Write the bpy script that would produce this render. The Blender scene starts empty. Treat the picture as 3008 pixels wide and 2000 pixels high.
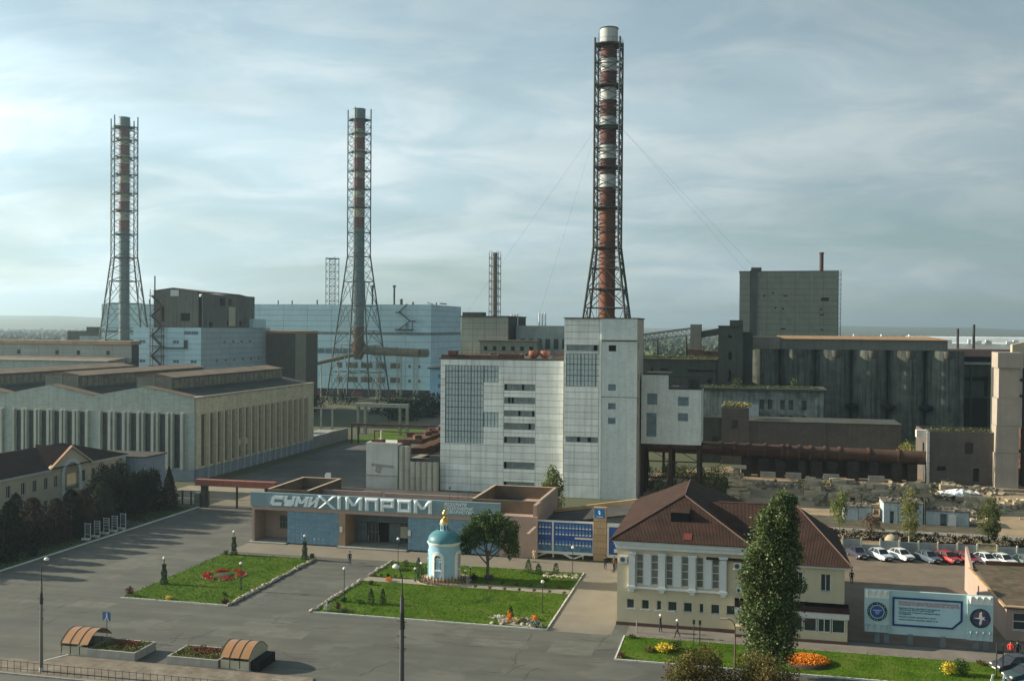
import bpy, math, random
import numpy as np
from mathutils import Vector, Matrix
rad = math.radians
S = bpy.context.scene
COL = S.collection
rnd = random.Random(7)
nr = np.random.RandomState(11)

# ---------------------------------------------------------------- camera
CAMH = 32.0
cam = bpy.data.cameras.new('camera'); co = bpy.data.objects.new('camera', cam); COL.objects.link(co)
cam.sensor_fit = 'HORIZONTAL'; cam.sensor_width = 36; cam.lens = 2980 * 36 / 3008
cam.clip_start = 1; cam.clip_end = 60000
pitch = math.atan(40 / 2980); roll = rad(.4)
fw = Vector((0, math.cos(pitch), -math.sin(pitch))); r0 = Vector((1, 0, 0)); u0 = r0.cross(fw)
rt = math.cos(roll) * r0 + math.sin(roll) * u0; up = -math.sin(roll) * r0 + math.cos(roll) * u0
m = Matrix((rt, up, -fw)).transposed().to_4x4(); m.translation = (0, 0, CAMH)
co.matrix_world = m
S.camera = co

# ---------------------------------------------------------------- light
TH = rad(13.05); CT = math.cos(TH); ST = math.sin(TH)      # the site's street grid, turned from the view axis
SUN_EL = rad(21.5)
sdir = Vector((CT, -ST, 0)); sdir.rotate(Matrix.Rotation(rad(.9), 3, 'Z'))   # horizontal direction the shadows fall in
tosun = Vector((-sdir.x * math.cos(SUN_EL), -sdir.y * math.cos(SUN_EL), math.sin(SUN_EL)))
sun = bpy.data.lights.new('sun', 'SUN'); sun.energy = 5.0; sun.angle = rad(.55); sun.color = (1.0, .89, .70)
so = bpy.data.objects.new('sun', sun); COL.objects.link(so)
so.rotation_euler = tosun.to_track_quat('Z', 'Y').to_euler(); so.location = (0, 0, 300)
w = bpy.data.worlds.new('World'); S.world = w; w.use_nodes = True
nt = w.node_tree; N = nt.nodes; L = nt.links
for n in list(N): N.remove(n)
def nd(t, **k):
    n = N.new(t)
    for a, b in k.items(): setattr(n, a, b)
    return n
out = nd('ShaderNodeOutputWorld'); bg = nd('ShaderNodeBackground')
sky = nd('ShaderNodeTexSky', sky_type='NISHITA', sun_disc=False)
sky.sun_elevation = SUN_EL; sky.sun_rotation = math.atan2(tosun.x, tosun.y)
sky.altitude = 150; sky.air_density = 1.0; sky.dust_density = 1.2; sky.ozone_density = 1.0
tc = nd('ShaderNodeTexCoord'); sep = nd('ShaderNodeSeparateXYZ'); L.new(tc.outputs['Generated'], sep.inputs[0])
zz = nd('ShaderNodeMath', operation='MAXIMUM'); L.new(sep.outputs['Z'], zz.inputs[0]); zz.inputs[1].default_value = 0
za = nd('ShaderNodeMath', operation='ADD'); L.new(zz.outputs[0], za.inputs[0]); za.inputs[1].default_value = .24
dx = nd('ShaderNodeMath', operation='DIVIDE'); dy = nd('ShaderNodeMath', operation='DIVIDE')
L.new(sep.outputs['X'], dx.inputs[0]); L.new(za.outputs[0], dx.inputs[1]); L.new(sep.outputs['Y'], dy.inputs[0]); L.new(za.outputs[0], dy.inputs[1])
cb = nd('ShaderNodeCombineXYZ'); L.new(dx.outputs[0], cb.inputs[0]); L.new(dy.outputs[0], cb.inputs[1])
mp = nd('ShaderNodeMapping'); L.new(cb.outputs[0], mp.inputs[0]); mp.inputs['Rotation'].default_value = (0, 0, rad(14)); mp.inputs['Scale'].default_value = (.85, 1.3, 1); mp.inputs['Location'].default_value = (3.1, 1.7, 0)
def noise(scale, det, rough, dist=0.0):
    n = nd('ShaderNodeTexNoise'); n.inputs['Scale'].default_value = scale; n.inputs['Detail'].default_value = det
    n.inputs['Roughness'].default_value = rough; n.inputs['Distortion'].default_value = dist; L.new(mp.outputs[0], n.inputs['Vector']); return n
def mrange(src, a, b, c=0, d=1, smooth=True):
    r = nd('ShaderNodeMapRange'); r.interpolation_type = 'SMOOTHSTEP' if smooth else 'LINEAR'
    L.new(src, r.inputs['Value']); r.inputs['From Min'].default_value = a; r.inputs['From Max'].default_value = b
    r.inputs['To Min'].default_value = c; r.inputs['To Max'].default_value = d; return r.outputs[0]
cover = mrange(noise(1.0, 7, .52, .5).outputs['Fac'], .30, .68)            # veil of altostratus
dens = mrange(noise(2.6, 10, .6, .6).outputs['Fac'], .40, .64)        # thicker, whiter wisps
cloudA = nd('ShaderNodeMix', data_type='RGBA'); L.new(dens, cloudA.inputs['Factor'])
cloudA.inputs[6].default_value = (9.2, 11.7, 12.8, 1); cloudA.inputs[7].default_value = (12.2, 14.0, 14.4, 1)
# clouds nearer the sun are brighter: forward scattering
dotn = nd('ShaderNodeVectorMath', operation='DOT_PRODUCT'); L.new(tc.outputs['Generated'], dotn.inputs[0]); dotn.inputs[1].default_value = tuple(tosun)
gm = nd('ShaderNodeMath', operation='MULTIPLY'); L.new(dotn.outputs['Value'], gm.inputs[0]); gm.inputs[1].default_value = 1.0
ge = nd('ShaderNodeMath', operation='EXPONENT'); L.new(gm.outputs[0], ge.inputs[0])
gk = nd('ShaderNodeMath', operation='MULTIPLY'); L.new(ge.outputs[0], gk.inputs[0]); gk.inputs[1].default_value = .58; glow = gk.outputs[0]
cs = nd('ShaderNodeVectorMath', operation='SCALE'); L.new(cloudA.outputs[2], cs.inputs[0]); L.new(glow, cs.inputs['Scale'])
skyg = nd('ShaderNodeMix', data_type='RGBA', blend_type='MULTIPLY'); skyg.inputs['Factor'].default_value = 1
L.new(sky.outputs[0], skyg.inputs[6]); skyg.inputs[7].default_value = (.80, 1.02, 1.0, 1)
mx = nd('ShaderNodeMix', data_type='RGBA'); L.new(skyg.outputs[2], mx.inputs[6]); L.new(cs.outputs[0], mx.inputs[7])
cf = nd('ShaderNodeMath', operation='MULTIPLY_ADD'); L.new(cover, cf.inputs[0]); cf.inputs[1].default_value = .56; cf.inputs[2].default_value = .42
thin = mrange(sep.outputs['Z'], .30, .85, 1, .30)      # overhead the sheet is seen through its thin side
ct = nd('ShaderNodeMath', operation='MULTIPLY'); L.new(cf.outputs[0], ct.inputs[0]); L.new(thin, ct.inputs[1])
L.new(ct.outputs[0], mx.inputs['Factor'])
L.new(mx.outputs[2], bg.inputs[0]); bg.inputs[1].default_value = .05
L.new(bg.outputs[0], out.inputs[0])
S.view_settings.view_transform = 'Standard'; S.view_settings.look = 'None'; S.view_settings.exposure = 0.75; S.view_settings.gamma = 1
S.view_settings.use_curve_mapping = False
S.cycles.volume_bounces = 0
S.cycles.max_bounces = 5; S.cycles.diffuse_bounces = 2

# ---------------------------------------------------------------- materials
MATS = {}
def M(name, col, rough=.85, var=.12, scale=1.2, bump=0.0, bscale=8.0, streak=0.0, dirt=(.10, .095, .085), metal=0.0, stain=0.0, stscale=.25,
      col2=None, obj=0.0, island=0.0, spec=.3, brick=None, wave=None, trans=0.0, tracks=0.0):
    if name in MATS: return MATS[name]
    mt = bpy.data.materials.new(name); mt.use_nodes = True; t = mt.node_tree; ns = t.nodes; ls = t.links
    b = ns['Principled BSDF']; b.inputs['Roughness'].default_value = rough; b.inputs['Metallic'].default_value = metal
    b.inputs['Specular IOR Level'].default_value = spec
    tco = ns.new('ShaderNodeTexCoord'); vec = tco.outputs['Object']
    def nz(sc, d=5, mapping=None):
        n = ns.new('ShaderNodeTexNoise'); n.inputs['Scale'].default_value = sc; n.inputs['Detail'].default_value = d; n.inputs['Roughness'].default_value = .6
        if mapping:
            p = ns.new('ShaderNodeMapping'); p.inputs['Scale'].default_value = mapping; ls.new(vec, p.inputs[0]); ls.new(p.outputs[0], n.inputs['Vector'])
        else: ls.new(vec, n.inputs['Vector'])
        return n.outputs['Fac']
    def mrn(src, a, b2, c, d):
        r = ns.new('ShaderNodeMapRange'); ls.new(src, r.inputs['Value'])
        for k, v in (('From Min', a), ('From Max', b2), ('To Min', c), ('To Max', d)): r.inputs[k].default_value = v
        return r.outputs[0]
    def mix(f, a, b2, bt='MIX'):
        x = ns.new('ShaderNodeMix'); x.data_type = 'RGBA'; x.blend_type = bt
        if isinstance(f, (int, float)): x.inputs['Factor'].default_value = f
        else: ls.new(f, x.inputs['Factor'])
        for s, q in ((6, a), (7, b2)):
            if isinstance(q, tuple): x.inputs[s].default_value = (*q[:3], 1)
            else: ls.new(q, x.inputs[s])
        return x.outputs[2]
    def sc(c, f): return tuple(min(1, x * f) for x in c)
    c2 = col2 if col2 else sc(col, 1 + var)
    base = mix(mrn(nz(scale), .3, .7, 0, 1), sc(col, 1 - var), c2)
    if island:
        g = ns.new('ShaderNodeNewGeometry'); v = mrn(g.outputs['Random Per Island'], 0, 1, 1 - island, 1 + island)
        h = ns.new('ShaderNodeHueSaturation'); h.inputs['Saturation'].default_value = 1; ls.new(base, h.inputs['Color']); ls.new(v, h.inputs['Value'])
        ls.new(mrn(g.outputs['Random Per Island'], 0, 1, .5 - island * .06, .5 + island * .04), h.inputs['Hue']); base = h.outputs[0]
    if obj:
        oi = ns.new('ShaderNodeObjectInfo'); v = mrn(oi.outputs['Random'], 0, 1, 1 - obj, 1 + obj)
        h = ns.new('ShaderNodeHueSaturation'); ls.new(base, h.inputs['Color']); ls.new(v, h.inputs['Value']); base = h.outputs[0]
    hgt = None
    if brick:
        bt = ns.new('ShaderNodeTexBrick'); bw, bh, ms = brick
        cmb = ns.new('ShaderNodeCombineXYZ'); sp = ns.new('ShaderNodeSeparateXYZ'); ls.new(vec, sp.inputs[0])
        ad = ns.new('ShaderNodeMath'); ls.new(sp.outputs[0], ad.inputs[0]); ls.new(sp.outputs[1], ad.inputs[1])
        ls.new(ad.outputs[0], cmb.inputs[0]); ls.new(sp.outputs[2], cmb.inputs[1]); ls.new(cmb.outputs[0], bt.inputs['Vector'])
        bt.inputs['Scale'].default_value = 1; bt.inputs['Brick Width'].default_value = bw; bt.inputs['Row Height'].default_value = bh; bt.inputs['Mortar Size'].default_value = ms
        bt.inputs['Color1'].default_value = (.86, .86, .86, 1); bt.inputs['Color2'].default_value = (1.1, 1.1, 1.1, 1); bt.inputs['Mortar'].default_value = (.62, .62, .62, 1)
        base = mix(.75, base, bt.outputs['Color'], 'MULTIPLY')
    if wave:
        wv = ns.new('ShaderNodeTexWave'); wv.bands_direction = wave[1]; wv.inputs['Scale'].default_value = wave[0]; wv.inputs['Distortion'].default_value = .4; ls.new(vec, wv.inputs['Vector'])
        base = mix(wave[2], base, mix(wv.outputs['Fac'], (.55, .55, .55), (1.15, 1.15, 1.15)), 'MULTIPLY'); hgt = wv.outputs['Fac']
    if tracks:
        base = mix(mrn(nz(1.0, 6, (.035, .55, 1)), .35, .7, 0, tracks), base, mix(.5, base, (.02, .02, .02)))
        base = mix(mrn(nz(1.0, 3, (.11, .13, 1)), .56, .6, 0, tracks * .55), base, sc(col, 1.35))
    if stain:
        base = mix(mrn(nz(stscale, 7), .48, .68, 0, stain), base, dirt)
    if streak:
        base = mix(mrn(nz(1.0, 6, (1.6, 1.6, .07)), .46, .72, 0, streak), base, dirt)
    ls.new(base, b.inputs['Base Color'])
    if bump:
        bp = ns.new('ShaderNodeBump'); bp.inputs['Strength'].default_value = bump; bp.inputs['Distance'].default_value = .05
        ls.new(hgt if hgt is not None else nz(bscale, 6), bp.inputs['Height']); ls.new(bp.outputs[0], b.inputs['Normal'])
    if trans:
        tr = ns.new('ShaderNodeBsdfTranslucent'); ls.new(base, tr.inputs[0]); ms_ = ns.new('ShaderNodeMixShader'); ms_.inputs[0].default_value = trans
        o_ = ns['Material Output']; ls.new(b.outputs[0], ms_.inputs[1]); ls.new(tr.outputs[0], ms_.inputs[2]); ls.new(ms_.outputs[0], o_.inputs[0])
    MATS[name] = mt; return mt

# ---------------------------------------------------------------- mesh helpers (u: along the streets to the right, v: away, z: up)
def W(u, v, z=0.0): return Vector((u * CT + v * ST, -u * ST + v * CT, z))
class MB:
    def __init__(s): s.v = []; s.f = []; s.sm = []; s.mi = []; s.cm = 0
    def add(s, vs, fs, sm=False):
        b = len(s.v); s.v += [tuple(x) for x in vs]; s.f += [tuple(b + i for i in f) for f in fs]; s.sm += [sm] * len(fs); s.mi += [s.cm] * len(fs); return s
    def box(s, a, b, c, d, e, f):
        return s.add([(a, c, e), (b, c, e), (b, d, e), (a, d, e), (a, c, f), (b, c, f), (b, d, f), (a, d, f)],
                     [(0, 3, 2, 1), (4, 5, 6, 7), (0, 1, 5, 4), (1, 2, 6, 5), (2, 3, 7, 6), (3, 0, 4, 7)])
    def hexa(s, p):
        return s.add(p, [(0, 3, 2, 1), (4, 5, 6, 7), (0, 1, 5, 4), (1, 2, 6, 5), (2, 3, 7, 6), (3, 0, 4, 7)])
    def obox(s, c, d, yaw=0, px=0, py=0):
        R_ = Matrix.Rotation(yaw, 3, 'Z') @ Matrix.Rotation(px, 3, 'X') @ Matrix.Rotation(py, 3, 'Y'); o = []
        for z in (-.5, .5):
            for x, y in ((-.5, -.5), (.5, -.5), (.5, .5), (-.5, .5)): o.append(tuple(R_ @ Vector((x * d[0], y * d[1], z * d[2])) + Vector(c)))
        return s.hexa(o)
    def prism(s, pts, z0, z1):
        n = len(pts); vs = [(x, y, z0) for x, y in pts] + [(x, y, z1) for x, y in pts]
        return s.add(vs, [tuple(range(n))[::-1], tuple(range(n, 2 * n))] + [(i, (i + 1) % n, n + (i + 1) % n, n + i) for i in range(n)])
    def prismv(s, pts, v0, v1):    # outline in (u, z), thickness along v
        n = len(pts); vs = [(x, v0, z) for x, z in pts] + [(x, v1, z) for x, z in pts]
        return s.add(vs, [tuple(range(n)), tuple(range(n, 2 * n))[::-1]] + [(i, n + i, n + (i + 1) % n, (i + 1) % n) for i in range(n)])
    def prismu(s, pts, a, b):      # outline in (v, z), thickness along u
        n = len(pts); vs = [(a, y, z) for y, z in pts] + [(b, y, z) for y, z in pts]
        return s.add(vs, [tuple(range(n))[::-1], tuple(range(n, 2 * n))] + [(i, (i + 1) % n, n + (i + 1) % n, n + i) for i in range(n)])
    def tube(s, p, q, r, n=6, r2=None, cap=True, sm=True):
        p = Vector(p); q = Vector(q); r2 = r if r2 is None else r2; d = (q - p)
        if d.length < 1e-6: return s
        d.normalize(); a = d.orthogonal().normalized(); c = d.cross(a); vs = []
        for P, R_ in ((p, r), (q, r2)):
            for i in range(n):
                t = 2 * math.pi * i / n; vs.append(P + (a * math.cos(t) + c * math.sin(t)) * R_)
        s.add(vs, [(i, (i + 1) % n, n + (i + 1) % n, n + i) for i in range(n)], sm)
        if cap: s.add([vs[i] for i in range(n)], [tuple(range(n))[::-1]]); s.add([vs[n + i] for i in range(n)], [tuple(range(n))])
        return s
    def lathe(s, prof, cu, cv, n=24, sm=True, a0=0, a1=2 * math.pi):
        full = abs(a1 - a0 - 2 * math.pi) < 1e-6; k = n if full else n + 1; vs = []
        for r, z in prof:
            for i in range(k):
                t = a0 + (a1 - a0) * i / n; vs.append((cu + r * math.cos(t), cv + r * math.sin(t), z))
        fs = []
        for j in range(len(prof) - 1):
            for i in range(n):
                a = j * k + i; b = j * k + (i + 1) % k; fs.append((a, b, b + k, a + k))
        return s.add(vs, fs, sm)
    def ball(s, c, r, n=12, sz=1.0):
        return s.lathe([(r * math.sin(math.pi * i / 8) + 1e-4, c[2] - r * sz * math.cos(math.pi * i / 8)) for i in range(9)], c[0], c[1], n)
    def blob(s, c, r, seed, n=10, rz=None):   # lumpy stone / bush core
        q = random.Random(seed); rz = rz or r; vs = []; k = 6
        for j in range(k + 1):
            for i in range(n):
                t = 2 * math.pi * i / n; a = math.pi * j / k; rr = q.uniform(.78, 1.15)
                vs.append((c[0] + r * rr * math.sin(a) * math.cos(t), c[1] + r * rr * math.sin(a) * math.sin(t), c[2] - rz * rr * math.cos(a)))
        return s.add(vs, [(j * n + i, j * n + (i + 1) % n, (j + 1) * n + (i + 1) % n, (j + 1) * n + i) for j in range(k) for i in range(n)])
def mesh(name, mb, mats, org=(0, 0, 0)):
    me = bpy.data.meshes.new(name); o = org
    me.from_pydata([(a - o[0], b - o[1], c - o[2]) for a, b, c in mb.v], [], mb.f)
    me.polygons.foreach_set('use_smooth', mb.sm)
    if not isinstance(mats, (list, tuple)): mats = [mats]
    for q in mats: me.materials.append(q)
    if len(mats) > 1: me.polygons.foreach_set('material_index', mb.mi)
    me.update(); return me
def setp(o, label=None, cat=None, group=None, kind=None):
    if label: o['label'] = label
    if cat: o['category'] = cat
    if group: o['group'] = group
    if kind: o['kind'] = kind
    return o
class T:   # a thing made of parts: an Empty at its base
    def __init__(s, name, label, cat, org=(0, 0, 0), ang=0.0, group=None, kind=None, local=False):
        s.o = bpy.data.objects.new(name, None); COL.objects.link(s.o); s.org = (0, 0, 0) if local else org
        s.o.location = W(*org); s.o.rotation_euler = (0, 0, -TH + ang); s.o.empty_display_size = .5
        setp(s.o, label, cat, group, kind)
    def part(s, name, mb, mat, parent=None, label=None, kind=None, sub=None):
        me = mb if isinstance(mb, bpy.types.Mesh) else mesh(name, mb, mat, s.org)
        o = bpy.data.objects.new(name, me); COL.objects.link(o); o.parent = parent or s.o
        setp(o, label, None, None, kind); return o
def single(name, mb, mat, label=None, cat=None, group=None, kind=None, org=(0, 0, 0)):
    me = mesh(name, mb, mat, org); o = bpy.data.objects.new(name, me); COL.objects.link(o)
    o.location = W(*org); o.rotation_euler = (0, 0, -TH); return setp(o, label, cat, group, kind)
def copy_tree(o, parent=None):
    c = o.copy(); COL.objects.link(c)
    if parent: c.parent = parent
    for ch in list(o.children): copy_tree(ch, c)
    return c
def dup(root, org, label=None, ang=0.0, scale=None, group=None):
    c = copy_tree(root); c.location = W(*org); c.rotation_euler = (0, 0, -TH + ang)
    if scale: c.scale = (scale, scale, scale) if isinstance(scale, (int, float)) else scale
    if label: c['label'] = label
    if group: c['group'] = group
    return c
# faces of buildings: f(s, d, z) -> point, s along the wall, d inwards
def front(v): return lambda s, d, z: (s, v + d, z)
def right(u): return lambda s, d, z: (u - d, s, z)
def left(u): return lambda s, d, z: (u + d, s, z)
def fbox(mb, f, s0, s1, d0, d1, z0, z1):
    return mb.hexa([f(s0, d0, z0), f(s1, d0, z0), f(s1, d1, z0), f(s0, d1, z0), f(s0, d0, z1), f(s1, d0, z1), f(s1, d1, z1), f(s0, d1, z1)])
def holed(mb, f, s0, s1, z0, z1, holes, th=.35, d=0.0):
    """wall slab with real openings"""
    xs = sorted({s0, s1, *[h[0] for h in holes], *[h[1] for h in holes]}); xs = [x for x in xs if s0 <= x <= s1]
    for i in range(len(xs) - 1):
        a, b = xs[i], xs[i + 1]
        if b - a < 1e-4: continue
        hs = sorted([(h[2], h[3]) for h in holes if h[0] < (a + b) / 2 < h[1]]); z = z0
        for c, e in hs:
            if c > z: fbox(mb, f, a, b, d, d + th, z, c)
            z = max(z, e)
        if z < z1: fbox(mb, f, a, b, d, d + th, z, z1)
    return mb
def window(t, f, s0, s1, z0, z1, mf, mp_, nx=2, nz=1, d=.18, fr=.07, sill=None, name='window', parent=None, lab=None):
    mb = MB(); e = .004
    fbox(mb, f, s0, s1, d, d + .08, z0, z0 + fr); fbox(mb, f, s0, s1, d, d + .08, z1 - fr, z1)
    fbox(mb, f, s0, s0 + fr, d + e, d + .08 - e, z0 + fr, z1 - fr); fbox(mb, f, s1 - fr, s1, d + e, d + .08 - e, z0 + fr, z1 - fr)
    for i in range(1, nx): x = s0 + (s1 - s0) * i / nx; fbox(mb, f, x - fr / 2, x + fr / 2, d + e, d + .08 - e, z0 + fr, z1 - fr)
    for i in range(1, nz): z = z0 + (z1 - z0) * i / nz; fbox(mb, f, s0 + fr, s1 - fr, d + 2 * e, d + .08 - 2 * e, z - fr / 2, z + fr / 2)
    w_ = t.part(name, mb, mf, parent, lab)
    p = MB(); fbox(p, f, s0 + .01, s1 - .01, d + .05, d + .07, z0 + .01, z1 - .01); t.part('pane', p, mp_, w_)
    if sill: q = MB(); fbox(q, f, s0 - .08, s1 + .08, -.07, d, z0 - .06, z0); t.part('sill', q, sill, w_)
    return w_

# leaf clouds ------------------------------------------------------
def leaf_mesh(name, pts, size, mat, flat=.0, asp=.6, org=(0, 0, 0), rs=nr):
    n = len(pts); pts = np.asarray(pts, float) - np.array(org)
    a = rs.normal(size=(n, 3)); a[:, 2] *= (1 - flat); a /= np.linalg.norm(a, axis=1)[:, None]
    b = rs.normal(size=(n, 3)); b -= (b * a).sum(1)[:, None] * a; b /= np.linalg.norm(b, axis=1)[:, None]
    sz = (size * rs.uniform(.6, 1.35, n))[:, None]
    A = a * sz * .5; B = b * sz * .5 * asp
    vs = np.stack([pts - A, pts + B, pts + A, pts - B], 1).reshape(-1, 3)
    me = bpy.data.meshes.new(name); me.vertices.add(4 * n); me.vertices.foreach_set('co', vs.ravel())
    me.loops.add(4 * n); me.loops.foreach_set('vertex_index', np.arange(4 * n, dtype=np.int32)); me.polygons.add(n)
    me.polygons.foreach_set('loop_start', np.arange(0, 4 * n, 4, dtype=np.int32)); me.polygons.foreach_set('loop_total', np.full(n, 4, dtype=np.int32))
    me.materials.append(mat); me.update(calc_edges=True); return me
def crown_pts(blobs, n, rs=nr, shell=.55):
    """leaf centres in clumps: blobs = (cx, cy, cz, rx, ry, rz)"""
    bl = np.array(blobs, float); wgt = bl[:, 3] * bl[:, 4] * bl[:, 5]; wgt = wgt ** .67; wgt /= wgt.sum()
    k = rs.choice(len(bl), n, p=wgt); d = rs.normal(size=(n, 3)); d /= np.linalg.norm(d, axis=1)[:, None]
    r = rs.uniform(shell, 1.0, n) ** .7 * (1 + .13 * rs.normal(size=n)); return bl[k, :3] + d * r[:, None] * bl[k, 3:]
def sub_blobs(base, n, k, rs=nr, r=(.22, .4)):
    """small clumps spread over the surface of the big ones"""
    o = []
    for c in base:
        for _ in range(n):
            d = rs.normal(size=3); d /= np.linalg.norm(d); q = rs.uniform(.55, 1.0); s = rs.uniform(*r)
            o.append((c[0] + d[0] * c[3] * q, c[1] + d[1] * c[4] * q, c[2] + d[2] * c[5] * q, c[3] * s, c[4] * s, c[5] * s))
    return o
def tree(name, label, org, blobs, nleaf, size, leafm, bark, cat='tree', group=None, trunk_r=.2, trunk_h=None, sub=8, limbs=5, asp=.6, rr=(.25, .45)):
    """blobs are relative to the foot of the trunk"""
    t = T(name, label, cat, org, local=True, group=group)
    rs = np.random.RandomState(abs(hash((round(org[0], 1), round(org[1], 1)))) % 9999)
    th = trunk_h or blobs[0][2]; mb = MB(); segs = 5; px, py = 0, 0; rr0 = trunk_r
    for i in range(segs):
        nx_, ny_ = px + rs.uniform(-.05, .05) * th / segs, py + rs.uniform(-.05, .05) * th / segs
        mb.tube((px, py, th * i / segs), (nx_, ny_, th * (i + 1) / segs), rr0, 8, rr0 * .88, cap=False); px, py = nx_, ny_; rr0 *= .88
    for i in range(limbs):
        b = blobs[rs.randint(len(blobs))]; z = th * rs.uniform(.45, .95)
        mid = ((b[0]) * .5 + rs.uniform(-.2, .2), b[1] * .5 + rs.uniform(-.2, .2), z + (b[2] - z) * .6)
        mb.tube((0, 0, z), mid, trunk_r * .45, 6, trunk_r * .3, cap=False); mb.tube(mid, (b[0] + b[3] * rs.uniform(-.5, .5), b[1] + b[4] * rs.uniform(-.5, .5), b[2] + b[5] * .5), trunk_r * .3, 5, trunk_r * .1, cap=False)
    t.part('trunk', mb, bark)
    pts = crown_pts(blobs + sub_blobs(blobs, sub, 0, rs, rr), nleaf, rs)
    pts = pts[pts[:, 2] > .05]
    t.part('crown', leaf_mesh('crown', pts, size, leafm, asp=asp, rs=rs), None)
    return t
def foliage(name, label, org, blobs, nleaf, size, leafm, cat='bush', group=None, sub=6, kind=None, asp=.6):
    rs = np.random.RandomState(int(abs(org[0] * 31 + org[1] * 17)) % 9999)
    pts = crown_pts(blobs + sub_blobs(blobs, sub, 0, rs), nleaf, rs, .3); pts = pts[pts[:, 2] > .02]
    o = bpy.data.objects.new(name, leaf_mesh(name, pts, size, leafm, asp=asp, rs=rs)); COL.objects.link(o); o.location = W(*org); o.rotation_euler = (0, 0, -TH)
    return setp(o, label, cat, group, kind)
# ---------------------------------------------------------------- material palette
asph = M('asphalt', (.116, .116, .096), .9, .16, .22, .25, 30, tracks=.75, stain=.55, stscale=.07, dirt=(.075, .075, .072))
asphn = M('road_asphalt', (.125, .123, .105), .9, .14, .3, .25, 30, stain=.4, stscale=.1, dirt=(.085, .083, .08))
pave = M('concrete_paving', (.30, .265, .205), .9, .12, .3, .2, 20, stain=.4, stscale=.2, dirt=(.2, .17, .13), brick=(1.0, 1.0, .03))
dirtm = M('dirt_yard', (.32, .24, .15), .95, .3, .25, .4, 12, stain=.5, stscale=.12, dirt=(.12, .095, .07))
lotm = M('parking_lot', (.175, .14, .10), .95, .2, .3, .3, 18, stain=.5, stscale=.25, dirt=(.13, .105, .085))
farg = M('far_ground', (.085, .095, .05), .95, .35, .004, 0, stain=.5, stscale=.01, dirt=(.14, .13, .08))
lawnm = M('lawn_turf', (.070, .135, .010), .95, .35, .35, .5, 14, spec=.08, stain=.6, stscale=.35, dirt=(.13, .125, .035))
grassm = M('grass_blades', (.078, .15, .010), .9, .2, .4, spec=.08, island=.35)
darkgr = M('dark_grass', (.05, .085, .025), .95, .3, .4, .4, 10)  # darker green turf for the verge and the strip behind the fence
soil = M('soil', (.06, .045, .03), .95, .3, 2, .3, 20)
kerb = M('whitewashed_kerb', (.62, .61, .56), .85, .12, 2, .15, 20, stain=.4, stscale=1, dirt=(.3, .28, .24))
conc = M('concrete', (.30, .30, .27), .9, .14, .7, .25, 12, streak=.45, dirt=(.14, .14, .12))
concd = M('dark_concrete', (.066, .076, .064), .92, .18, .25, .3, 8, streak=.85, dirt=(.045, .04, .032), stain=.4, stscale=.15)
concs = M('silo_concrete', (.13, .148, .122), .92, .25, .3, .3, 6, streak=.97, dirt=(.035, .032, .026), stain=.6, stscale=.2)
towerc = M('block_concrete', (.215, .225, .18), .92, .12, .3, .2, 8, streak=.35, dirt=(.12, .11, .09))
white = M('white_facade_panel', (.82, .84, .79), .8, .07, .8, .12, 14, streak=.42, dirt=(.33, .30, .24), obj=.08, stain=.3, stscale=.4)
joint = M('panel_joint', (.06, .06, .055), .95, .3, 1)
whbrick = M('white_painted_brick', (.66, .71, .67), .85, .08, .6, .1, 10, streak=.3, dirt=(.34, .32, .28), brick=(.5, .16, .02))
whpl = M('white_paint', (.70, .70, .66), .6, .05, 3)
bluew = M('pale_blue_panel', (.50, .70, .75), .75, .07, .2, .1, 8, streak=.22, dirt=(.30, .38, .38), obj=.05)
bluew2 = M('pale_blue_wall', (.46, .60, .64), .8, .08, .25, .1, 8, streak=.3, dirt=(.3, .36, .36), brick=(3.0, 1.2, .012))
hallg = M('hall_grey_render', (.40, .455, .40), .9, .1, .4, .15, 10, streak=.45, dirt=(.22, .21, .18), brick=(.9, .35, .012))
hally = M('hall_yellow_render', (.70, .63, .43), .9, .1, .4, .15, 10, streak=.35, dirt=(.3, .24, .15), brick=(.9, .35, .012))
hallp = M('hall_pier', (.50, .50, .43), .9, .1, .8, .1, 10, streak=.35, dirt=(.26, .24, .2))
hallb = M('hall_blue_plinth', (.25, .31, .36), .9, .12, .6, .1, 10, streak=.4, dirt=(.17, .2, .21))
glass = M('window_glass', (.035, .045, .045), .22, .3, .4, spec=.6)
glassg = M('dusty_glass', (.11, .14, .14), .5, .35, .35, spec=.5, stain=.6, stscale=.5, dirt=(.17, .2, .19))
glassb = M('glass_block', (.50, .58, .55), .5, .12, 1.5, obj=.12)
dark = M('dark_opening', (.015, .016, .015), .95, .2, 1)
frame = M('window_frame_white', (.66, .66, .62), .6, .05, 2)
frameg = M('window_frame_grey', (.19, .21, .2), .8, .1, 2)
grid = M('grid_frame', (.13, .145, .14), .85, .2, 2)
tar = M('tar_roof', (.055, .052, .047), .95, .3, .3, .3, 8, stain=.5, stscale=.2, dirt=(.10, .085, .065))
tarl = M('roofing_felt_brown', (.17, .125, .085), .95, .25, .3, .2, 8, stain=.5, stscale=.2, dirt=(.09, .07, .05))
maroon = M('maroon_metal_roof', (.050, .031, .024), .8, .3, .8, .6, 10, stain=.8, stscale=.45, dirt=(.075, .037, .027), streak=.35, wave=(2.1, 'X', .3), spec=.1)
maroond = M('dark_maroon_roof', (.014, .010, .011), .95, .2, .6, .3, 8, spec=.02)
cream = M('cream_render', (.58, .50, .345), .85, .06, .6, .1, 12, streak=.2, dirt=(.38, .32, .22))
creamt = M('white_trim', (.66, .67, .66), .7, .05, 1.5, streak=.15, dirt=(.4, .4, .38))
pink = M('pink_render', (.42, .30, .245), .85, .08, .5, .1, 10, streak=.25, dirt=(.32, .21, .16))
bluef = M('grey_blue_fascia', (.20, .29, .32), .8, .08, .5, .1, 10, streak=.2, dirt=(.12, .15, .17))
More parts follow.
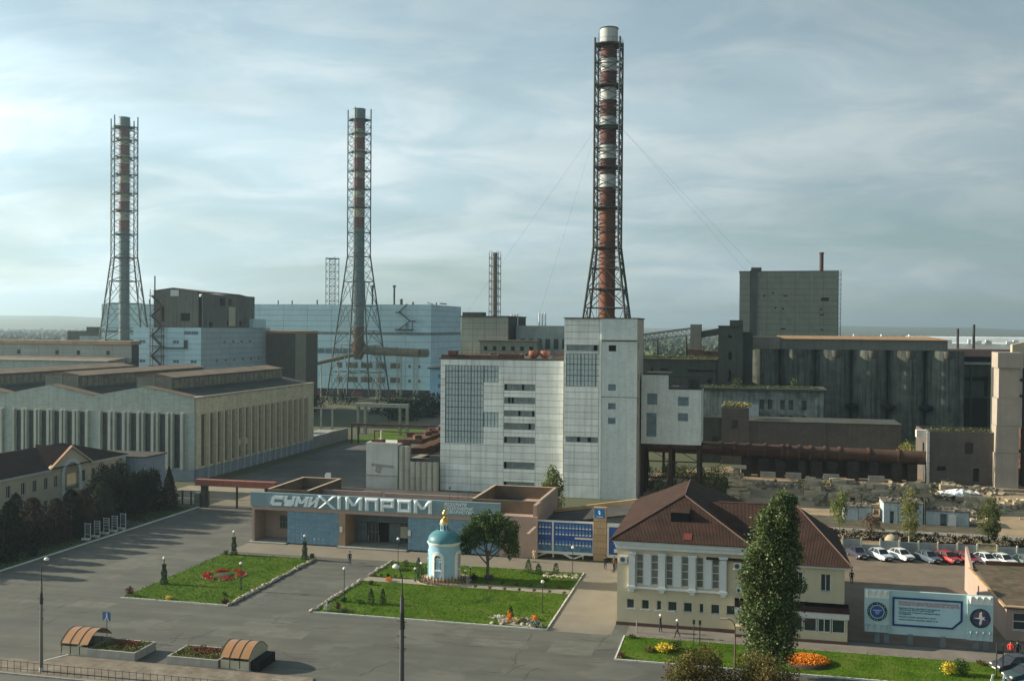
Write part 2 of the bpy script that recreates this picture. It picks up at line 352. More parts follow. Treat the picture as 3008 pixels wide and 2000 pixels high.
bluep = M('blue_relief_panel', (.18, .29, .36), .85, .12, .8, .3, 10, obj=.08)
lett = M('letter_white', (.74, .80, .80), .7, .06, 2)
rust = M('rusty_steel', (.12, .06, .038), .85, .35, .8, .4, 10, stain=.6, stscale=.5, dirt=(.05, .03, .022))
steel = M('grey_green_steel', (.075, .10, .092), .7, .2, 1, .1, 10)
steelw = M('pale_steel', (.36, .37, .32), .6, .15, .6)
steeld = M('dark_steel', (.045, .048, .043), .8, .25, 1)
tealc = M('flue_blue_grey', (.14, .20, .205), .6, .15, .3, .1, 5, stain=.4, stscale=.2, dirt=(.16, .17, .15))
redc = M('flue_faded_red', (.17, .06, .055), .7, .15, .4, stain=.4, stscale=.3, dirt=(.15, .07, .06))
credc = M('flue_cream', (.40, .37, .28), .7, .12, .4, stain=.3, stscale=.3, dirt=(.4, .34, .25))
redm = M('flue_rust_red', (.115, .042, .032), .75, .15, .3, streak=.3, dirt=(.14, .05, .035))
orgm = M('flue_orange_primer', (.18, .066, .036), .75, .15, .3, streak=.35, dirt=(.2, .07, .04))
whm = M('flue_white', (.5, .52, .50), .7, .08, .5, stain=.5, stscale=.8, dirt=(.36, .37, .35))
bluebd = M('board_blue', (.03, .085, .30), .5, .2, .6)
bluelt = M('board_light_blue', (.10, .24, .42), .5, .4, .5)
tan = M('tan_tile', (.40, .28, .17), .8, .1, .6, brick=(.9, .9, .02))
chapb = M('chapel_blue', (.32, .52, .64), .95, .1, 1.5, .15, 12, spec=.08, streak=.25, dirt=(.3, .42, .5))
chapw = M('chapel_white', (.78, .78, .74), .7, .04, 1)
tealr = M('chapel_dome_teal', (.07, .21, .24), .45, .12, .8)
gold = M('gilded', (.72, .46, .13), .28, .08, 1, metal=.9)
barkm = M('bark', (.10, .085, .065), .95, .25, 3, .4, 20)
barkw = M('birch_bark', (.5, .48, .42), .9, .25, 3)
lpop = M('leaf_poplar', (.085, .12, .03), .5, .25, .5, island=.75, trans=.25, spec=.5)
lgrn = M('leaf_green', (.055, .10, .022), .7, .2, .6, island=.45, trans=.25)
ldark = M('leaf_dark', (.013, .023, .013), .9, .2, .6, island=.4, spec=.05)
lolive = M('leaf_olive', (.10, .12, .04), .8, .2, .6, island=.45, trans=.25)
lbirch = M('leaf_birch_yellowing', (.17, .18, .05), .8, .2, .6, island=.4, trans=.3)
laut = M('leaf_autumn', (.22, .115, .03), .8, .3, .45, island=.6, trans=.25, col2=(.10, .12, .03))
lthuja = M('leaf_thuja', (.04, .085, .028), .85, .2, 1, island=.4)
lhaze = M('leaf_far', (.06, .08, .04), .9, .3, .02, island=.3)
flor = M('flower_orange', (.75, .26, .02), .8, .2, 2, island=.35)
flyel = M('flower_yellow', (.68, .52, .05), .8, .2, 2, island=.4)
flred = M('flower_red', (.55, .035, .02), .8, .2, 2, island=.4)
flwh = M('flower_white', (.75, .72, .62), .8, .1, 2, island=.2)
stonem = M('field_stone', (.36, .32, .25), .9, .25, 2, .3, 8, obj=.2)
rubm = M('rubble_stone', (.36, .30, .205), .95, .3, 1.2, .4, 8, island=.4)
gravel = M('gravel', (.34, .30, .23), .95, .3, 3, .4, 20)
polec = M('polycarbonate_orange', (.36, .185, .08), .35, .1, 1, spec=.5)
panelc = M('shelter_panel_cream', (.50, .46, .33), .7, .1, .8)
lampm = M('opal_globe', (.82, .82, .78), .25, .03, 1)
tyre = M('rubber', (.02, .02, .02), .9, .1, 2)
chrome = M('hub_metal', (.45, .45, .45), .4, .1, 2, metal=.6)
skinm = M('skin', (.45, .27, .19), .6, .05, 4)
darkcl = M('dark_cloth', (.022, .024, .028), .9, .2, 5)
greycl = M('grey_trousers', (.07, .07, .075), .9, .2, 5)

def sheet(name, pts, z, mt, label=None, kind='structure', th=None):
    mb = MB(); n = len(pts)
    if th: mb.prism(pts, z - th, z)
    else: mb.add([(a, b, z) for a, b in pts], [tuple(range(n))])
    return single(name, mb, mt, kind=kind, label=label)
def R4(a, b, c, d): return [(a, c), (b, c), (b, d), (a, d)]

# ---------------------------------------------------------------- ground
mb = MB(); NR = 48; NA = 120; rr_ = [0] + [40 * (1.1272 ** i) for i in range(NR)]
def hz(x, y):
    r = math.hypot(x, y); az = math.atan2(x, y)
    if r < 2500 or y < 0: return -.03
    t = min(1, (r - 2500) / 5500); k = 18 + 62 * max(0, min(1, (-az - .05) / .35)) + 26 * max(0, min(1, (az - .05) / .25))
    return -.03 + t * t * (3 - 2 * t) * (k + 6 * math.sin(az * 23) + 4 * math.sin(az * 61 + 1) + 5 * math.sin(r / 700 + az * 9))
vs = [(0, 0, -.03)]
for r in rr_[1:]:
    for i in range(NA):
        a = 2 * math.pi * i / NA; x, y = r * math.sin(a), r * math.cos(a); vs.append((x, y, hz(x, y)))
fs = [(0, 1 + (i + 1) % NA, 1 + i) for i in range(NA)]
for j in range(NR - 1):
    for i in range(NA): a = 1 + j * NA + i; b = 1 + j * NA + (i + 1) % NA; fs.append((a, b, b + NA, a + NA))
mb.add(vs, fs, True)
g_ = bpy.data.objects.new('ground', mesh('ground', mb, farg)); COL.objects.link(g_); g_['kind'] = 'structure'

sheet('asphalt_plaza', R4(-93.6, 62, 20, 137), 0, asph)
sheet('road', R4(-105, -55, 137, 600), 0, asph)
pm_ = [M('asphalt_patch_dark', (.096, .097, .083), .95, .2, .6, .3, 20, stain=.5, stscale=.5, dirt=(.12, .12, .10)), M('asphalt_patch_pale', (.126, .126, .106), .95, .2, .6, .3, 20, stain=.5, stscale=.5, dirt=(.10, .10, .085))]
for i, (a, b, c, d) in enumerate(((-84, -79, 96, 99.5), (-50, -44, 95.5, 98.2), (-33, -22, 90.2, 92.6), (-19, -14.5, 97.5, 102), (-56.5, -48.5, 121, 124.6), (-82.5, -78, 117, 126), (-40, -36.8, 87.5, 94.5), (-76, -70, 100.5, 103), (-55.6, -52.8, 106, 117), (-27, -21, 98.2, 100.6))):
    sheet('asphalt_patch', [(a, c), (b, c + .15), (b - .1, d), (a + .12, d - .12)], .0035, pm_[i % 2])
sheet('near_road', [(-110, 20), (70, 20), (70, 79.4), (-110, 79.4)], .004, asphn)
sheet('island_pavement', [(-72, 79.6), (-36, 79.6), (-38, 85.2), (-63.5, 85.2), (-64.5, 83.2), (-72, 83.2)], .10, M('worn_sidewalk', (.17, .14, .105), .95, .3, .8, .4, 10, stain=.6, stscale=.6, dirt=(.28, .25, .2)), th=.12)
sheet('forecourt_pavement', R4(-71.2, -13.5, 130.45, 136.9), .006, pave)
sheet('side_pavement', R4(-20.2, -13.5, 104.8, 130.45), .006, pave)
sheet('footpath', R4(-12.0, 40, 104.9, 108.75), .008, M('pavement_grey', (.19, .17, .145), .95, .15, .5, .2, 10, stain=.4, stscale=.3, dirt=(.13, .12, .1)))
sheet('parking_lot', R4(10.5, 62, 109.5, 151.2), .006, lotm)
sheet('demolition_yard', [(-20, 153), (70, 153), (70, 226), (30, 270), (-20, 226)], .004, dirtm)
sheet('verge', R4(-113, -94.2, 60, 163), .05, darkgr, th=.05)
sheet('verge_path', [(-111, 117.2), (-94.3, 113.5), (-94.3, 110), (-111, 112.5)], .056, asphn)
sheet('verge_path', [(-108, 150), (-94.3, 145.5), (-94.3, 142.5), (-108, 147)], .056, asphn)
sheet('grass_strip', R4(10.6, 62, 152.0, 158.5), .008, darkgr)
sheet('weedy_verge', [(8, 171.3), (38, 171.3), (40, 180), (8, 182)], .012, M('weedy_ground', (.10, .085, .055), .95, .4, .6, .4, 8, stain=.7, stscale=.4, dirt=(.05, .06, .03)))  # dark brownish-green weedy strip in front of the sheds
sheet('service_road', R4(8, 70, 167.0, 171.2), .010, M('service_road_concrete', (.28, .25, .2), .95, .2, .6, .2, 10, stain=.5, stscale=.3, dirt=(.18, .16, .12)))
sheet('gate_yard', R4(-108, -72, 163.5, 182), .006, M('yard_pale', (.27, .23, .17), .95, .25, .4, .3, 10, stain=.5, stscale=.2, dirt=(.18, .16, .12)))
sheet('green_strip', R4(-108, -60, 262, 300), .008, lawnm)
def kerbline(a, b, w_=.16, h=.14, seg=2.0, z=0.0, mt=kerb):
    t = MB(); a = Vector((*a, 0)); b = Vector((*b, 0)); n = max(1, int((b - a).length / seg)); d = (b - a) / n; yaw = math.atan2(d.y, d.x)
    for i in range(n):
        c = a + d * (i + .5); t.obox((c.x, c.y, z + h / 2), (d.length - .03, w_ * rnd.uniform(.93, 1.07), h * rnd.uniform(.93, 1.07)), yaw + rnd.uniform(-.004, .004))
    return single('kerb', t, mt, kind='structure')
kerbline((-93.9, 60), (-93.4, 161), .34, .13)
# lawns
def lawn(pts, z=.10):
    sheet('lawn', pts, z, lawnm, th=.11)
def tufts(region, n, size=.10, mat=grassm, z=.12, rs=nr, kind='stuff', name='grass', label='short mown grass'):
    (a, b, c, d), excl = region; p = np.column_stack([rs.uniform(a, b, n), rs.uniform(c, d, n), z + rs.uniform(-.01, .05, n)])
    keep = np.ones(n, bool)
    for e in excl: keep &= ~((p[:, 0] > e[0]) & (p[:, 0] < e[1]) & (p[:, 1] > e[2]) & (p[:, 1] < e[3]))
    p = p[keep]; o = bpy.data.objects.new(name, leaf_mesh(name, p, size, mat, asp=.35, rs=rs)); COL.objects.link(o); o.rotation_euler = (0, 0, -TH)
    return setp(o, label, 'grass', None, kind)
lawn(R4(-71, -57.5, 105, 128.9)); lawn(R4(-46.9, -20.5, 105, 119.3)); lawn([(-46.7, 121.9), (-20.6, 121.9), (-20.6, 130.2), (-46.7, 130.2)])
lawn(R4(-12.0, 23.3, 97.2, 104.7)); 
tufts(((-71, -57.6, 105.1, 128.8), []), 16000, .15, label='short mown grass of the left square lawn')
tufts(((-46.8, -20.6, 105.1, 119.2), []), 18000, .15, label='short mown grass in front of the chapel')
tufts(((-46.6, -20.7, 122, 130.1), []), 9000, .15, label='short mown grass behind the chapel')
tufts(((-12, 23.2, 97.3, 104.6), []), 12000, .13, label='short mown grass strip beside the cream building')
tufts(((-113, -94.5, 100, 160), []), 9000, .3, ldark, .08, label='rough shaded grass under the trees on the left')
sheet('garden_path', R4(-46.8, -20.5, 119.6, 121.6), .05, pave, th=.055)
mb = MB(); mb.lathe([(0.01, .0), (3.5, 0), (3.5, .12), (0.01, .12)], -37, 122.6, 32, False); single('chapel_terrace', mb, M('terrace_tile', (.46, .33, .24), .9, .15, .8, brick=(.5, .5, .03)), kind='structure')
for a, b in (((-71.1, 104.9), (-57.3, 104.9)), ((-46.9, 104.9), (-20.3, 104.9)), ((-20.35, 105.0), (-20.4, 130.3)), ((-12.1, 97.1), (23.4, 97.1)), ((-12.1, 97.2), (-12.1, 104.8))): kerbline(a, b)
for a, b in (((-71.05, 105), (-71.05, 128.9)), ((-71, 129), (-57.4, 129)), ((-46.8, 130.35), (-20.4, 130.35)), ((-12, 104.8), (23.3, 104.8))): kerbline(a, b, .1, .10, 1.0, mt=conc)
# stone edging: each stone is a part of its border
stones = [mesh('stone', MB().blob((0, 0, 0), .26, 100 + i, 8, .2), stonem) for i in range(5)]
def stone_row(label, a, b, n, group='rows of boulders edging the lawns'):
    t = T('stone_border', label, 'stone edging', (a[0], a[1], 0), group=group)
    for i in range(n):
        q = (i + .5) / n; o = bpy.data.objects.new('stone', stones[rnd.randrange(5)]); COL.objects.link(o); o.parent = t.o
        o.location = ((b[0] - a[0]) * q + rnd.uniform(-.12, .12), (b[1] - a[1]) * q, .12); o.rotation_euler = (0, 0, rnd.uniform(0, 6)); k = rnd.uniform(.7, 1.35); o.scale = (k, k * 1.2, k)
stone_row('row of pale boulders along the right edge of the left lawn', (-57.3, 105), (-57.3, 128.8), 60)
stone_row('row of pale boulders along the left edge of the near chapel lawn', (-47.0, 105), (-46.8, 119.4), 38)
stone_row('row of pale boulders along the left edge of the lawn behind the chapel', (-46.8, 121.8), (-46.6, 130), 20)

# ---------------------------------------------------------------- sign building
t = T('entrance_building', 'long low pink and blue entrance building with large Cyrillic sign on its fascia', 'building', (-71, 137, 0))
m_ = MB(); m_.box(-71, -33.4, 137, 137.5, 4.86, 5.4); t.part('lintel_band', m_, pink)
m_ = MB(); m_.box(-71.15, -33.25, 136.85, 137.3, 5.4, 7.42); t.part('sign_fascia', m_, bluef)
m_ = MB(); m_.box(-71, -33.4, 137.5, 156, 5.2, 5.5); t.part('roof', m_, tar)
m_ = MB(); m_.box(-71, -65.4, 140.5, 140.8, 0, 4.86); m_.box(-71, -70.6, 137, 140.5, 0, 4.86); m_.box(-65.6, -65.4, 137.6, 140.5, 0, 4.86); t.part('porch_wall', m_, pink)
window(t, front(140.5), -68.2, -66.2, 1.5, 3.5, frameg, glass, 4, 2, -.12)
m_ = MB(); m_.box(-71.3, -65.4, 136.4, 140.5, 0, .16); m_.box(-57.3, -46.8, 136.2, 141, 0, .2); t.part('step', m_, conc)
def relief(t, a, b, v, z0, z1):
    m_ = MB(); m_.box(a, b, v + .1, v + .4, z0, z1); t.part('wall', m_, bluep)
    nx = int((b - a) / .66); nz_ = int((z1 - z0) / .48); wd = (b - a) / nx; hh = (z1 - z0) / nz_; q = rnd.random
    pr = []
    for k in range(4):
        mm = MB(); d = .025 + .018 * k
        mm.add([(-wd * .47, 0, -hh * .44), (wd * .47, 0, -hh * .44), (wd * .47, 0, hh * .44), (-wd * .47, 0, hh * .44), (-wd * .1 + k * .03, -d, -hh * .2), (wd * .28, -d * .8, -hh * .1), (wd * .2, -d * .5, hh * .2), (-wd * .2, -d, hh * .25)],
               [(4, 5, 6, 7), (0, 1, 5, 4), (1, 2, 6, 5), (2, 3, 7, 6), (3, 0, 4, 7)])
        pr.append(mesh('relief_panel', mm, bluep))
    for i in range(nx):
        for j in range(nz_):
            if i * nz_ + j >= 300: break
            o = bpy.data.objects.new('relief_panel', pr[rnd.randrange(4)]); COL.objects.link(o); o.parent = t.o
            o.location = (a + (i + .5) * wd - t.org[0], v + .1 - t.org[1], z0 + (j + .5) * hh)
relief(t, -65.4, -57.3, 137.05, .12, 4.86); relief(t, -46.8, -33.5, 137.05, .12, 4.86)
# recessed entrance
m_ = MB(); m_.box(-57.3, -56.3, 137.0, 141, .2, 4.86); m_.box(-46.8, -46.5, 137.5, 141, .2, 4.86); t.part('jamb', m_, M('orange_jamb', (.38, .25, .16), .85, .08, 1))
m_ = MB(); m_.box(-56.3, -46.8, 140.8, 141.1, 3.1, 4.86); t.part('transom_wall', m_, M('entrance_grey', (.16, .19, .2), .8, .15, 1))
for i, (a, b) in enumerate(((-56.2, -54.4), (-54.2, -52.6), (-51.0, -49.4), (-49.4, -47.9), (-47.9, -46.9))): window(t, front(140.8), a, b, .3, 3.0, frameg, glassg if i in (0, 2) else glass, 3 if i < 2 else 2, 2, .02)
m_ = MB(); m_.box(-52.5, -51.1, 141.0, 141.2, .2, 3.0); t.part('open_doorway', m_, dark)
m_ = MB(); m_.box(-54.3, -52.55, 140.9, 141.05, .3, 1.2); m_.box(-49.2, -48.1, 140.74, 140.79, 1.0, 2.7); t.part('door_panel', m_, panelc)
m_ = MB(); m_.box(-46.75, -46.35, 136.9, 137.04, 2.2, 3.0); t.part('notice', m_, whpl)
m_ = MB(); m_.box(-57.1, -56.7, 136.85, 136.99, 2.2, 3.0); t.part('notice', m_, whpl)
m_ = MB(); m_.box(-33.45, -28.0, 137.2, 137.5, 0, 5.7); m_.box(-28.4, -28.0, 131.7, 150.6, 4.5, 4.51)
t.part('plain_wall', m_, pink)
# upstand boxes on the roof
def upstand(a, b, c, d, z0, z1, mt=pink):
    m_ = MB(); h = .28
    m_.box(a, b, c, c + h, z0, z1) if c else None
    m_.box(a, b, d - h, d, z0, z1); m_.box(a, a + h, c + h, d - h, z0, z1 - .003); m_.box(b - h, b, c + h, d - h, z0, z1 - .003); t.part('parapet', m_, tarl)
    k = MB(); k.box(a - .06, b + .06, d - h - .06, d + .06, z1, z1 + .07); k.box(a - .06, a + h + .06, c, d - h - .06, z1, z1 + .07); k.box(b - h - .06, b + .06, c, d - h - .06, z1, z1 + .07); t.part('coping', k, M('coping_tan', (.46, .35, .24), .8, .15, 1))
upstand(-70.9, -64.2, 141.9, 154.5, 5.5, 7.05); upstand(-38.2, -28.4, 140.4, 153.5, 5.5, 7.3)
m_ = MB(); m_.box(-64.2, -54.5, 147.0, 147.3, 5.5, 6.5); m_.box(-54.5, -38.4, 148.6, 148.9, 5.5, 6.1); m_.box(-28.7, -28.2, 137.5, 153.5, 0, 7.3); m_.box(-71, -28.4, 155.8, 156, 0, 5.5); m_.box(-71, -70.7, 140.8, 155.8, 0, 5.5); m_.box(-33.4, -28.7, 137.5, 155.7, 5.2, 5.45); t.part('roof_wall', m_, pink)
m_ = MB()
for x in (-69, -67.3, -65.8): m_.tube((x, 142.2, 5.5), (x, 142.2, 7.6), .03, 5)
for x, v in ((-41.8, 141), (-40, 139), (-38.6, 139.5)): m_.tube((x, v, 5.4), (x, v, 8.6), .035, 5)
m_.ball((-41.8, 141, 8.6), .16); t.part('roof_pole', m_, steeld)
# letters: every glyph its own part, cut from bars
def glyph(ch, x, z, w_, h, th, v, d, shear=0.0, ridge=False):
    P = []   # strokes: (x0,z0,x1,z1) in a unit square
    A = th / w_ / 2; B = th / h / 2
    V = lambda x_: (x_, 0, x_, 1)
    G = {'С': [(1, .93 if 0 else 1 - B, 2 * A * .6, 1 - B), (A, .12, A, .88), (2 * A * .6, B, 1, B)],
         'У': [(A, 1, A, .5), (1 - A, 1, 1 - A, .1), (A, .5, 1 - A, .5), (1 - A, B, A * 1.2, B)],
         'М': [(A, 0, A, 1), (1 - A, 0, 1 - A, 1), (A * 1.1, .95, .5, .3), (.5, .3, 1 - A * 1.1, .95)],
         'И': [(A, 0, A, 1), (1 - A, 0, 1 - A, 1), (A, .12, 1 - A, .88)],
         'Х': [(A, 0, 1 - A, 1), (A, 1, 1 - A, 0)], 'І': [(.5, 0, .5, 1)],
         'П': [(A, 0, A, 1 - B), (1 - A, 0, 1 - A, 1 - B), (0, 1 - B, 1, 1 - B)],
         'Р': [(A, 0, A, 1 - B), (0, 1 - B, 1, 1 - B), (1 - A, .42, 1 - A, 1 - B), (A, .42, 1 - 0, .42)],
         'О': [(A, B, A, 1 - B), (1 - A, B, 1 - A, 1 - B), (0, 1 - B, 1, 1 - B), (0, B, 1, B)]}[ch]
    m_ = MB(); e = 0
    for (a, b, c, f) in G:
        x0, z0, x1, z1 = x + a * w_, z + b * h, x + c * w_, z + f * h; dx_, dz_ = x1 - x0, z1 - z0; l = math.hypot(dx_, dz_)
        if abs(dx_) < 1e-6: nx_, nz_ = th / 2, 0
        elif abs(dz_) < 1e-6: nx_, nz_ = 0, th / 2
        else: nx_, nz_ = th / 2 * (1.05 if abs(dz_) > 1e-6 else 1), 0      # diagonals keep level feet
        q = [(x0 - nx_, z0 - nz_), (x1 - nx_, z1 - nz_), (x1 + nx_, z1 + nz_), (x0 + nx_, z0 + nz_)]
        q = [(a_ + shear * (b_ - z), b_) for a_, b_ in q]
        dd = d + .004 * e; e += 1
        if ridge:   # faceted face: a raised ridge along the stroke
            mx0 = ((q[0][0] + q[3][0]) / 2, (q[0][1] + q[3][1]) / 2); mx1 = ((q[1][0] + q[2][0]) / 2, (q[1][1] + q[2][1]) / 2)
            ux, uz = (mx1[0] - mx0[0]) / l, (mx1[1] - mx0[1]) / l; k = min(th * .45, l * .4)
            r0_ = (mx0[0] + ux * k, mx0[1] + uz * k); r1_ = (mx1[0] - ux * k, mx1[1] - uz * k)
            vs = [(a_, v, b_) for a_, b_ in q] + [(a_, v - d * .45 - .004 * e, b_) for a_, b_ in q] + [(r0_[0], v - dd - .1, r0_[1]), (r1_[0], v - dd - .1, r1_[1])]
            m_.add(vs, [(0, 1, 5, 4), (1, 2, 6, 5), (2, 3, 7, 6), (3, 0, 4, 7), (4, 5, 9, 8), (5, 6, 9), (6, 7, 8, 9), (7, 4, 8)])
        else: m_.prismv(q, v - dd, v)
    return m_
zb = 5.5
for ch, x, w_ in (('С', -67.95, 1.75), ('У', -66.05, 1.75), ('М', -64.15, 1.95), ('И', -62.1, 1.5)):
    z_ = 5.55 + (x + 68) * .004; t.part('letter', glyph(ch, x, 5.62, w_, 1.42, .48, 136.84, .16, .28), lett)
for ch, x, w_ in (('Х', -60.5, 2.9), ('І', -57.45, .55), ('М', -56.2, 2.6), ('П', -53.2, 2.05), ('Р', -50.85, 2.1), ('О', -48.3, 2.1), ('М', -45.85, 2.7)):
    t.part('letter', glyph(ch, x, 5.47, w_, 1.9, .55, 136.84, .2, 0, True), lett)
def text(parent, s, loc, size, mt, t_, extr=.02, off=.0, shear=0.0, name='lettering', xs=1.0, faceang=0.0, align='LEFT'):
    c = bpy.data.curves.new(name, 'FONT'); c.body = s; c.size = size; c.extrude = extr; c.offset = off; c.shear = shear; c.resolution_u = 1; c.align_x = align
    c.space_character = 1.05; o = bpy.data.objects.new(name, c); COL.objects.link(o); bpy.context.view_layer.update()
    me = bpy.data.meshes.new_from_object(o.evaluated_get(bpy.context.evaluated_depsgraph_get())); bpy.data.objects.remove(o)
    me.materials.clear(); me.materials.append(mt); q = bpy.data.objects.new(name, me); COL.objects.link(q); q.parent = parent
    q.location = tuple(a - b for a, b in zip(loc, t_.org)); q.rotation_euler = (rad(90), 0, faceang); q.scale = (xs, 1, 1); return q
for i, s in enumerate(('ВІДКРИТЕ', 'АКЦІОНЕРНЕ', 'ТОВАРИСТВО')):
    text(t.o, s, (-41.4 - i * .05, 136.83, 6.76 - i * .52), .56, lett, t, .03, .012, .25, xs=(1.18, 1.2, 1.2)[i] * .93)

# ---------------------------------------------------------------- low annex behind the notice boards
t = T('annex_shed', 'low shed with lean-to felt roof and bright tan edge behind the notice board', 'shed', (-28, 141, 0))
m_ = MB(); m_.prismv([(-27.6, 0), (-14.5, 0), (-14.5, 6.0), (-27.6, 3.9)], 141.3, 150); t.part('wall', m_, conc)
m_ = MB(); m_.prismv([(-28, 3.9), (-14.3, 6.05), (-14.3, 6.25), (-28, 4.1)], 141, 150.6); t.part('roof', m_, tar)
m_ = MB(); m_.prismv([(-28.1, 4.1), (-14.2, 6.25), (-14.2, 6.9), (-28.1, 4.55)], 150.2, 150.7); m_.box(-14.5, -14.1, 141, 150.2, 6.2, 6.6); t.part('roof_edge', m_, M('tan_edge', (.50, .33, .17), .8, .2, .6))

# ---------------------------------------------------------------- notice boards and pylon
def noticeboard(u0_, u1_, label, cols):
    t = T('notice_board', label, 'notice board', (u0_, 138.2, 0)); v = 138.2
    z0, z1 = .95, 5.1; um = (u0_ + u1_) / 2
    m_ = MB(); m_.box(u0_, u1_, v, v + .25, z1 - .12, z1 + .1); m_.box(u0_, u0_ + .25, v + .002, v + .24, z0, z1 - .12)
    m_.box(um - .12, um + .12, v + .002, v + .24, z0, z1 - .12); m_.box(u0_, u1_ + .02, v - .1, v + .3, z0 - .35, z0); m_.box(u1_ - .1, u1_, v + .004, v + .24, z0, z1 - .12); t.part('frame', m_, frame)
    for a, b in ((u0_ + .25, um - .12), (um + .12, u1_ - .1)):
        m_ = MB(); m_.box(a, b, v + .1, v + .16, z0 + .9, z1 - .12); t.part('blue_panel', m_, bluebd)
        m_ = MB(); m_.box(a, b, v + .1, v + .16, z0, z0 + .9); t.part('picture_panel', m_, M('picture_sea', (.08, .20, .33), .5, .5, 1.3, stain=.7, stscale=1.5, dirt=(.05, .07, .06)))
        n = int((b - a) / .46)
        for r, zz_ in enumerate((4.25, 3.35, 1.95)):
            for i in range(n):
                x = a + .25 + i * (b - a - .3) / n
                if r == 2 and a < um and i < 4: continue
                m_ = MB(); m_.box(x, x + .30, v + .07, v + .1, zz_ - .14, zz_ + .04); t.part('caption_card', m_, whpl)
                m_ = MB(); m_.box(x + .03, x + .27, v + .08, v + .1, zz_ + .1, zz_ + .48); t.part('portrait_card', m_, bluelt)
    m_ = MB(); m_.box(u0_ + .25, u0_ + 2.6, v + .04, v + .095, 2.92, 3.14); m_.box(u1_ - 2.6, u1_ - .12, v + .04, v + .095, 2.75, 2.98); t.part('rail', m_, whpl)
    m_ = MB()
    for q in (u0_ + 2, um, u1_ - 1.5): m_.box(q - .1, q + .1, v + .3, v + .5, 0, 4)
    for x in (u0_ + 1.7, u0_ + 7): 
        m_.prismv([(x, .65), (x + .5, .65), (x + 1.8, .05), (x + 1.2, .05)], v - .15, v + .2); m_.prismv([(x + 2.9, .65), (x + 3.3, .65), (x + 1.9, .05), (x + 1.4, .05)], v - .13, v + .18)
    t.part('zigzag_base', m_, frame)
    m_ = MB(); m_.box(u0_ - .5, u1_, v + .5, v + .9, 0, .7); t.part('base_wall', m_, concd)
noticeboard(-31.7, -20.35, 'wide white framed notice board with rows of blue portrait cards left of the tan pylon', 8)
t = T('portrait_board', 'narrow blue notice board between the tan pylon and the cream building', 'notice board', (-18.5, 138.2, 0)); m_ = MB()
m_.box(-18.5, -15.2, 138.2, 138.45, 4.7, 5.2); m_.box(-18.5, -18.2, 138.2, 138.44, .9, 4.7); m_.box(-18.5, -15.2, 138.1, 138.5, .5, .9); t.part('frame', m_, frame)
m_ = MB(); m_.box(-18.2, -15.2, 138.3, 138.36, .9, 4.7); t.part('blue_panel', m_, bluebd)
for zz_ in (4.0, 3.1):
    for x in (-17.0, -16.4): m_ = MB(); m_.box(x, x + .35, 138.26, 138.3, zz_, zz_ + .3); t.part('caption_card', m_, whpl)
m_ = MB(); m_.box(-17.5, -15.5, 138.26, 138.3, 1.2, 1.7); t.part('lettering', m_, whpl)
t = T('sign_pylon', 'tall tan tiled pylon with blue emblem square on top', 'pylon', (-20.3, 138, 0)); m_ = MB(); m_.box(-20.3, -18.55, 137.9, 138.7, 0, 7.35); t.part('shaft', m_, tan)
m_ = MB(); m_.box(-20.15, -18.75, 137.84, 137.9, 5.9, 7.2); t.part('emblem_panel', m_, M('emblem_blue', (.02, .16, .42), .4, .1, 2))
m_ = MB(); m_.tube((-19.5, 137.82, 6.9), (-19.35, 137.82, 6.7), .07, 6); m_.tube((-19.5, 137.83, 6.9), (-19.6, 137.83, 6.7), .05, 6); m_.ball((-19.42, 137.82, 6.5), .13); m_.box(-19.9, -19.0, 137.81, 137.835, 6.05, 6.12); t.part('emblem', m_, whpl)
for z in (.9, 1.8, 2.7, 3.6, 4.5, 5.4): m_ = MB(); m_.box(-20.32, -18.53, 137.88, 137.9, z, z + .025); t.part('tile_joint', m_, joint)
# ---------------------------------------------------------------- chapel
CU, CV = -37.05, 122.75
t = T('chapel', 'small pale blue round chapel with teal dome and gilded cupola on the lawn', 'chapel', (CU, CV, 0.1)); Rc = 1.95
m_ = MB(); m_.lathe([(2.25, .1), (2.25, .45), (2.05, .5), (2.05, .55)], CU, CV, 32, False); t.part('plinth', m_, M('plinth_tile', (.5, .3, .2), .85, .1, 1))
m_ = MB(); m_.lathe([(Rc, .5), (Rc, 4.75)], CU, CV, 40); t.part('wall', m_, chapb)
m_ = MB(); m_.lathe([(Rc, 4.55), (Rc + .1, 4.6), (Rc + .1, 4.72), (Rc + .22, 4.8), (Rc + .22, 4.9), (1.5, 4.9)], CU, CV, 40, False); t.part('cornice', m_, chapw)
m_ = MB(); m_.lathe([((Rc + .22) * math.cos(a), 4.88 + 1.55 * math.sin(a)) for a in [math.pi / 2 * .76 * i / 10 for i in range(11)]], CU, CV, 8, True); d_ = t.part('dome', m_, tealr)
m_ = MB(); m_.lathe([(.62, 6.2), (.62, 6.3), (.55, 6.3), (.55, 7.0), (.66, 7.05), (.66, 7.12), (.5, 7.14)], CU, CV, 8, False); t.part('drum', m_, M('drum_blue', (.35, .55, .65), .7, .05, 1))
m_ = MB()
for i in range(8):
    a = math.pi / 8 + i * math.pi / 4; c_, s_ = math.cos(a), math.sin(a); m_.obox((CU + c_ * .515, CV + s_ * .515, 6.65), (.03, .16, .5), a)
t.part('drum_window', m_, dark)
m_ = MB(); m_.lathe([(.6, 7.1), (.58, 7.3), (.45, 7.6), (.25, 7.8), (.09, 7.95), (.09, 8.02)], CU, CV, 16); t.part('cupola', m_, gold)
m_ = MB(); m_.lathe([(.09, 8.0), (.26, 8.12), (.34, 8.3), (.28, 8.5), (.1, 8.7), (.03, 8.85)], CU, CV, 16); t.part('onion_finial', m_, gold)
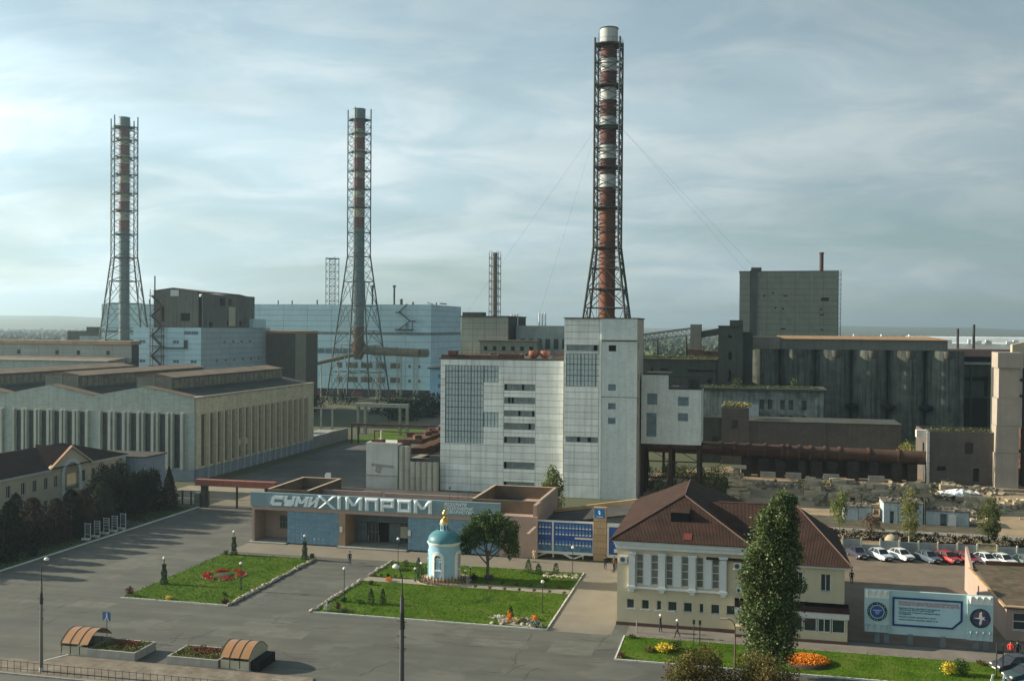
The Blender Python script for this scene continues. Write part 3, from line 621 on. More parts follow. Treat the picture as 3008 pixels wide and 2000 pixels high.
m_ = MB(); m_.box(CU - .03, CU + .03, CV - .03, CV + .03, 8.8, 9.45); m_.box(CU - .19, CU + .19, CV - .025, CV + .025, 9.14, 9.2); m_.box(CU - .1, CU + .1, CV - .024, CV + .024, 9.28, 9.33); t.part('cross', m_, gold)
def arch(t, ang, k):
    """arched niche with white surround on the round wall, facing direction ang"""
    def P(s, d, z): a = ang + s / Rc; r = Rc + d; return (CU + r * math.cos(a), CV + r * math.sin(a), z)
    def band(w0, w1, zt, z0, d0, d1):
        m_ = MB(); pts = []
        n = 12
        for (w_,) in ((w0,), (w1,)):
            l = [(-w_, z0)] + [(-w_ * math.cos(math.pi * i / n), zt + w_ * math.sin(math.pi * i / n)) for i in range(n + 1)] + [(w_, z0)]; pts.append(l)
        k_ = len(pts[0]); vs = []
        for l in pts:
            for d in (d0, d1): vs += [P(s, d, z) for s, z in l]
        fs = []
        for i in range(k_ - 1):
            fs += [(k_ + i, k_ + i + 1, 3 * k_ + i + 1, 3 * k_ + i), (i, i + 1, k_ + i + 1, k_ + i), (2 * k_ + i, 2 * k_ + i + 1, 3 * k_ + i + 1, 3 * k_ + i)]
        return m_.add(vs, fs)
    t.part('arch_surround', band(.42, .82, 3.05, .5, -.02, .13), chapw)
    m_ = MB(); n = 12; l = [(-.42, 1.62)] + [(-.42 * math.cos(math.pi * i / n), 3.05 + .42 * math.sin(math.pi * i / n)) for i in range(n + 1)] + [(.42, 1.62)]
    m_.add([P(s, .02, z) for s, z in l], [tuple(range(len(l)))]); w_ = t.part('arched_window', m_, M('dark_window', (.04, .045, .05), .3, .2, 2))
    m_ = MB(); m_.hexa([P(-.42, .02, 3.0), P(.42, .02, 3.0), P(.42, .06, 3.0), P(-.42, .06, 3.0), P(-.42, .02, 3.07), P(.42, .02, 3.07), P(.42, .06, 3.07), P(-.42, .06, 3.07)]); t.part('glazing_bar', m_, frame, w_)
    m_ = MB(); m_.hexa([P(-.5, 0, 1.5), P(.5, 0, 1.5), P(.5, .2, 1.5), P(-.5, .2, 1.5), P(-.5, 0, 1.62), P(.5, 0, 1.62), P(.5, .2, 1.62), P(-.5, .2, 1.62)]); t.part('sill', m_, chapw, w_)
    for s in (-.62, .62):
        m_ = MB(); m_.hexa([P(s - .26, 0, 2.62), P(s + .26, 0, 2.62), P(s + .26, .19, 2.62), P(s - .26, .19, 2.62), P(s - .26, 0, 2.74), P(s + .26, 0, 2.74), P(s + .26, .19, 2.74), P(s - .26, .19, 2.74)]); t.part('impost', m_, chapw, w_)
for k, a in enumerate((-98, -8, 82, 172)): arch(t, rad(a), k)
# little hedge of clipped thujas round the terrace
th0 = None
thb = [(0, 0, .45, .16, .16, .45)]
def thuja_mesh(h, r, n, seed, size=.13):
    rs = np.random.RandomState(seed); z = rs.uniform(0, 1, n); a = rs.uniform(0, 6.283, n); rr = r * np.clip(1.15 * (1 - z) ** .55, .05, 1) * rs.uniform(.6, 1.2, n) * (1 + .22 * np.sin(a * 2 + seed) * np.sin(z * 9 + seed))
    return leaf_mesh('thuja_foliage', np.column_stack([rr * np.cos(a), rr * np.sin(a), .05 + z * h]), size, lthuja, asp=.5, rs=rs)
def thuja(label, org, h, r, n=500, group=None, me=None, size=.13, name='thuja'):
    t = T(name, label, 'shrub', org, local=True, group=group); t.part('foliage', me or thuja_mesh(h, r, n, int(h * 100 + org[0] * 7) % 999, size), None)
    m_ = MB(); m_.tube((0, 0, 0), (0, 0, h * .5), .04, 5); t.part('stem', m_, barkm); return t
hm = [thuja_mesh(h, .17, 160, i, .12) for i, h in enumerate((.75, .9, 1.05))]
for i in range(22):
    a = rad(200 + i * 7.4) if i < 19 else rad(160 - (i - 19) * 9)
    thuja('small clipped thuja in the low hedge round the chapel terrace', (CU + 3.35 * math.cos(a), CV + 3.35 * math.sin(a), .1), 0, 0, group='small thujas round the chapel terrace', me=hm[i % 3], name='hedge_thuja')

# ---------------------------------------------------------------- park lamps
def park_lamp(label, org, h=3.3, ball=.19):
    t = T('park_lamp', label, 'street lamp', org, local=True, group='globe lamps round the lawns')
    m_ = MB(); m_.tube((0, 0, 0), (0, 0, h - .15), .045, 8); m_.lathe([(.12, 0), (.12, .1), (.06, .3), (.045, .5)], 0, 0, 10); t.part('post', m_, steeld)
    m_ = MB(); m_.lathe([(.05, h - .25), (.11, h - .2), (.11, h - .13)], 0, 0, 10); t.part('collar', m_, steeld)
    m_ = MB(); m_.ball((0, 0, h), ball, 14); t.part('globe', m_, lampm); return t
lamps = [((-69.6, 111.6), 'globe lamp rising out of the ivy column at the left edge of the left lawn'), ((-59.2, 111.5), 'bare globe lamp beside the red flower ring on the left lawn'),
         ((-58.6, 128.3), 'globe lamp in the ivy column at the far right corner of the left lawn'), ((-69.2, 128.3), 'globe lamp in the ivy column at the far left corner of the left lawn'),
         ((-45.7, 111.0), 'globe lamp at the left edge of the chapel lawn near the two cypresses'), ((-45.2, 128.4), 'globe lamp at the far left corner of the chapel lawn, by the entrance'),
         ((-22.0, 110.9), 'globe lamp at the near right corner of the chapel lawn above the rockery'), ((-21.7, 129.2), 'globe lamp at the far right corner of the chapel lawn before the blue board')]
for (u, v), l in lamps: park_lamp(l, (u, v, .08), 3.2 if u < -50 else 3.5)
for (u, v), l in (((-40.3, 120.9), 'low globe lamp left of the chapel, nearer the camera'), ((-40.5, 123.9), 'low globe lamp left of the chapel, behind the nearer one'), ((-33.8, 123.5), 'low globe lamp right of the chapel, farther one'), ((-33.9, 121.4), 'low globe lamp right of the chapel, nearer one')): park_lamp(l, (u, v, .08), 1.55, .15)
for (u, v), l in (((-69.6, 111.6), 'ivy column round the lamp at the left edge of the left lawn'), ((-58.6, 128.3), 'ivy column round the lamp at the far right corner of the left lawn'), ((-69.2, 128.3), 'ivy column round the lamp at the far left corner of the left lawn')):
    rs = np.random.RandomState(int(u * -10)); n = 1500; z = rs.uniform(0, 1, n); a = rs.uniform(0, 6.28, n); rr = (.42 - .2 * z + .06 * np.sin(z * 14)) * rs.uniform(.6, 1.1, n)
    o = bpy.data.objects.new('ivy_column', leaf_mesh('ivy_column', np.column_stack([rr * np.cos(a), rr * np.sin(a), z * 2.45]), .14, lthuja, rs=rs)); COL.objects.link(o); o.location = W(u, v, .1); setp(o, l, 'climbing plant', 'ivy columns on the left lawn')
n = 260; rs = np.random.RandomState(4); z = rs.uniform(0, 1, n); a = rs.uniform(0, 6.28, n); rr = .12
o = bpy.data.objects.new('climbing_plant', leaf_mesh('climbing_plant', np.column_stack([.13 * np.cos(a), .13 * np.sin(a), z * 2.2]), .12, lgrn, rs=rs)); COL.objects.link(o); o.location = W(-59.2, 111.5, .1); setp(o, 'thin climber on the bare lamp post by the red flower ring', 'climbing plant')

# flower ring on the left lawn
t = T('flower_ring', 'ring of red flower patches round a dark soil circle on the left lawn', 'flower bed', (-64.7, 117.4, .1))
m_ = MB(); m_.lathe([(.01, .16), (1.25, .15), (1.3, .1)], -64.7, 117.4, 24); t.part('soil_disc', m_, soil)
for k in range(6):
    a = rad(k * 60 + 8); c = (-64.7 + 2.3 * math.cos(a), 117.4 + 2.3 * math.sin(a)); rs = np.random.RandomState(k); n = 420
    q = rs.uniform(-.36, .36, n); r_ = 2.35 + rs.normal(0, .22, n); me = leaf_mesh('flower_patch', np.column_stack([-64.7 + r_ * np.cos(a + q), 117.4 + r_ * np.sin(a + q), .18 + rs.uniform(0, .12, n)]), .15, flred, org=t.org, rs=rs); t.part('flower_patch', me, None)
    q = rs.uniform(-.42, .42, 60); me = leaf_mesh('white_flowers', np.column_stack([-64.7 + (2.75 + rs.normal(0, .05, 60)) * np.cos(a + q), 117.4 + (2.75 + rs.normal(0, .05, 60)) * np.sin(a + q), .2 + 0 * q]), .1, flwh, org=t.org, rs=rs); t.part('white_flowers', me, None)

# lawn shrubs, cypresses, flowers
thuja('narrow dark cypress on the chapel lawn, left one of the near pair', (-41.75, 109.4, .1), 1.75, .36, 900)
thuja('narrow dark cypress on the chapel lawn, right one of the near pair', (-40.5, 109.9, .1), 1.7, .34, 900)
thuja('dark cypress left of the chapel on the far lawn', (-41.2, 125.0, .1), 1.9, .42, 900)
thuja('tall dark cypress under the pale statue behind the chapel lawn', (-27.4, 128.6, .1), 1.7, .5, 900)
thuja('middle dark cypress right of the pale statue', (-26.0, 128.2, .1), 1.3, .45, 800)
thuja('right dark cypress of the three by the far lamp', (-23.7, 128.3, .1), 1.5, .45, 800)
thuja('dark cypress rising out of the rockery at the near right lawn corner', (-25.0, 108.2, .1), 1.2, .25, 700)
def bush(label, org, r, h, n, mt, cat='bush', size=.16, k=3, name='bush', group=None):
    q = random.Random(int(abs(org[0] * 13 + org[1])))
    bl = [(q.uniform(-.4, .4) * r * (k > 1), q.uniform(-.4, .4) * r * (k > 1), h * .5, r * .7, r * .7, h * .5) for _ in range(k)]
    return foliage(name, label, org, bl, n, size, mt, cat, group)
lred = M('leaf_purple_red', (.13, .05, .035), .8, .2, 1, island=.4)
for a in [('round topiary ball at the near left corner of the left lawn', (-70.4, 105.7, .1), .52, 1.1, 500, lred, 'bush', .14),
          ('yellow-green bush at the near edge of the left lawn', (-65.0, 105.4, .1), .45, .5, 300, flyel, 'bush', .14),
          ('small dark shrub near the right edge of the left lawn', (-59.6, 108.2, .1), .35, .6, 250, lgrn, 'bush', .13),
          ('reddish bush at the near right corner of the left lawn', (-58.0, 105.4, .1), .55, .6, 400, lred, 'bush', .14),
          ('dark shrub at the far right corner of the left lawn', (-57.6, 128.6, .1), .5, .7, 400, lolive, 'bush', .15),
          ('dark green low bush by the far left lamp of the left lawn', (-70.2, 128.0, .1), .4, .6, 200, lgrn, 'bush', .15),
          ('pale blooming bush at the near left tip of the chapel lawn', (-45.6, 105.6, .1), .6, .9, 500, M('pale_bloom', (.4, .42, .3), .8, .3, 2, island=.4), 'bush', .14),
          ('purple bush at the near left tip of the chapel lawn', (-44.4, 106.2, .1), .38, .9, 350, lred, 'bush', .14),
          ('low grey-green shrub behind the pale blooming bush', (-43.6, 105.5, .1), .55, .5, 350, lolive, 'bush', .14),
          ('dark low juniper beside the left lamp of the chapel lawn', (-45.3, 109.6, .1), .5, .5, 350, lgrn, 'bush', .14),
          ('low spreading juniper left of the two cypresses', (-43.2, 109.5, .1), .7, .4, 350, lgrn, 'bush', .14),
          ('small dark bush beside the path left of the chapel', (-44.8, 117.6, .1), .42, .6, 300, lgrn, 'bush', .14),
          ('orange flowering bush on the path left of the chapel', (-43.5, 119.9, .1), .6, .45, 400, flor, 'flowers', .13),
          ('brown low bush on the far left lawn', (-44.0, 128.0, .1), .55, .8, 350, lolive, 'bush', .14),
          ('dark creeping shrub on the far left lawn', (-43.2, 125.4, .1), .9, .35, 400, lgrn, 'bush', .14),
          ('dark bush just right of the chapel terrace', (-32.9, 122.3, .1), .55, 1.0, 500, ldark, 'bush', .15),
          ('orange flowers in the rockery, upright clump', (-24.6, 106.3, .1), .38, 1.25, 450, flor, 'flowers', .13),
          ('orange flowers at the right end of the rockery', (-22.2, 108.0, .1), .5, .5, 400, flor, 'flowers', .12),
          ('silvery round bush at the near right corner kerb of the chapel lawn', (-21.8, 105.3, .1), .72, .8, 700, M('leaf_silver', (.16, .2, .15), .8, .3, 2, island=.4), 'bush', .13),
          ('yellow flowers in the rockery', (-23.9, 106.8, .1), .7, .35, 400, flyel, 'flowers', .12),
          ('white flowers in the rockery', (-26.3, 107.9, .1), .7, .2, 250, flwh, 'flowers', .12),
          ('grey-green rockery cushion plant', (-23.2, 106.7, .1), .8, .5, 500, lolive, 'plant', .13),
          ('brown bush by the far right lamp rock garden', (-24.4, 124.9, .1), .6, .4, 350, lolive, 'bush', .14),
          ('reddish bush at the near left tip of the front lawn strip', (-11.6, 97.6, .1), .5, .55, 400, lred, 'bush', .13),
          ('low bush at the far left tip of the front lawn strip', (-11.3, 104.3, .1), .5, .4, 300, lolive, 'bush', .13),
          ('yellow round flower bush left of the poplar', (-7.7, 100.6, .1), 1.15, .85, 1600, flyel, 'flowers', .13),
          ('dark green half of the round bed left of the poplar', (-6.7, 101.3, .1), .9, .9, 900, lgrn, 'bush', .14),
          ('rust coloured fringe of the round bed left of the poplar', (-9.0, 100.3, .1), .8, .4, 700, laut, 'bush', .13),
          ('yellow variegated shrub right of the big orange bed', (18.6, 100.3, .1), .8, 1.2, 800, flyel, 'bush', .15),
          ('dark green shrub behind the yellow variegated one', (19.7, 100.6, .1), .8, 1.5, 800, lgrn, 'bush', .15),
          ('small rust bush at the far right end of the lawn strip', (22.0, 104.0, .1), .6, .4, 300, laut, 'bush', .13)]:
    l, o_, r_, h_, n_, mt_, c_, s_ = a; bush(l, o_, r_, h_, n_, mt_, c_, s_, name='flowers' if c_ == 'flowers' else 'bush')
rs = np.random.RandomState(5); n = 5000; a = rs.uniform(0, 6.28, n); r_ = np.sqrt(rs.uniform(0, 1, n)); 
o = bpy.data.objects.new('flower_bed', leaf_mesh('flower_bed', np.column_stack([2.15 * r_ * np.cos(a), 1.75 * r_ * np.sin(a), .15 + .55 * np.sqrt(1 - r_ * r_ * .95) * rs.uniform(.85, 1.05, n)]), .14, flor, rs=rs)); COL.objects.link(o); o.location = W(5.9, 100.5, .1); setp(o, 'big domed bed of bright orange marigolds right of the poplar', 'flower bed')
single('bed_mound', MB().lathe([(2.1, .1), (1.9, .4), (1.2, .6), (.01, .68)], 5.9, 100.5, 24), soil, 'soil mound under the orange marigolds', 'soil mound')
# path edging plants
for i in range(14):
    u = -33 + i * .92; bush('low tuft in the row along the right half of the garden path', (u, 119.45 if i % 2 else 121.85, .1), .32, .34, 110, (lred, lgrn, lolive)[i % 3], 'plant', .13, 1, 'edging_plant', 'tufts edging the garden path')
for i in range(5): bush('low tuft in the row along the left half of the garden path', (-46 + i * .9, 121.8, .1), .35, .36, 120, (laut, lgrn, ldark)[i % 3], 'plant', .13, 1, 'edging_plant', 'tufts edging the left garden path')
t = T('rockery', 'small rockery of pale stones at the near right corner of the chapel lawn', 'rockery', (-24, 106.8, .1))
m_ = MB(); m_.prism([(-27.5, 107.8), (-26, 107.0), (-25.4, 105.6), (-22.8, 105.2), (-20.9, 105.15), (-21.3, 106.9), (-22.2, 108.4), (-25, 108.6)], .1, .13); t.part('gravel_bed', m_, gravel)
for i in range(46):
    o = bpy.data.objects.new('stone', stones[i % 5]); COL.objects.link(o); o.parent = t.o; q = rnd.random(); o.location = (rnd.uniform(-3.2, 2.8) * (.4 + .6 * q), rnd.uniform(-1.4, 1.6), .06); k = rnd.uniform(.45, 1.0); o.scale = (k, k, k * 1.2)
t = T('rock_garden', 'low rock garden of grey stones beside the far right lamp', 'rockery', (-23, 127.9, .1))
for i in range(34):
    o = bpy.data.objects.new('stone', stones[i % 5]); COL.objects.link(o); o.parent = t.o; o.location = (rnd.uniform(-2, 2.2), rnd.uniform(-.9, .9), .05); k = rnd.uniform(.5, 1.2); o.scale = (k, k, k)
# a leaning dry branch and small statue
t = T('statue', 'small pale stone figure on a low pedestal in front of the blue notice board', 'statue', (-28.0, 135.0, 0))
m_ = MB(); m_.box(-28.25, -27.75, 134.8, 135.2, 0, .25); t.part('pedestal', m_, conc)
def skin_body(name, joints, edges, mats, matf, sub=1):
    me = bpy.data.meshes.new(name); me.from_pydata([j[0] for j in joints], edges, []); o = bpy.data.objects.new(name, me); COL.objects.link(o)
    sm = o.modifiers.new('s', 'SKIN'); me.skin_vertices[0].data[0].use_root = True
    for i, j in enumerate(joints): me.skin_vertices[0].data[i].radius = (j[1], j[2] if len(j) > 2 else j[1])
    sm.use_smooth_shade = True
    ss = o.modifiers.new('d', 'SUBSURF'); ss.levels = ss.render_levels = sub
    bpy.context.view_layer.update(); m2 = bpy.data.meshes.new_from_object(o.evaluated_get(bpy.context.evaluated_depsgraph_get()))
    bpy.data.objects.remove(o); m2.materials.clear()
    for q in mats: m2.materials.append(q)
    for p in m2.polygons: p.material_index = matf(p.center); p.use_smooth = True
    m2.name = name; return m2
def person(label, org, facing, jacket, trousers=greycl, stride=.22, arm=.12, helmet=None, group=None, hair=M('hair_dark', (.02, .015, .012), .8, .1, 3), scale=1.0, bare=False):
    """x: to the person's left, -y: forward"""
    s = stride; J = [((0, 0, .95), .15, .11), ((0, .0, 1.15), .15, .105), ((0, 0, 1.38), .17, .11), ((0, 0, 1.5), .06), ((0, -.02, 1.58), .055),            # pelvis..neck
         ((.10, 0, .88), .10), ((.11, -s * .55, .5), .07), ((.11, -s * .75, .09), .048), ((.11, -s * .75 - .17, .04), .04),
         ((-.10, 0, .88), .10), ((-.11, s * .3, .5), .07), ((-.11, s, .10), .048), ((-.11, s - .15, .04), .04),
         ((.21, 0, 1.41), .07), ((.26, arm * .6, 1.14), .05), ((.27, -arm * .4, .90), .038), ((.27, -arm * .8, .80), .035, .02),
         ((-.21, 0, 1.41), .07), ((-.26, -arm * .3, 1.14), .05), ((-.27, -arm * 1.6, .92), .038), ((-.27, -arm * 2.1, .84), .035, .02),
         ((0, -.02, 1.68), .085, .10), ((0, -.01, 1.76), .075, .085)]
    E_ = [(0, 1), (1, 2), (2, 3), (3, 4), (4, 21), (21, 22), (0, 5), (5, 6), (6, 7), (7, 8), (0, 9), (9, 10), (10, 11), (11, 12), (2, 13), (13, 14), (14, 15), (15, 16), (2, 17), (17, 18), (18, 19), (19, 20)]
    def mf(c):
        if c.z > 1.53: return 2
        if c.z < .09: return 3
        if abs(c.x) > .2 and c.z < .87: return 2
        if abs(c.x) > .2 and c.z < 1.42: return 2 if bare and c.z < 1.15 else 0
        return 0 if c.z > .93 else 1
    t = T('person', label, 'person', org, facing, local=True, group=group)
    t.part('body', skin_body('body', J, E_, [jacket, trousers, skinm, darkcl], mf, 1), None)
    m_ = MB(); m_.lathe([(.001, 1.875), (.06, 1.865), (.10, 1.81), (.108, 1.73), (.09, 1.70)], 0, .01, 12)
    if helmet:
        m_ = MB(); m_.lathe([(.001, 1.90), (.07, 1.885), (.12, 1.83), (.135, 1.75), (.175, 1.735), (.175, 1.725), (.1, 1.72)], 0, 0, 14); t.part('helmet', m_, helmet)
    else: t.part('hair', m_, hair)
    m_ = MB(); m_.blob((0, -.115, 1.69), .018, 3, 6); m_.blob((.035, -.10, 1.72), .011, 4, 6); m_.blob((-.035, -.10, 1.72), .011, 5, 6); t.part('face', m_, skinm)
    t.o.scale = (scale,) * 3; return t
sj = [((0, 0, .9), .13, .1), ((0, 0, 1.2), .15, .1), ((0, 0, 1.42), .05), ((.1, 0, .8), .09), ((.11, -.05, .3), .06), ((-.1, 0, .8), .09), ((-.14, .1, .3), .06), ((.22, 0, 1.3), .06), ((.3, -.2, 1.45), .04), ((-.22, 0, 1.3), .06), ((-.26, 0, 1.0), .045), ((0, -.02, 1.56), .1)]
t.part('figure', skin_body('figure', [((a[0] , a[1], a[2] + .15), *r) for a, *r in sj], [(0, 1), (1, 2), (2, 11), (0, 3), (3, 4), (0, 5), (5, 6), (1, 7), (7, 8), (1, 9), (9, 10)], [M('pale_gilt', (.6, .5, .3), .6, .1, 2)], lambda c: 0), None)
whj = M('white_helmet', (.8, .8, .78), .4, .03, 3)
person('man in dark jacket and jeans standing on the plaza between the lawns', (-51.6, 127.2, .0), rad(35), darkcl, M('jeans', (.06, .08, .13), .9, .2, 5), .08, .02)
person('worker in white helmet walking in front of the cream building, left one', (-8.6, 107.3, .01), rad(80), darkcl, M('navy_trousers', (.03, .035, .05), .9, .2, 5), .12, .08, whj)
person('worker in white helmet striding towards the lawn strip, right one', (-6.75, 105.9, .01), rad(-75), darkcl, M('navy_trousers', (.03, .035, .05), .9, .2, 5), .34, .16, whj)
person('man in dark suit on the side pavement by the pylon, left one', (-18.0, 133.2, .01), rad(10), darkcl, greycl, .14, .06)
person('person in brown jacket and dark trousers near the pylon, right one', (-16.8, 133.0, .01), rad(-20), M('brown_cloth', (.13, .07, .05), .9, .2, 5), darkcl, .2, .1)
person('dark dressed person walking across the parking lot', (13.1, 133.5, .01), rad(170), darkcl, darkcl, .1, .06)
person('person in red jacket walking at the lower right corner', (25.3, 106.9, .01), rad(150), M('red_jacket', (.62, .045, .03), .7, .15, 5), darkcl, .16, .08)
person('person in dark clothes beside the one in the red jacket', (25.95, 107.1, .01), rad(150), darkcl, darkcl, .12, .08)

# ---------------------------------------------------------------- cream building with maroon roof
t = T('cream_building', 'two storey cream building with white cornice and hipped maroon roof', 'building', (-13.4, 108.9, 0)); F = front(108.9)
sm = [(-12.35, -11.55), (-10.75, -9.95), (-9.15, -8.65), (-7.95, -7.0), (-6.3, -5.4), (-4.65, -4.2), (-3.45, -2.55), (-1.85, -.95)]
hol = [(a, b, 1.85, 2.85) for a, b in sm]; bay = [(-11.35, -10.6), (-9.75, -9.0), (-8.2, -7.45), (-6.55, -5.8), (-5.0, -4.25), (-3.35, -2.6)]
hol += [(a, b, 4.5, 7.75) for a, b in bay]
m_ = MB(); holed(m_, F, -13.4, .1, 0.35, 8.35, hol, .4); m_.box(-13.4, -13.0, 109.3, 134, .35, 8.3); t.part('wall', m_, cream)
m_ = MB(); m_.box(-13.48, .12, 108.82, 109.2, 0, .35); m_.box(.12, 10.2, 108.86, 109.2, 0, .3); t.part('plinth', m_, M('plinth_brown', (.12, .075, .06), .9, .1, 1))
for a, b in sm: window(t, F, a, b, 1.85, 2.85, frame, glass, 1, 1, .15, .06, creamt)
for a, b in bay: window(t, F, a, b, 4.5, 7.75, frame, M('glass_curtain', (.15, .15, .135), .35, .35, 1.2, spec=.6), 1, 4, .1, .07)
for a, b in ((-10.55, -9.8), (-7.4, -6.6), (-4.2, -3.4)): m_ = MB(); m_.box(a, b, 108.86, 108.9, 4.45, 7.8); t.part('infill_panel', m_, creamt)
for x in (-12.15, -8.95, -5.75, -2.55):
    m_ = MB(); m_.box(x, x + .68, 108.55, 108.9, 4.35, 7.75); m_.box(x - .12, x + .8, 108.45, 108.9, 7.75, 8.0); m_.box(x - .1, x + .78, 108.48, 108.9, 4.05, 4.35); m_.box(x + .08, x + .6, 108.58, 108.9, 3.75, 4.05); t.part('pilaster', m_, creamt)
m_ = MB(); m_.box(-12.3, -1.75, 108.52, 108.898, 4.1, 4.3); t.part('bay_sill', m_, creamt)
m_ = MB(); m_.box(-13.55, .25, 108.6, 109.3, 8.3, 8.75); m_.box(-13.75, .45, 108.4, 109.3, 8.75, 9.1); m_.box(-13.9, .6, 108.2, 109.3, 9.1, 9.3); m_.box(-13.7, -13.3, 109.3, 134.3, 8.3, 9.25); m_.box(.0, .5, 109.3, 112, 8.3, 9.25); t.part('cornice', m_, creamt)
m_ = MB(); E_ = 9.3
m_.add([(-14.1, 108.1, E_), (.8, 108.1, E_), (-6.65, 115.4, 13.2), (-14.1, 134.5, E_), (-6.65, 127.5, 13.2), (.8, 134.5, E_)], [(0, 1, 2), (0, 2, 4, 3), (1, 5, 4, 2), (3, 4, 5)]); m_.box(-14.1, .8, 108.1, 134.5, 9.2, 9.3); t.part('roof', m_, maroon)
m_ = MB()
for a, b in (((-14.1, 108.1, E_), (-6.65, 115.4, 13.2)), ((.8, 108.1, E_), (-6.65, 115.4, 13.2)), ((-6.65, 115.4, 13.2), (-6.65, 127.5, 13.2)), ((5.6, 117.8, 12.2), (10.7, 108.5, 7.7)), ((5.6, 117.8, 12.2), (-3, 117.8, 12.2))): m_.tube(Vector(a) + Vector((0, 0, .03)), Vector(b) + Vector((0, 0, .03)), .09, 5)
t.part('ridge_cap', m_, M('ridge_brown', (.10, .062, .045), .7, .2, 1))
def on(u, v): return 9.3 + (v - 108.1) * 3.9 / 7.3
m_ = MB(); a, b = -7.9, -5.9; v0 = 111.2; m_.add([(a, v0, on(0, v0)), (b, v0, on(0, v0)), (b, v0, on(0, v0) + 1.0), (a, v0, on(0, v0) + 1.0), (a, 113.4, on(0, 113.4)), (b, 113.4, on(0, 113.4))], [(0, 3, 4), (1, 5, 2), (3, 2, 5, 4)]); dm = t.part('dormer', m_, maroon)
m_ = MB(); m_.box(a + .05, b - .05, v0 + .02, v0 + .06, on(0, v0), on(0, v0) + .95); t.part('dormer_opening', m_, dark, dm)
m_ = MB(); q0, q1 = 108.6, 109.5; m_.add([(-6.4, q0, on(0, q0) + .05), (-5.5, q0, on(0, q0) + .05), (-5.5, q1, on(0, q1) + .05), (-6.4, q1, on(0, q1) + .05)], [(0, 1, 2, 3)]); t.part('roof_patch', m_, M('fresh_red_sheet', (.16, .04, .03), .6, .1, 1))
hw = [(1.6, 2.6, 4.9, 6.8), (5.0, 5.9, 4.9, 6.8), (7.65, 8.65, 4.95, 6.75)]
m_ = MB(); holed(m_, front(109.0), .1, 10.0, .3, 7.4, hw, .4); m_.box(9.6, 10.0, 109.4, 126, .3, 7.4); t.part('wing_wall', m_, cream)
for a, b, c, d in hw: window(t, front(109.0), a, b, c, d, frame, glass, 2, 1, .15, .07, creamt)
m_ = MB(); m_.box(.12, 10.35, 108.7, 109.4, 7.35, 7.65); m_.box(9.9, 10.3, 109.4, 126.4, 7.35, 7.65); t.part('eaves_board', m_, creamt)
m_ = MB(); e2 = 7.65; m_.add([(-4, 108.5, e2), (10.7, 108.5, e2), (5.6, 117.8, 12.2), (-4, 117.8, 12.2), (10.7, 127.1, e2), (-4, 127.1, e2)], [(0, 1, 2, 3), (1, 4, 2), (4, 5, 3, 2)]); m_.box(.8, 10.7, 108.5, 127.1, 7.6, 7.65); t.part('wing_roof', m_, maroon)
m_ = MB(); m_.box(-1, 10.35, 107.5, 109.1, 2.55, 3.15); pr = t.part('porch_fascia', m_, frame); m_ = MB(); m_.add([(-1, 107.4, 3.15), (10.4, 107.4, 3.15), (10.4, 109.0, 3.75), (-1, 109.0, 3.75)], [(0, 1, 2, 3)]); t.part('porch_roof', m_, maroond)
m_ = MB(); m_.box(-.9, 10.2, 107.6, 109.0, .3, 1.1); m_.box(10.0, 10.2, 107.61, 109, 1.1, 2.55); t.part('porch_wall', m_, cream)
for i in range(7): window(t, front(107.6), .4 + i * 1.38, .4 + i * 1.38 + 1.28, 1.12, 2.52, frame, glass, 2 if i % 2 else 1, 1, 0, .08)
m_ = MB(); m_.box(-.9, 10.25, 107.5, 107.6, 0, .3); t.part('porch_plinth', m_, M('plinth_brown', (.1, .07, .06)))
def ac(t_org, x, z, s=1.0):
    t = T('air_conditioner', t_org, 'air conditioner', (x, 108.6, z), group='air conditioners on the cream building')
    m_ = MB(); m_.box(x, x + .85 * s, 108.55, 108.88, z, z + .75 * s); t.part('casing', m_, frame)
    m_ = MB(); m_.tube((x + .35 * s, 108.54, z + .37 * s), (x + .35 * s, 108.56, z + .37 * s), .27 * s, 16); t.part('fan_grille', m_, glassg); m_ = MB(); m_.tube((x + .35 * s, 108.52, z + .37 * s), (x + .35 * s, 108.54, z + .37 * s), .09 * s, 8); t.part('fan_hub', m_, steeld)
ac('grey air conditioner left of the tall windows of the cream building', -13.15, 6.75); ac('grey air conditioner right of the tall windows, upper one', -1.15, 6.75); ac('small air conditioner with dark fan lower right of the tall windows', -.85, 4.35, .7)

# ---------------------------------------------------------------- big billboard
t = T('billboard', 'wide pale blue billboard with framed text between two round emblems', 'billboard', (12, 109.2, 0)); v = 109.2
bbm = M('billboard_blue_grey', (.42, .56, .57), .6, .07, .5, streak=.15, dirt=(.25, .33, .35))
m_ = MB(); m_.box(14.35, 21.75, v, v + .35, 1.0, 5.42); t.part('centre_board', m_, bbm)
m_ = MB(); m_.box(12.0, 14.35, v - .25, v + .35, 1.15, 5.42); t.part('emblem_board', m_, bbm); m_ = MB(); m_.box(21.75, 24.15, v - .25, v + .35, 1.0, 5.42); t.part('emblem_board', m_, bbm)
m_ = MB(); m_.box(14.85, 21.15, v - .03, v, 2.0, 4.65); t.part('text_field', m_, M('text_field_blue', (.45, .62, .68), .6, .05, 1))
m_ = MB(); bl = .16; o1 = [(14.7, 4.8), (21.35, 4.8), (21.35, 2.75), (20.45, 1.88), (14.7, 1.88)]; i1 = [(14.88, 4.62), (21.17, 4.62), (21.17, 2.83), (20.38, 2.06), (14.88, 2.06)]
for i in range(5):
    j = (i + 1) % 5; m_.prismv([o1[i], o1[j], i1[j], i1[i]], v - .09, v - .03)
t.part('blue_border', m_, M('border_blue', (.015, .05, .16), .5, .1, 1))
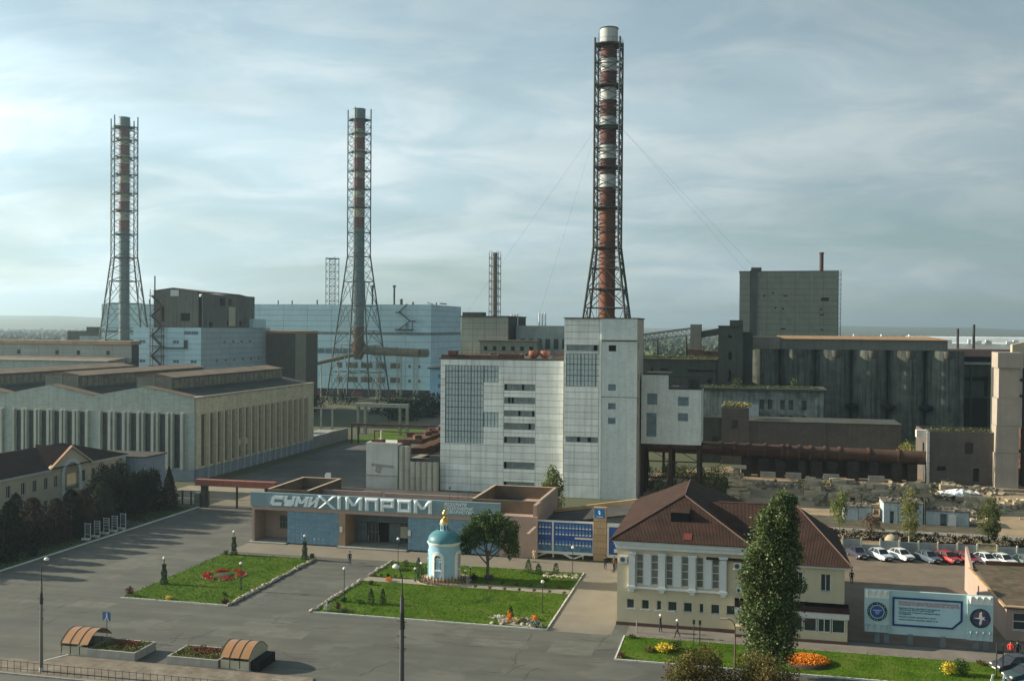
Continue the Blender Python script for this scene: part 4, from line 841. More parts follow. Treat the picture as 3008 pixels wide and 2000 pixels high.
for cx, k in ((13.2, 0), (22.95, 1)):
    disc = MB(); disc.tube((cx, v - .30, 3.25), (cx, v - .25, 3.25), .97, 32, sm=False); d_ = t.part('emblem', disc, M('emblem_green', (.02, .065, .06), .5, .3, 2))
    if k == 0:
        q = MB(); q.tube((cx, v - .315, 3.25), (cx, v - .305, 3.25), .70, 28, sm=False); t.part('emblem_ring', q, M('ring_cream', (.5, .55, .48), .6, .1, 2), d_)
        q = MB(); q.tube((cx, v - .33, 3.25), (cx, v - .318, 3.25), .62, 28, sm=False); t.part('emblem_centre', q, bluebd, d_)
        q = MB()
        for i in range(20):
            a = 2 * math.pi * i / 20
            if i % 5 != 1: q.obox((cx + .84 * math.cos(a), v - .305, 3.25 + .84 * math.sin(a)), (.09, .02, .09), 0, 0, -a)
        q.box(cx - .42, cx + .42, v - .35, v - .332, 3.36, 3.45); q.box(cx - .22, cx + .22, v - .35, v - .332, 3.2, 3.28); q.box(cx - .17, cx + .17, v - .35, v - .332, 3.03, 3.11); t.part('emblem_lettering', q, M('pale_print', (.4, .5, .6), .6, .1, 2), d_, kind='stuff')
    else:
        q = MB(); q.tube((cx + .12, v - .315, 3.25), (cx + .12, v - .305, 3.25), .78, 28, sm=False); t.part('emblem_centre', q, M('emblem_sky', (.03, .09, .22), .5, .6, 1.6, col2=(.16, .10, .16)), d_)
        q = MB(); q.prismv([(cx - .6, 3.25), (cx - .1, 3.32), (cx - .05, 3.75), (cx + .12, 3.9), (cx + .17, 3.4), (cx + .45, 3.42), (cx + .3, 3.27), (cx + .5, 3.12), (cx + .15, 3.15), (cx + .1, 2.7), (cx - .05, 2.55), (cx - .12, 2.8), (cx + 0, 3.15), (cx - .12, 3.2)], v - .35, v - .32); t.part('crane_bird', q, flwh, d_)
for x0, n0 in ((12.0, 4), (21.75, 4)):
    for zz0, zz1, dn in ((4.62, 5.42, 1), (1.15, 1.95, 0)):
        for i in range(4):
            w_ = 2.35 / 4; a = x0 + i * w_; b = a + w_; vv = v - .25; dpt = .30
            m_ = MB(); tip = (a + w_ * .5, vv - dpt, zz1 - .02) if dn else (a + w_ * .5, vv - dpt, zz1)
            m_.add([(a, vv, zz1), (b, vv, zz1), (b, vv, zz0), (a, vv, zz0), tip, ((a + b) / 2, vv - .01, zz0)], [(0, 4, 5), (4, 1, 5), (0, 1, 4), (0, 5, 3), (1, 2, 5)]); t.part('pyramid', m_, chapw if dn else bbm)
tx = t.o; redt = M('print_red', (.42, .10, .09), .7, .1, 2); drk = M('print_teal', (.03, .09, .11), .7, .1, 2)
for i, (s, x, mt_, sz) in enumerate((('ПРИОРИТЕТНІ ЗАВДАННЯ НА НОВИЙ ВИРОБНИЧИЙ', 15.25, redt, .24), ('ПЛАНОВИЙ РОЗВИТОК ПІДПРИЄМСТВА, НА ЦЕЙ РІК', 15.25, redt, .24), ('• виконати обсяги виробничої програми та', 15.2, drk, .21), ('  забезпечити випуск нової продукції', 15.2, drk, .21),
        ('• освоїти нові потужності, підвищити якість', 15.2, drk, .21), ('  та надійність', 15.2, drk, .21), ('• зміцнити трудову дисципліну у цехах', 15.2, drk, .21), ('• знизити витрати сировини, енергії та ін.', 15.2, drk, .21))):
    zz_ = (4.22, 4.0, 3.66, 3.48, 3.24, 3.06, 2.78, 2.5)[i]; text(tx, s, (x, v - .034, zz_), sz, mt_, t, .004, .008, xs=.88)
for x in (13.0, 13.9, 16.2, 19.3, 22.4, 23.3): t.part('leg', MB().box(x, x + .5, v + .0, v + .3, 0, 1.1), M('leg_concrete', (.17, .2, .21)))

# ---------------------------------------------------------------- pink building right edge
t = T('pink_building', 'pink rendered building with mossy brown roof at the right edge', 'building', (26.4, 113.4, 0))
m_ = MB(); holed(m_, front(113.4), 26.4, 50, 0, 3.55, [(27.0, 28.3, 1.1, 2.9), (31, 32.3, 1.1, 2.9)], .35); holed(m_, left(26.4), 113.75, 134, 0, 3.3, [(120, 121, .2, 2.2), (126, 126.8, 1.2, 2.4)], .3)
m_.prismu([(130.5, 3.3), (134, 3.3), (134, 5.4)], 26.4, 26.7); t.part('wall', m_, pink)
for a in (27.0, 31.0): window(t, front(113.4), a, a + 1.3, 1.1, 2.9, frame, glass, 1, 2, .12, .09, creamt)
window(t, left(26.4), 126, 126.8, 1.2, 2.4, frameg, dark, 1, 1, .12)
mossy = M('mossy_roof', (.115, .085, .055), .95, .35, 1.0, .4, 6, stain=.7, stscale=.6, dirt=(.045, .05, .025))
m_ = MB(); m_.add([(26.1, 113.0, 3.5), (52, 113.0, 3.7), (52, 130.5, 4.3), (26.7, 130.5, 4.0)], [(0, 1, 2, 3)]); m_.add([(26.1, 113.0, 3.35), (52, 113.0, 3.55), (52, 113.0, 3.7), (26.1, 113.0, 3.5)], [(0, 1, 2, 3)]); m_.box(26.45, 50, 130.5, 134, 3.2, 3.4); t.part('roof', m_, mossy)
m_ = MB(); m_.box(26.0, 52, 112.9, 113.1, 3.5, 3.62); m_.box(26.05, 26.35, 113.1, 130.5, 3.45, 3.6); t.part('roof_edge', m_, M('tan_edge', (.5, .33, .18)))
m_ = MB(); m_.box(32.4, 33.0, 131, 131.6, 3.4, 4.9); m_.box(28, 45, 130.4, 130.7, 4.0, 4.5); t.part('chimney', m_, rust)

# ---------------------------------------------------------------- parking wall and cars
t = T('parking_wall', 'grey concrete slab fence with pale posts behind the parked cars', 'fence', (13.6, 151.6, 0)); k = 0; x = 13.6
while x < 58:
    wd = 2.55; xx = x + wd
    if k == 7:
        m_ = MB(); m_.box(x + .1, xx - .1, 151.55, 151.65, 0, .9); t.part('concrete_panel', m_, conc); m_ = MB()
        for i in range(12):
            c = x + .1 + i * (wd - .2) / 11; d1 = min(1.5, xx - .1 - c); d2 = min(1.5, c - x - .1)
            if d1 > .05: m_.tube((c, 151.58, .9), (c + d1, 151.58, .9 + d1), .03, 4)
            if d2 > .05: m_.tube((c, 151.62, .9), (c - d2, 151.62, .9 + d2), .03, 4)
        m_.box(x, xx, 151.55, 151.65, 2.35, 2.42); t.part('lattice_panel', m_, M('lattice_yellow', (.5, .44, .25)))
    else:
        h = (2.15, 1.45, 2.15, 2.1, 2.15, 2.1, 2.15)[k] if k < 7 else 2.1
        pm = MB(); pm.box(x + .1, xx - .1, 151.56, 151.66, .95, h); pm.box(x + .1, xx - .1, 151.54, 151.68, 0, .92)
        if k == 3:
            for i in range(9): pm.box(x + .2 + i * .25, x + .3 + i * .25, 151.5, 151.56, .9, h - .05)
        t.part('concrete_panel', pm, M('concrete_fence', (.30, .33, .31), .9, .1, .6, .2, 10, streak=.4, dirt=(.19, .2, .18)))
    m_ = MB(); m_.box(x - .1, x + .1, 151.45, 151.75, 0, 2.35); t.part('post', m_, M('post_pale', (.50, .48, .38))); x = xx; k += 1
def car_meshes():
    st = [(-2.05, .30, .55, .74), (-1.98, .24, .86, .80), (-1.30, .22, .95, .83), (-.2, .2, .92, .84), (.95, .2, .88, .84), (1.85, .24, .76, .80), (2.08, .32, .6, .70)]   # x, z0, z1, half width: lower body
    b = MB(); vs = []
    for x, z0, z1, w_ in st: vs += [(x, -w_, z0), (x, -w_ * 1.02, (z0 + z1) / 2), (x, -w_ * .93, z1), (x, w_ * .93, z1), (x, w_ * 1.02, (z0 + z1) / 2), (x, w_, z0)]
    fs = []
    for i in range(len(st) - 1):
        for j in range(5): a = i * 6 + j; fs.append((a, a + 1, a + 7, a + 6))
    n = len(st) * 6; fs += [(0, 5, 4, 3, 2, 1), tuple(range(n - 6, n))]; b.add(vs, fs)
    rf = [(-1.05, 1.36, .60), (-.75, 1.42, .62), (.15, 1.42, .62), (.42, 1.37, .6)]; vs = []
    for x, z, w_ in rf: vs += [(x, -w_, z), (x, -w_ * .8, z + .04), (x, w_ * .8, z + .04), (x, w_, z)]
    b.add(vs, [(i * 4 + j, i * 4 + j + 1, i * 4 + j + 5, i * 4 + j + 4) for i in range(3) for j in range(3)])
    for s in (-1, 1):      # pillars
        for p, q in (((-1.62, s * .76, .93), (-1.0, s * .6, 1.37)), ((-.42, s * .78, .92), (-.38, s * .62, 1.4)), ((1.02, s * .76, .88), (.38, s * .6, 1.38))): b.tube(p, q, .045, 5)
    g = MB(); k = [(-1.6, .92, .74, -1.02, 1.36, .585), (1.0, .89, .74, .40, 1.36, .585)]
    (a0, z0, w0, a1, z1, w1), (b0, y0, x0, b1, y1, x1) = k
    g.add([(a0, -w0, z0), (b0, -x0, y0), (b1, -x1, y1), (a1, -w1, z1), (a0, w0, z0), (b0, x0, y0), (b1, x1, y1), (a1, w1, z1)], [(0, 1, 2, 3), (4, 7, 6, 5), (0, 3, 7, 4), (1, 5, 6, 2)])
    wl = MB(); wl.tube((0, -.1, 0), (0, .1, 0), .3, 16, sm=False); hub = MB(); hub.tube((0, -.11, 0), (0, .11, 0), .16, 10, sm=False)
    hl = MB(); hl.box(-.03, .04, -.17, .17, -.07, .07); bp = MB(); bp.box(-.08, .08, -.74, .74, -.08, .08); gr = MB(); gr.box(-.01, .03, -.4, .4, -.06, .06); pl = MB(); pl.box(-.01, .02, -.26, .26, -.06, .06)
    return b, g, wl, hub, hl, bp, gr, pl
cmb_ = car_meshes(); cg = M('car_glass', (.02, .024, .028), .12, .2, 1, spec=.8)
def car(label, u, v, ang, colr, name='parked_car', group='cars parked along the concrete fence', z=.02, rough=.3):
    """ang: heading of the bonnet, measured from +u"""
    key = 'car_paint_%d_%d_%d' % tuple(int(c * 99) for c in colr); pm = M(key, colr, rough, .04, 1, spec=.6)
    t = T(name, label, 'car', (u, v, z), ang, group, local=True); b, g, wl, hub, hl, bp, gr, pl = cmb_
    P_ = lambda nm, mb, mt, par=None, loc=None: (lambda o: (setattr(o, 'location', loc) if loc else None, o)[1])(t.part(nm, mb, mt, par))
    P_('body', b, pm); P_('window_glass', g, cg)
    for x in (-1.3, 1.3):
        for y in (-.72, .72): w_ = P_('wheel', wl, tyre, None, (x, y, .3)); P_('hub', hub, chrome, w_)
    for y in (-.55, .55): P_('headlight', hl, frame, None, (2.06, y, .64)); P_('tail_light', hl, flred, None, (-2.03, y, .68))
    P_('bumper', bp, steeld, None, (2.1, 0, .42)); P_('bumper', bp, steeld, None, (-2.1, 0, .42)); P_('grille', gr, steeld, None, (2.08, 0, .62)); P_('number_plate', pl, whpl, None, (2.18, 0, .42))
A0 = rad(-66)
for u, v, an, c, l in ((15.4, 149.6, -70, (.05, .045, .07), 'dark purple-grey saloon parked at the left end of the fence'), (18.4, 149.2, -62, (.55, .62, .66), 'silver blue saloon parked second from the left'), (21.2, 149.8, -60, (.78, .79, .76), 'white boxy saloon parked third from the left'),
        (24.7, 149.4, -62, (.07, .10, .13), 'dark blue car parked in the middle of the row, left of the red ones'), (27.2, 149.8, -60, (.42, .035, .03), 'red car parked left of the other red car'), (29.7, 149.8, -62, (.30, .02, .025), 'dark red car parked right of the brighter red car'),
        (32.2, 150.0, -62, (.80, .81, .80), 'white car with open wide rear window parked beside the lattice panel'), (34.4, 150.0, -60, (.76, .78, .75), 'white saloon parked just right of the lattice panel'), (37.2, 150.0, -62, (.12, .2, .18), 'dark green car at the right end of the row')):
    car(l, u, v, rad(an), c)
car('dark grey car, topmost of the three at the lower right corner', 24.8, 103.4, rad(205), (.04, .045, .05), 'parked_car', 'cars at the lower right corner')
car('dark teal car second in the lower right corner', 25.2, 100.6, rad(205), (.03, .06, .06), 'parked_car', 'cars at the lower right corner')
car('blue car cut off by the lower right corner', 26.2, 98.2, rad(200), (.03, .08, .22), 'parked_car', 'cars at the lower right corner')
t = T('empty_sign_stand', 'tall empty dark steel frame at the right end of the lawn strip', 'frame', (22.9, 100.9, 0)); m_ = MB()
for x in (22.7, 23.25): m_.tube((x, 100.9, 0), (x, 100.9, 3.2), .05, 6)
m_.box(22.7, 23.25, 100.88, 100.92, 2.2, 2.5); t.part('post', m_, steeld)
t = T('twin_posts', 'pair of slim posts with small boxes at the edge of the lawn strip', 'posts', (-4.8, 103.6, 0)); m_ = MB()
for x in (-4.95, -4.35): m_.tube((x, 103.5, 0), (x, 103.5, 2.6), .05, 6); m_.box(x - .12, x + .12, 103.4, 103.6, 2.2, 2.6)
t.part('post', m_, steeld)
single('white_gate', MB().prismv([(21.5, 0), (21.7, 0), (21.9, 1.1), (21.75, 1.1)], 98.2, 98.3).prismv([(22.4, 0), (22.6, 0), (22.9, 1.2), (22.75, 1.2)], 98.2, 98.3).prismv([(22.9, 1.2), (22.75, 1.2), (23.3, 0), (23.45, 0)], 98.21, 98.29), whpl, 'white trestle at the bottom right end of the lawn', 'trestle')
# ---------------------------------------------------------------- hall with saw of gables
t = T('factory_hall', 'huge grey and yellow workshop hall with shallow gables, tall piers and roof lanterns', 'factory hall', (-109.6, 186.6, 0)); F = front(186.6)
val = [-109.6, -133.1, -153.9, -174.7, -195.5]
wins = []
for base in (-130.95, -151.75, -172.55, -193.3):
    for i in range(6):
        a = base + i * 3.12 * (1.07 if base > -131 else .99); b = a + 1.75
        wins.append((a, b, (5.0 if (base > -131 and i < 3) or base < -131 else 2.6), 13.6))
m_ = MB(); holed(m_, F, -195.5, -109.6, 2.4, 13.9, wins, .7); m_.box(-195.5, -109.6, 186.55, 187.3, 13.9, 14.0)
for i in range(4):
    b_, a_ = val[i], val[i + 1]; c = (a_ + b_) / 2; m_.prismv([(a_, 14.0), (b_, 14.0), (b_, 17.0), (b_ - (b_ - a_) * .28, 18.2), (c, 19.05), (a_ + (b_ - a_) * .28, 18.2), (a_, 17.0)], 186.55, 187.3)
t.part('front_wall', m_, hallg)
m_ = MB(); m_.box(-195.5, -109.5, 186.45, 187.3, 0, 2.4); t.part('plinth', m_, hallb)
for a, b, c, d in wins:
    w_ = MB(); w_.box(a, b, 186.95, 187.0, c, d); w_ = t.part('window', w_, M('hall_window', (.035, .055, .05), .35, .4, .4, spec=.5, stain=.5, stscale=.6, dirt=(.07, .1, .09)))
    q = MB()
    for k in range(1, 9): z = c + (d - c) * k / 9; q.box(a, b, 186.9, 186.95, z - .03, z + .03)
    for k in (1, 2): x = a + (b - a) * k / 3; q.box(x - .025, x + .025, 186.91, 186.94, c, d)
    t.part('glazing_bar', q, M('hall_bars', (.06, .075, .07), .8, .2, 1), w_)
    q = MB(); q.box(b + .02, b + .62, 186.0, 186.55, 2.42, 13.9); t.part('pier', q, hallp)
    q = MB(); q.box(a - .5, a - .1, 186.2, 186.55, 2.42, 13.9); t.part('pier', q, hallp)
    if c > 4: q = MB(); q.box(a - .08, b, 186.4, 186.6, 4.4, 5.0); t.part('spandrel', q, hallp)
# right (yellow) side
R_ = right(-109.6); nb = 17; wy = []; 
for i in range(nb): s = 189.3 + i * 3.08; wy.append((s, s + 1.95, 2.7, 13.5))
m_ = MB(); holed(m_, R_, 187.3, 244.5, 2.4, 17.1, wy, .7); t.part('side_wall', m_, hally)
m_ = MB(); fbox(m_, R_, 186.5, 244.6, -.1, .6, 0, 2.4); t.part('plinth', m_, hallb)
for i, (a, b, c, d) in enumerate(wy):
    q = MB(); fbox(q, R_, a, b, .5, .55, c, d); w_ = t.part('window', q, M('hall_window_brown', (.12, .105, .075), .5, .4, .4, spec=.4, stain=.5, stscale=.6, dirt=(.06, .06, .05)))
    q = MB()
    for k in range(1, 9): z = c + (d - c) * k / 9; fbox(q, R_, a, b, .44, .5, z - .03, z + .03)
    s = (a + b) / 2; fbox(q, R_, s - .03, s + .03, .45, .49, c, d); t.part('glazing_bar', q, M('hall_bars_brown', (.17, .14, .1), .8, .2, 1), w_)
    q = MB(); fbox(q, R_, b + .15, b + .75, -.55, 0, 2.4, 13.7); t.part('pier', q, M('hall_pier_yellow', (.68, .62, .45), .9, .1, .8, streak=.3, dirt=(.3, .26, .18)))
    q = MB(); fbox(q, R_, b + .2, b + 1.0, -.3, -.1, 0, 2.4); t.part('plinth_pier', q, M('plinth_pale', (.36, .4, .4), .9, .1, 1))
    if i in (5, 6): q = MB(); fbox(q, R_, a, b, .2, .45, 5.2, 6.6); t.part('infill', q, hally)
m_ = MB(); fbox(m_, R_, 187, 244.8, -.25, .5, 16.95, 17.25); m_.box(-195, -109.5, 244.4, 244.8, 0, 17); t.part('eaves', m_, hally)
for i in range(4):
    b_, a_ = val[i], val[i + 1]; c = (a_ + b_) / 2; m_ = MB()
    q = [(a_, 17.02), (a_ + (b_ - a_) * .28, 18.22), (c, 19.07), (b_ - (b_ - a_) * .28, 18.22), (b_, 17.02), (b_, 16.8), (c, 18.9), (a_, 16.8)]
    m_.prismv(q, 186.9, 244.8); t.part('roof', m_, tar)
    m_ = MB(); m_.prismv([(c, 19.08), (b_ - (b_ - a_) * .28, 18.24), (b_, 17.05), (b_, 17.12), (b_ - (b_ - a_) * .28, 18.32), (c, 19.16)], 186.5, 189.8); t.part('gable_coping', m_, tarl)
    if i < 3:
        lc = c + .5; m_ = MB(); v0, v1 = 189.8, 241
        m_.box(lc - 4.1, lc - 3.9, v0, v1, 18.2, 20.9); m_.box(lc + 3.9, lc + 4.1, v0, v1, 17.9, 20.9); lm = t.part('lantern_wall', m_, M('lantern_grey', (.15, .165, .15), .8, .2, 1, streak=.4, dirt=(.07, .07, .06)))
        m_ = MB(); m_.prismv([(lc - 4.5, 20.95), (lc, 21.7), (lc + 4.5, 20.95), (lc + 4.5, 20.75), (lc - 4.5, 20.75)], v0 + .6, v1 + .4); t.part('lantern_roof', m_, tarl, lm)
        m_ = MB(); m_.prismv([(lc - 3.9, 18.4), (lc + 3.9, 18.0), (lc + 3.9, 20.8), (lc - 3.9, 20.8)], v0 + .1, v0 + .16); t.part('lantern_glass', m_, M('lantern_glazing', (.26, .25, .18), .5, .3, .4, spec=.4), lm)
        m_ = MB()
        for k in range(17): x = lc - 3.9 + k * .4875; m_.box(x - .04, x + .04, v0, v0 + .1, 18.1, 20.8)
        for z in (18.9, 19.6, 20.2, 20.75): m_.box(lc - 3.9, lc + 3.9, v0 + .01, v0 + .09, z - .04, z + .04)
        m_.box(lc - .15, lc + .15, v0 - .05, v0 + .1, 18.1, 21.3); t.part('glazing_bar', m_, M('lantern_bar', (.2, .22, .2)), lm)
        m_ = MB()
        for k in range(26): y = v0 + 1.2 + k * 1.95; m_.box(lc + 4.1, lc + 4.16, y, y + 1.6, 18.6, 20.5)
        t.part('lantern_side_pane', m_, M('lantern_side', (.24, .22, .15), .6, .4, .7), lm)

# long tan-edged building behind the hall and the blue-white block
t = T('long_shed', 'long grey panel building with tan roof edge behind the workshop hall on the left', 'industrial building', (-169.3, 255, 0))
m_ = MB(); m_.box(-260, -169.5, 255, 258.6, 0, 26.2); t.part('wall', m_, joint)
for r in range(4):
    for i in range(15):
        a = -260 + i * 6.04; q = MB(); q.box(a + .04, a + 6.0, 254.9, 255, 21.0 + r * 1.3, 22.26 + r * 1.3)
        t.part('wall_panel', q, M('wall_panel_grey', (.36, .38, .34), .9, .1, .3, streak=.35, dirt=(.24, .25, .23), obj=.07))
m_ = MB(); m_.box(-261, -169.1, 254.3, 259, 26.2, 27.2); t.part('roof_edge', m_, M('roof_edge_tan', (.40, .27, .17), .9, .2, .5))
for x in (-206.8, -194, -187, -177.4): q = MB(); q.box(x, x + 1, 254.8, 254.9, 23.2, 24.4); t.part('vent', q, joint)
t = T('low_shed', 'brown flat roof lower shed between the hall lanterns and the long grey building', 'shed', (-171, 249, 0))
m_ = MB(); m_.box(-240, -170.8, 246, 254, 0, 22.0); t.part('wall', m_, hallg); m_ = MB(); m_.add([(-240, 245.6, 21.7), (-170.5, 245.6, 21.7), (-170.5, 254.3, 22.6), (-240, 254.3, 22.6)], [(0, 1, 2, 3)]); m_.box(-240, -170.5, 245.6, 254, 21.6, 21.7); t.part('roof', m_, tarl)

# ---------------------------------------------------------------- blue-white block with grimy penthouse
t = T('blue_white_block', 'pale blue panel block with rows of small windows and a grimy grey upper storey', 'industrial building', (-198.7, 300, 0)); F = front(300); R_ = right(-173.7)
fw_ = [(-196.5, -194.2, 25.7, 26.8), (-184.0, -181.8, 25.7, 26.8), (-196.5, -194.2, 19.3, 20.4), (-184, -181.8, 19.3, 20.4), (-177.6, -175.4, 19.3, 20.4), (-180, -174.9, 28.6, 29.8)]
sw = [(309 + i * 6, 310.4 + i * 6, 19.35, 20.5) for i in range(6)] + [(314.2 + i * 6, 315.6 + i * 6, 25.6, 26.7) for i in range(4)]
m_ = MB(); holed(m_, F, -198.7, -173.7, 0, 31, fw_, .4); t.part('front_wall', m_, joint)
m_ = MB(); holed(m_, R_, 300.4, 349, 0, 31, sw, .4); t.part('side_wall', m_, joint)
def panels(t, f, xs, zs, holes, mat, d0=-.07, d1=0, g=.035):
    for i in range(len(xs) - 1):
        for j in range(len(zs) - 1):
            a, b, c, d = xs[i] + g, xs[i + 1] - g, zs[j] + g, zs[j + 1] - g
            hit = [h for h in holes if h[0] < b and h[1] > a and h[2] < d and h[3] > c]
            m_ = MB(); holed(m_, f, a, b, c, d, [(max(h[0], a), min(h[1], b), max(h[2], c), min(h[3], d)) for h in hit], d1 - d0, d0)
            if m_.v: t.part('wall_panel', m_, mat)
def rng(a, b, n): return [a + (b - a) * i / n for i in range(n + 1)]
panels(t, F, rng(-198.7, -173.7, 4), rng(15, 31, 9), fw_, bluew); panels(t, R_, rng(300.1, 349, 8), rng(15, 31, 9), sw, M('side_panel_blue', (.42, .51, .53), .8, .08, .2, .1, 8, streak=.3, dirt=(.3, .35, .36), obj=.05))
for a, b, c, d in fw_: window(t, F, a, b, c, d, frame, M('blue_glass', (.13, .2, .24), .4, .2, 1), 2, 1, .1, .08)
for a, b, c, d in sw: window(t, R_, a, b, c, d, frame, M('blue_glass', (.13, .2, .24)), 1, 1, .1, .08)
grim = M('grimy_render', (.17, .175, .145), .95, .3, .12, .3, 5, stain=.8, stscale=.12, dirt=(.07, .07, .06), streak=.7)
m_ = MB(); holed(m_, front(302), -192.5, -176, 31, 42.3, [(-190, -188.6, 33, 38), (-182.5, -179, 33.2, 35.8)], .4); m_.prismv([(-192.5, 42.3), (-176, 42.3), (-176, 43), (-185, 44.1), (-192.5, 43.2)], 302, 302.4)
m_.box(-192.5, -192.1, 302.4, 330, 31, 42.5); m_.box(-192, -176, 329.6, 330, 31, 42); t.part('penthouse_wall', m_, grim)
m_ = MB(); holed(m_, right(-174.4), 302, 338, 31, 42.2, [(306, 308.5, 31.2, 32.8), (318, 321, 31.6, 33.4), (326.5, 329, 31.6, 33.4), (313, 316.8, 38.4, 41.2), (319, 321, 38.6, 41)], .4); t.part('penthouse_wall', m_, grim)
m_ = MB(); m_.box(-190, -178, 303, 303.1, 31, 40); m_.box(-176.3, -176.2, 304, 334, 31, 41.8); t.part('dark_interior', m_, dark)
m_ = MB(); m_.add([(-193, 301.6, 43.2), (-185, 301.6, 44.2), (-174, 301.6, 42.6), (-174, 326, 42.7), (-174, 338.4, 41.6), (-185, 330, 43), (-193, 330, 43)], [(0, 1, 5, 6), (1, 2, 3, 5), (3, 4, 5)]); t.part('penthouse_roof', m_, tarl)
m_ = MB(); m_.box(-186.2, -183.2, 301.9, 301.98, 41.4, 43.4); t.part('patch', m_, creamt); m_ = MB(); fbox(m_, right(-174.4), 319, 323.5, -.15, 0, 31.6, 38.2); t.part('pale_panel', m_, panelc)
m_ = MB(); m_.box(-177, -172.9, 334, 344, 31, 34.2); t.part('roof_hut', m_, bluew)
m_ = MB(); m_.tube((-191.4, 301, 31), (-191.4, 301, 48), .22, 8); t.part('vent_pipe', m_, steeld)
m_ = MB()
for x in (-191.6, -187.5):
    m_.tube((x, 298.6, 0), (x, 298.6, 43.5), .13, 5); m_.tube((x, 299.8, 0), (x, 299.8, 31), .1, 5)
zz_ = [15, 18.3, 21.6, 24.9, 28.2, 31.5, 34.8, 38.1, 41.4]
for i, z in enumerate(zz_):
    m_.box(-192.3, -187.0, 298.5, 299.9, z, z + .14)
    if i < 8:
        a, b = (-191.4, -187.7) if i % 2 == 0 else (-187.7, -191.4); m_.hexa([(a, 298.6, z), (a + .2, 298.6, z), (a + .2, 299.6, z), (a, 299.6, z), (b, 298.6, z + 3.3), (b + .2, 298.6, z + 3.3), (b + .2, 299.6, z + 3.3), (b, 299.6, z + 3.3)])
        m_.tube((a, 298.6, z + 1), (b, 298.6, z + 4.3), .07, 4); m_.obox(((a + b) / 2, 299.1, z + 1.65), (5.0, 1.0, .18), 0, 0, math.atan2(3.3, (a - b)) if a > b else -math.atan2(3.3, b - a))
m_.box(-187.3, -178.6, 298.9, 300, 24.3, 24.5); m_.box(-179.9, -178.7, 299.6, 299.9, 24.5, 26.9)
t.part('fire_stair', m_, M('stair_rust', (.085, .07, .065), .8, .3, 1))
t = T('brown_block', 'dark brown block with bright tan roof strip right of the blue-white block', 'industrial building', (-172, 345, 0))
m_ = MB(); m_.box(-173, -161.7, 345, 365, 0, 29); t.part('wall', m_, M('dark_brown_wall', (.10, .095, .07), .95, .2, .3, streak=.5, dirt=(.05, .05, .04)))
m_ = MB(); m_.box(-161.7, -161.5, 345, 354, 0, 29.6); t.part('side_wall', m_, M('tan_wall', (.27, .25, .19), .9, .1, .5)); m_ = MB(); m_.box(-173, -161.4, 344.6, 365, 29, 29.9); t.part('roof', m_, M('tan_roof_strip', (.42, .24, .12), .9, .1, 1))

# ---------------------------------------------------------------- big pale blue plant
t = T('large_plant', 'very long pale blue panel-clad plant building behind the lattice chimneys', 'factory', (-302, 430, 0)); F = front(430); R_ = right(-136.5)
m_ = MB(); m_.box(-302, -136.6, 430.1, 478, 0, 41.6); t.part('wall_core', m_, joint)
zs = [3.5, 9.6, 15.8, 22, 25, 28, 29.1, 31.6, 34.1, 36.6, 39.1, 41.6]
xs = rng(-302, -136.5, 14)
for j in range(len(zs) - 1):
    for i in range(14):
        if j == 5: continue
        q = MB(); q.box(xs[i] + .06, xs[i + 1] - .06, 430, 430.1, zs[j] + .05, zs[j + 1] - .05); t.part('wall_panel', q, bluew)
    for i in range(4):
        if j == 5: continue
        s = rng(430.2, 478, 4); q = MB(); fbox(q, R_, s[i] + .06, s[i + 1] - .06, 0, .1, zs[j] + .05, zs[j + 1] - .05); t.part('wall_panel', q, bluew)
m_ = MB(); m_.box(-302, -136.5, 430, 430.1, 28.05, 29.05); fbox(m_, R_, 430.2, 478, 0, .1, 28.05, 29.05); t.part('window_band', m_, M('band_grey', (.17, .21, .21), .7, .3, .5))
for i in range(18):
    q = MB(); a = -212 + i * 3.6; q.box(a, a + 3.3, 429.95, 430.1, 19.4, 21.7) ; t.part('window', q, M('band_window', (.12, .17, .18), .5, .3, .5))
wl_ = [(-181, -178.5), (-176.5, -171), (-169.5, -164), (-162, -158), (-155.5, -150.8)]
for a, b in wl_:
    for z in (13.0, 6.6): q = MB(); q.box(a, b, 429.95, 430.1, z, z + 2.4); t.part('window', q, M('brown_window', (.13, .115, .08), .5, .4, .4))
for a in (-147, -142.6):
    for z in (13.4, 6.9): q = MB(); q.box(a, a + 1.2, 429.95, 430.1, z, z + 1.3); t.part('window', q, M('brown_window', (.13, .115, .08)))
for i in range(7): q = MB(); q.box(-212 + i * 9.4, -206.5 + i * 9.4, 429.9, 430.1, -.4, 3.4 if i % 2 else 2.4); t.part('plinth_panel', q, M('plinth_maroon', (.16, .05, .06), .8, .1, 1) if i % 2 == 0 else concd)
m_ = MB()
for z0_, z1_, a, b in ((41.8, 38.3, -147.5, -151.3), (38.3, 34.4, -151.3, -146.3), (34.4, 30.6, -146.3, -151.3)): m_.tube((a, 429.3, z0_), (b, 429.3, z1_), .28, 5)
m_.box(-153, -150.5, 429, 430, 38.1, 38.4); m_.box(-146.5, -144, 429, 430, 34.2, 34.5); m_.box(-153, -144.8, 428.8, 430, 30.2, 30.7); m_.box(-145, -144.8, 429, 429.2, 30.7, 34.2); t.part('fire_stair', m_, steeld)
m_ = MB(); m_.box(-148.5, -147, 429.9, 430, 31, 33); t.part('door', m_, M('door_teal', (.1, .33, .4)))
m_ = MB()
for x, h, r in ((-166.5, 8.5, .45), (-156, 8.8, .45), (-152.6, 2.6, .7), (-147, 1.3, .4), (-193.5, 2.2, .35), (-206, 1.9, .3), (-213, 1.9, .3), (-230, 2, .35), (-280, 2.4, .4), (-136, 1, .3)): m_.tube((x, 436, 41.6), (x, 436, 41.6 + h), r, 8)
for x in (-166.5, -156): m_.tube((x, 436, 49.6), (x, 436, 50.4), .8, 8)
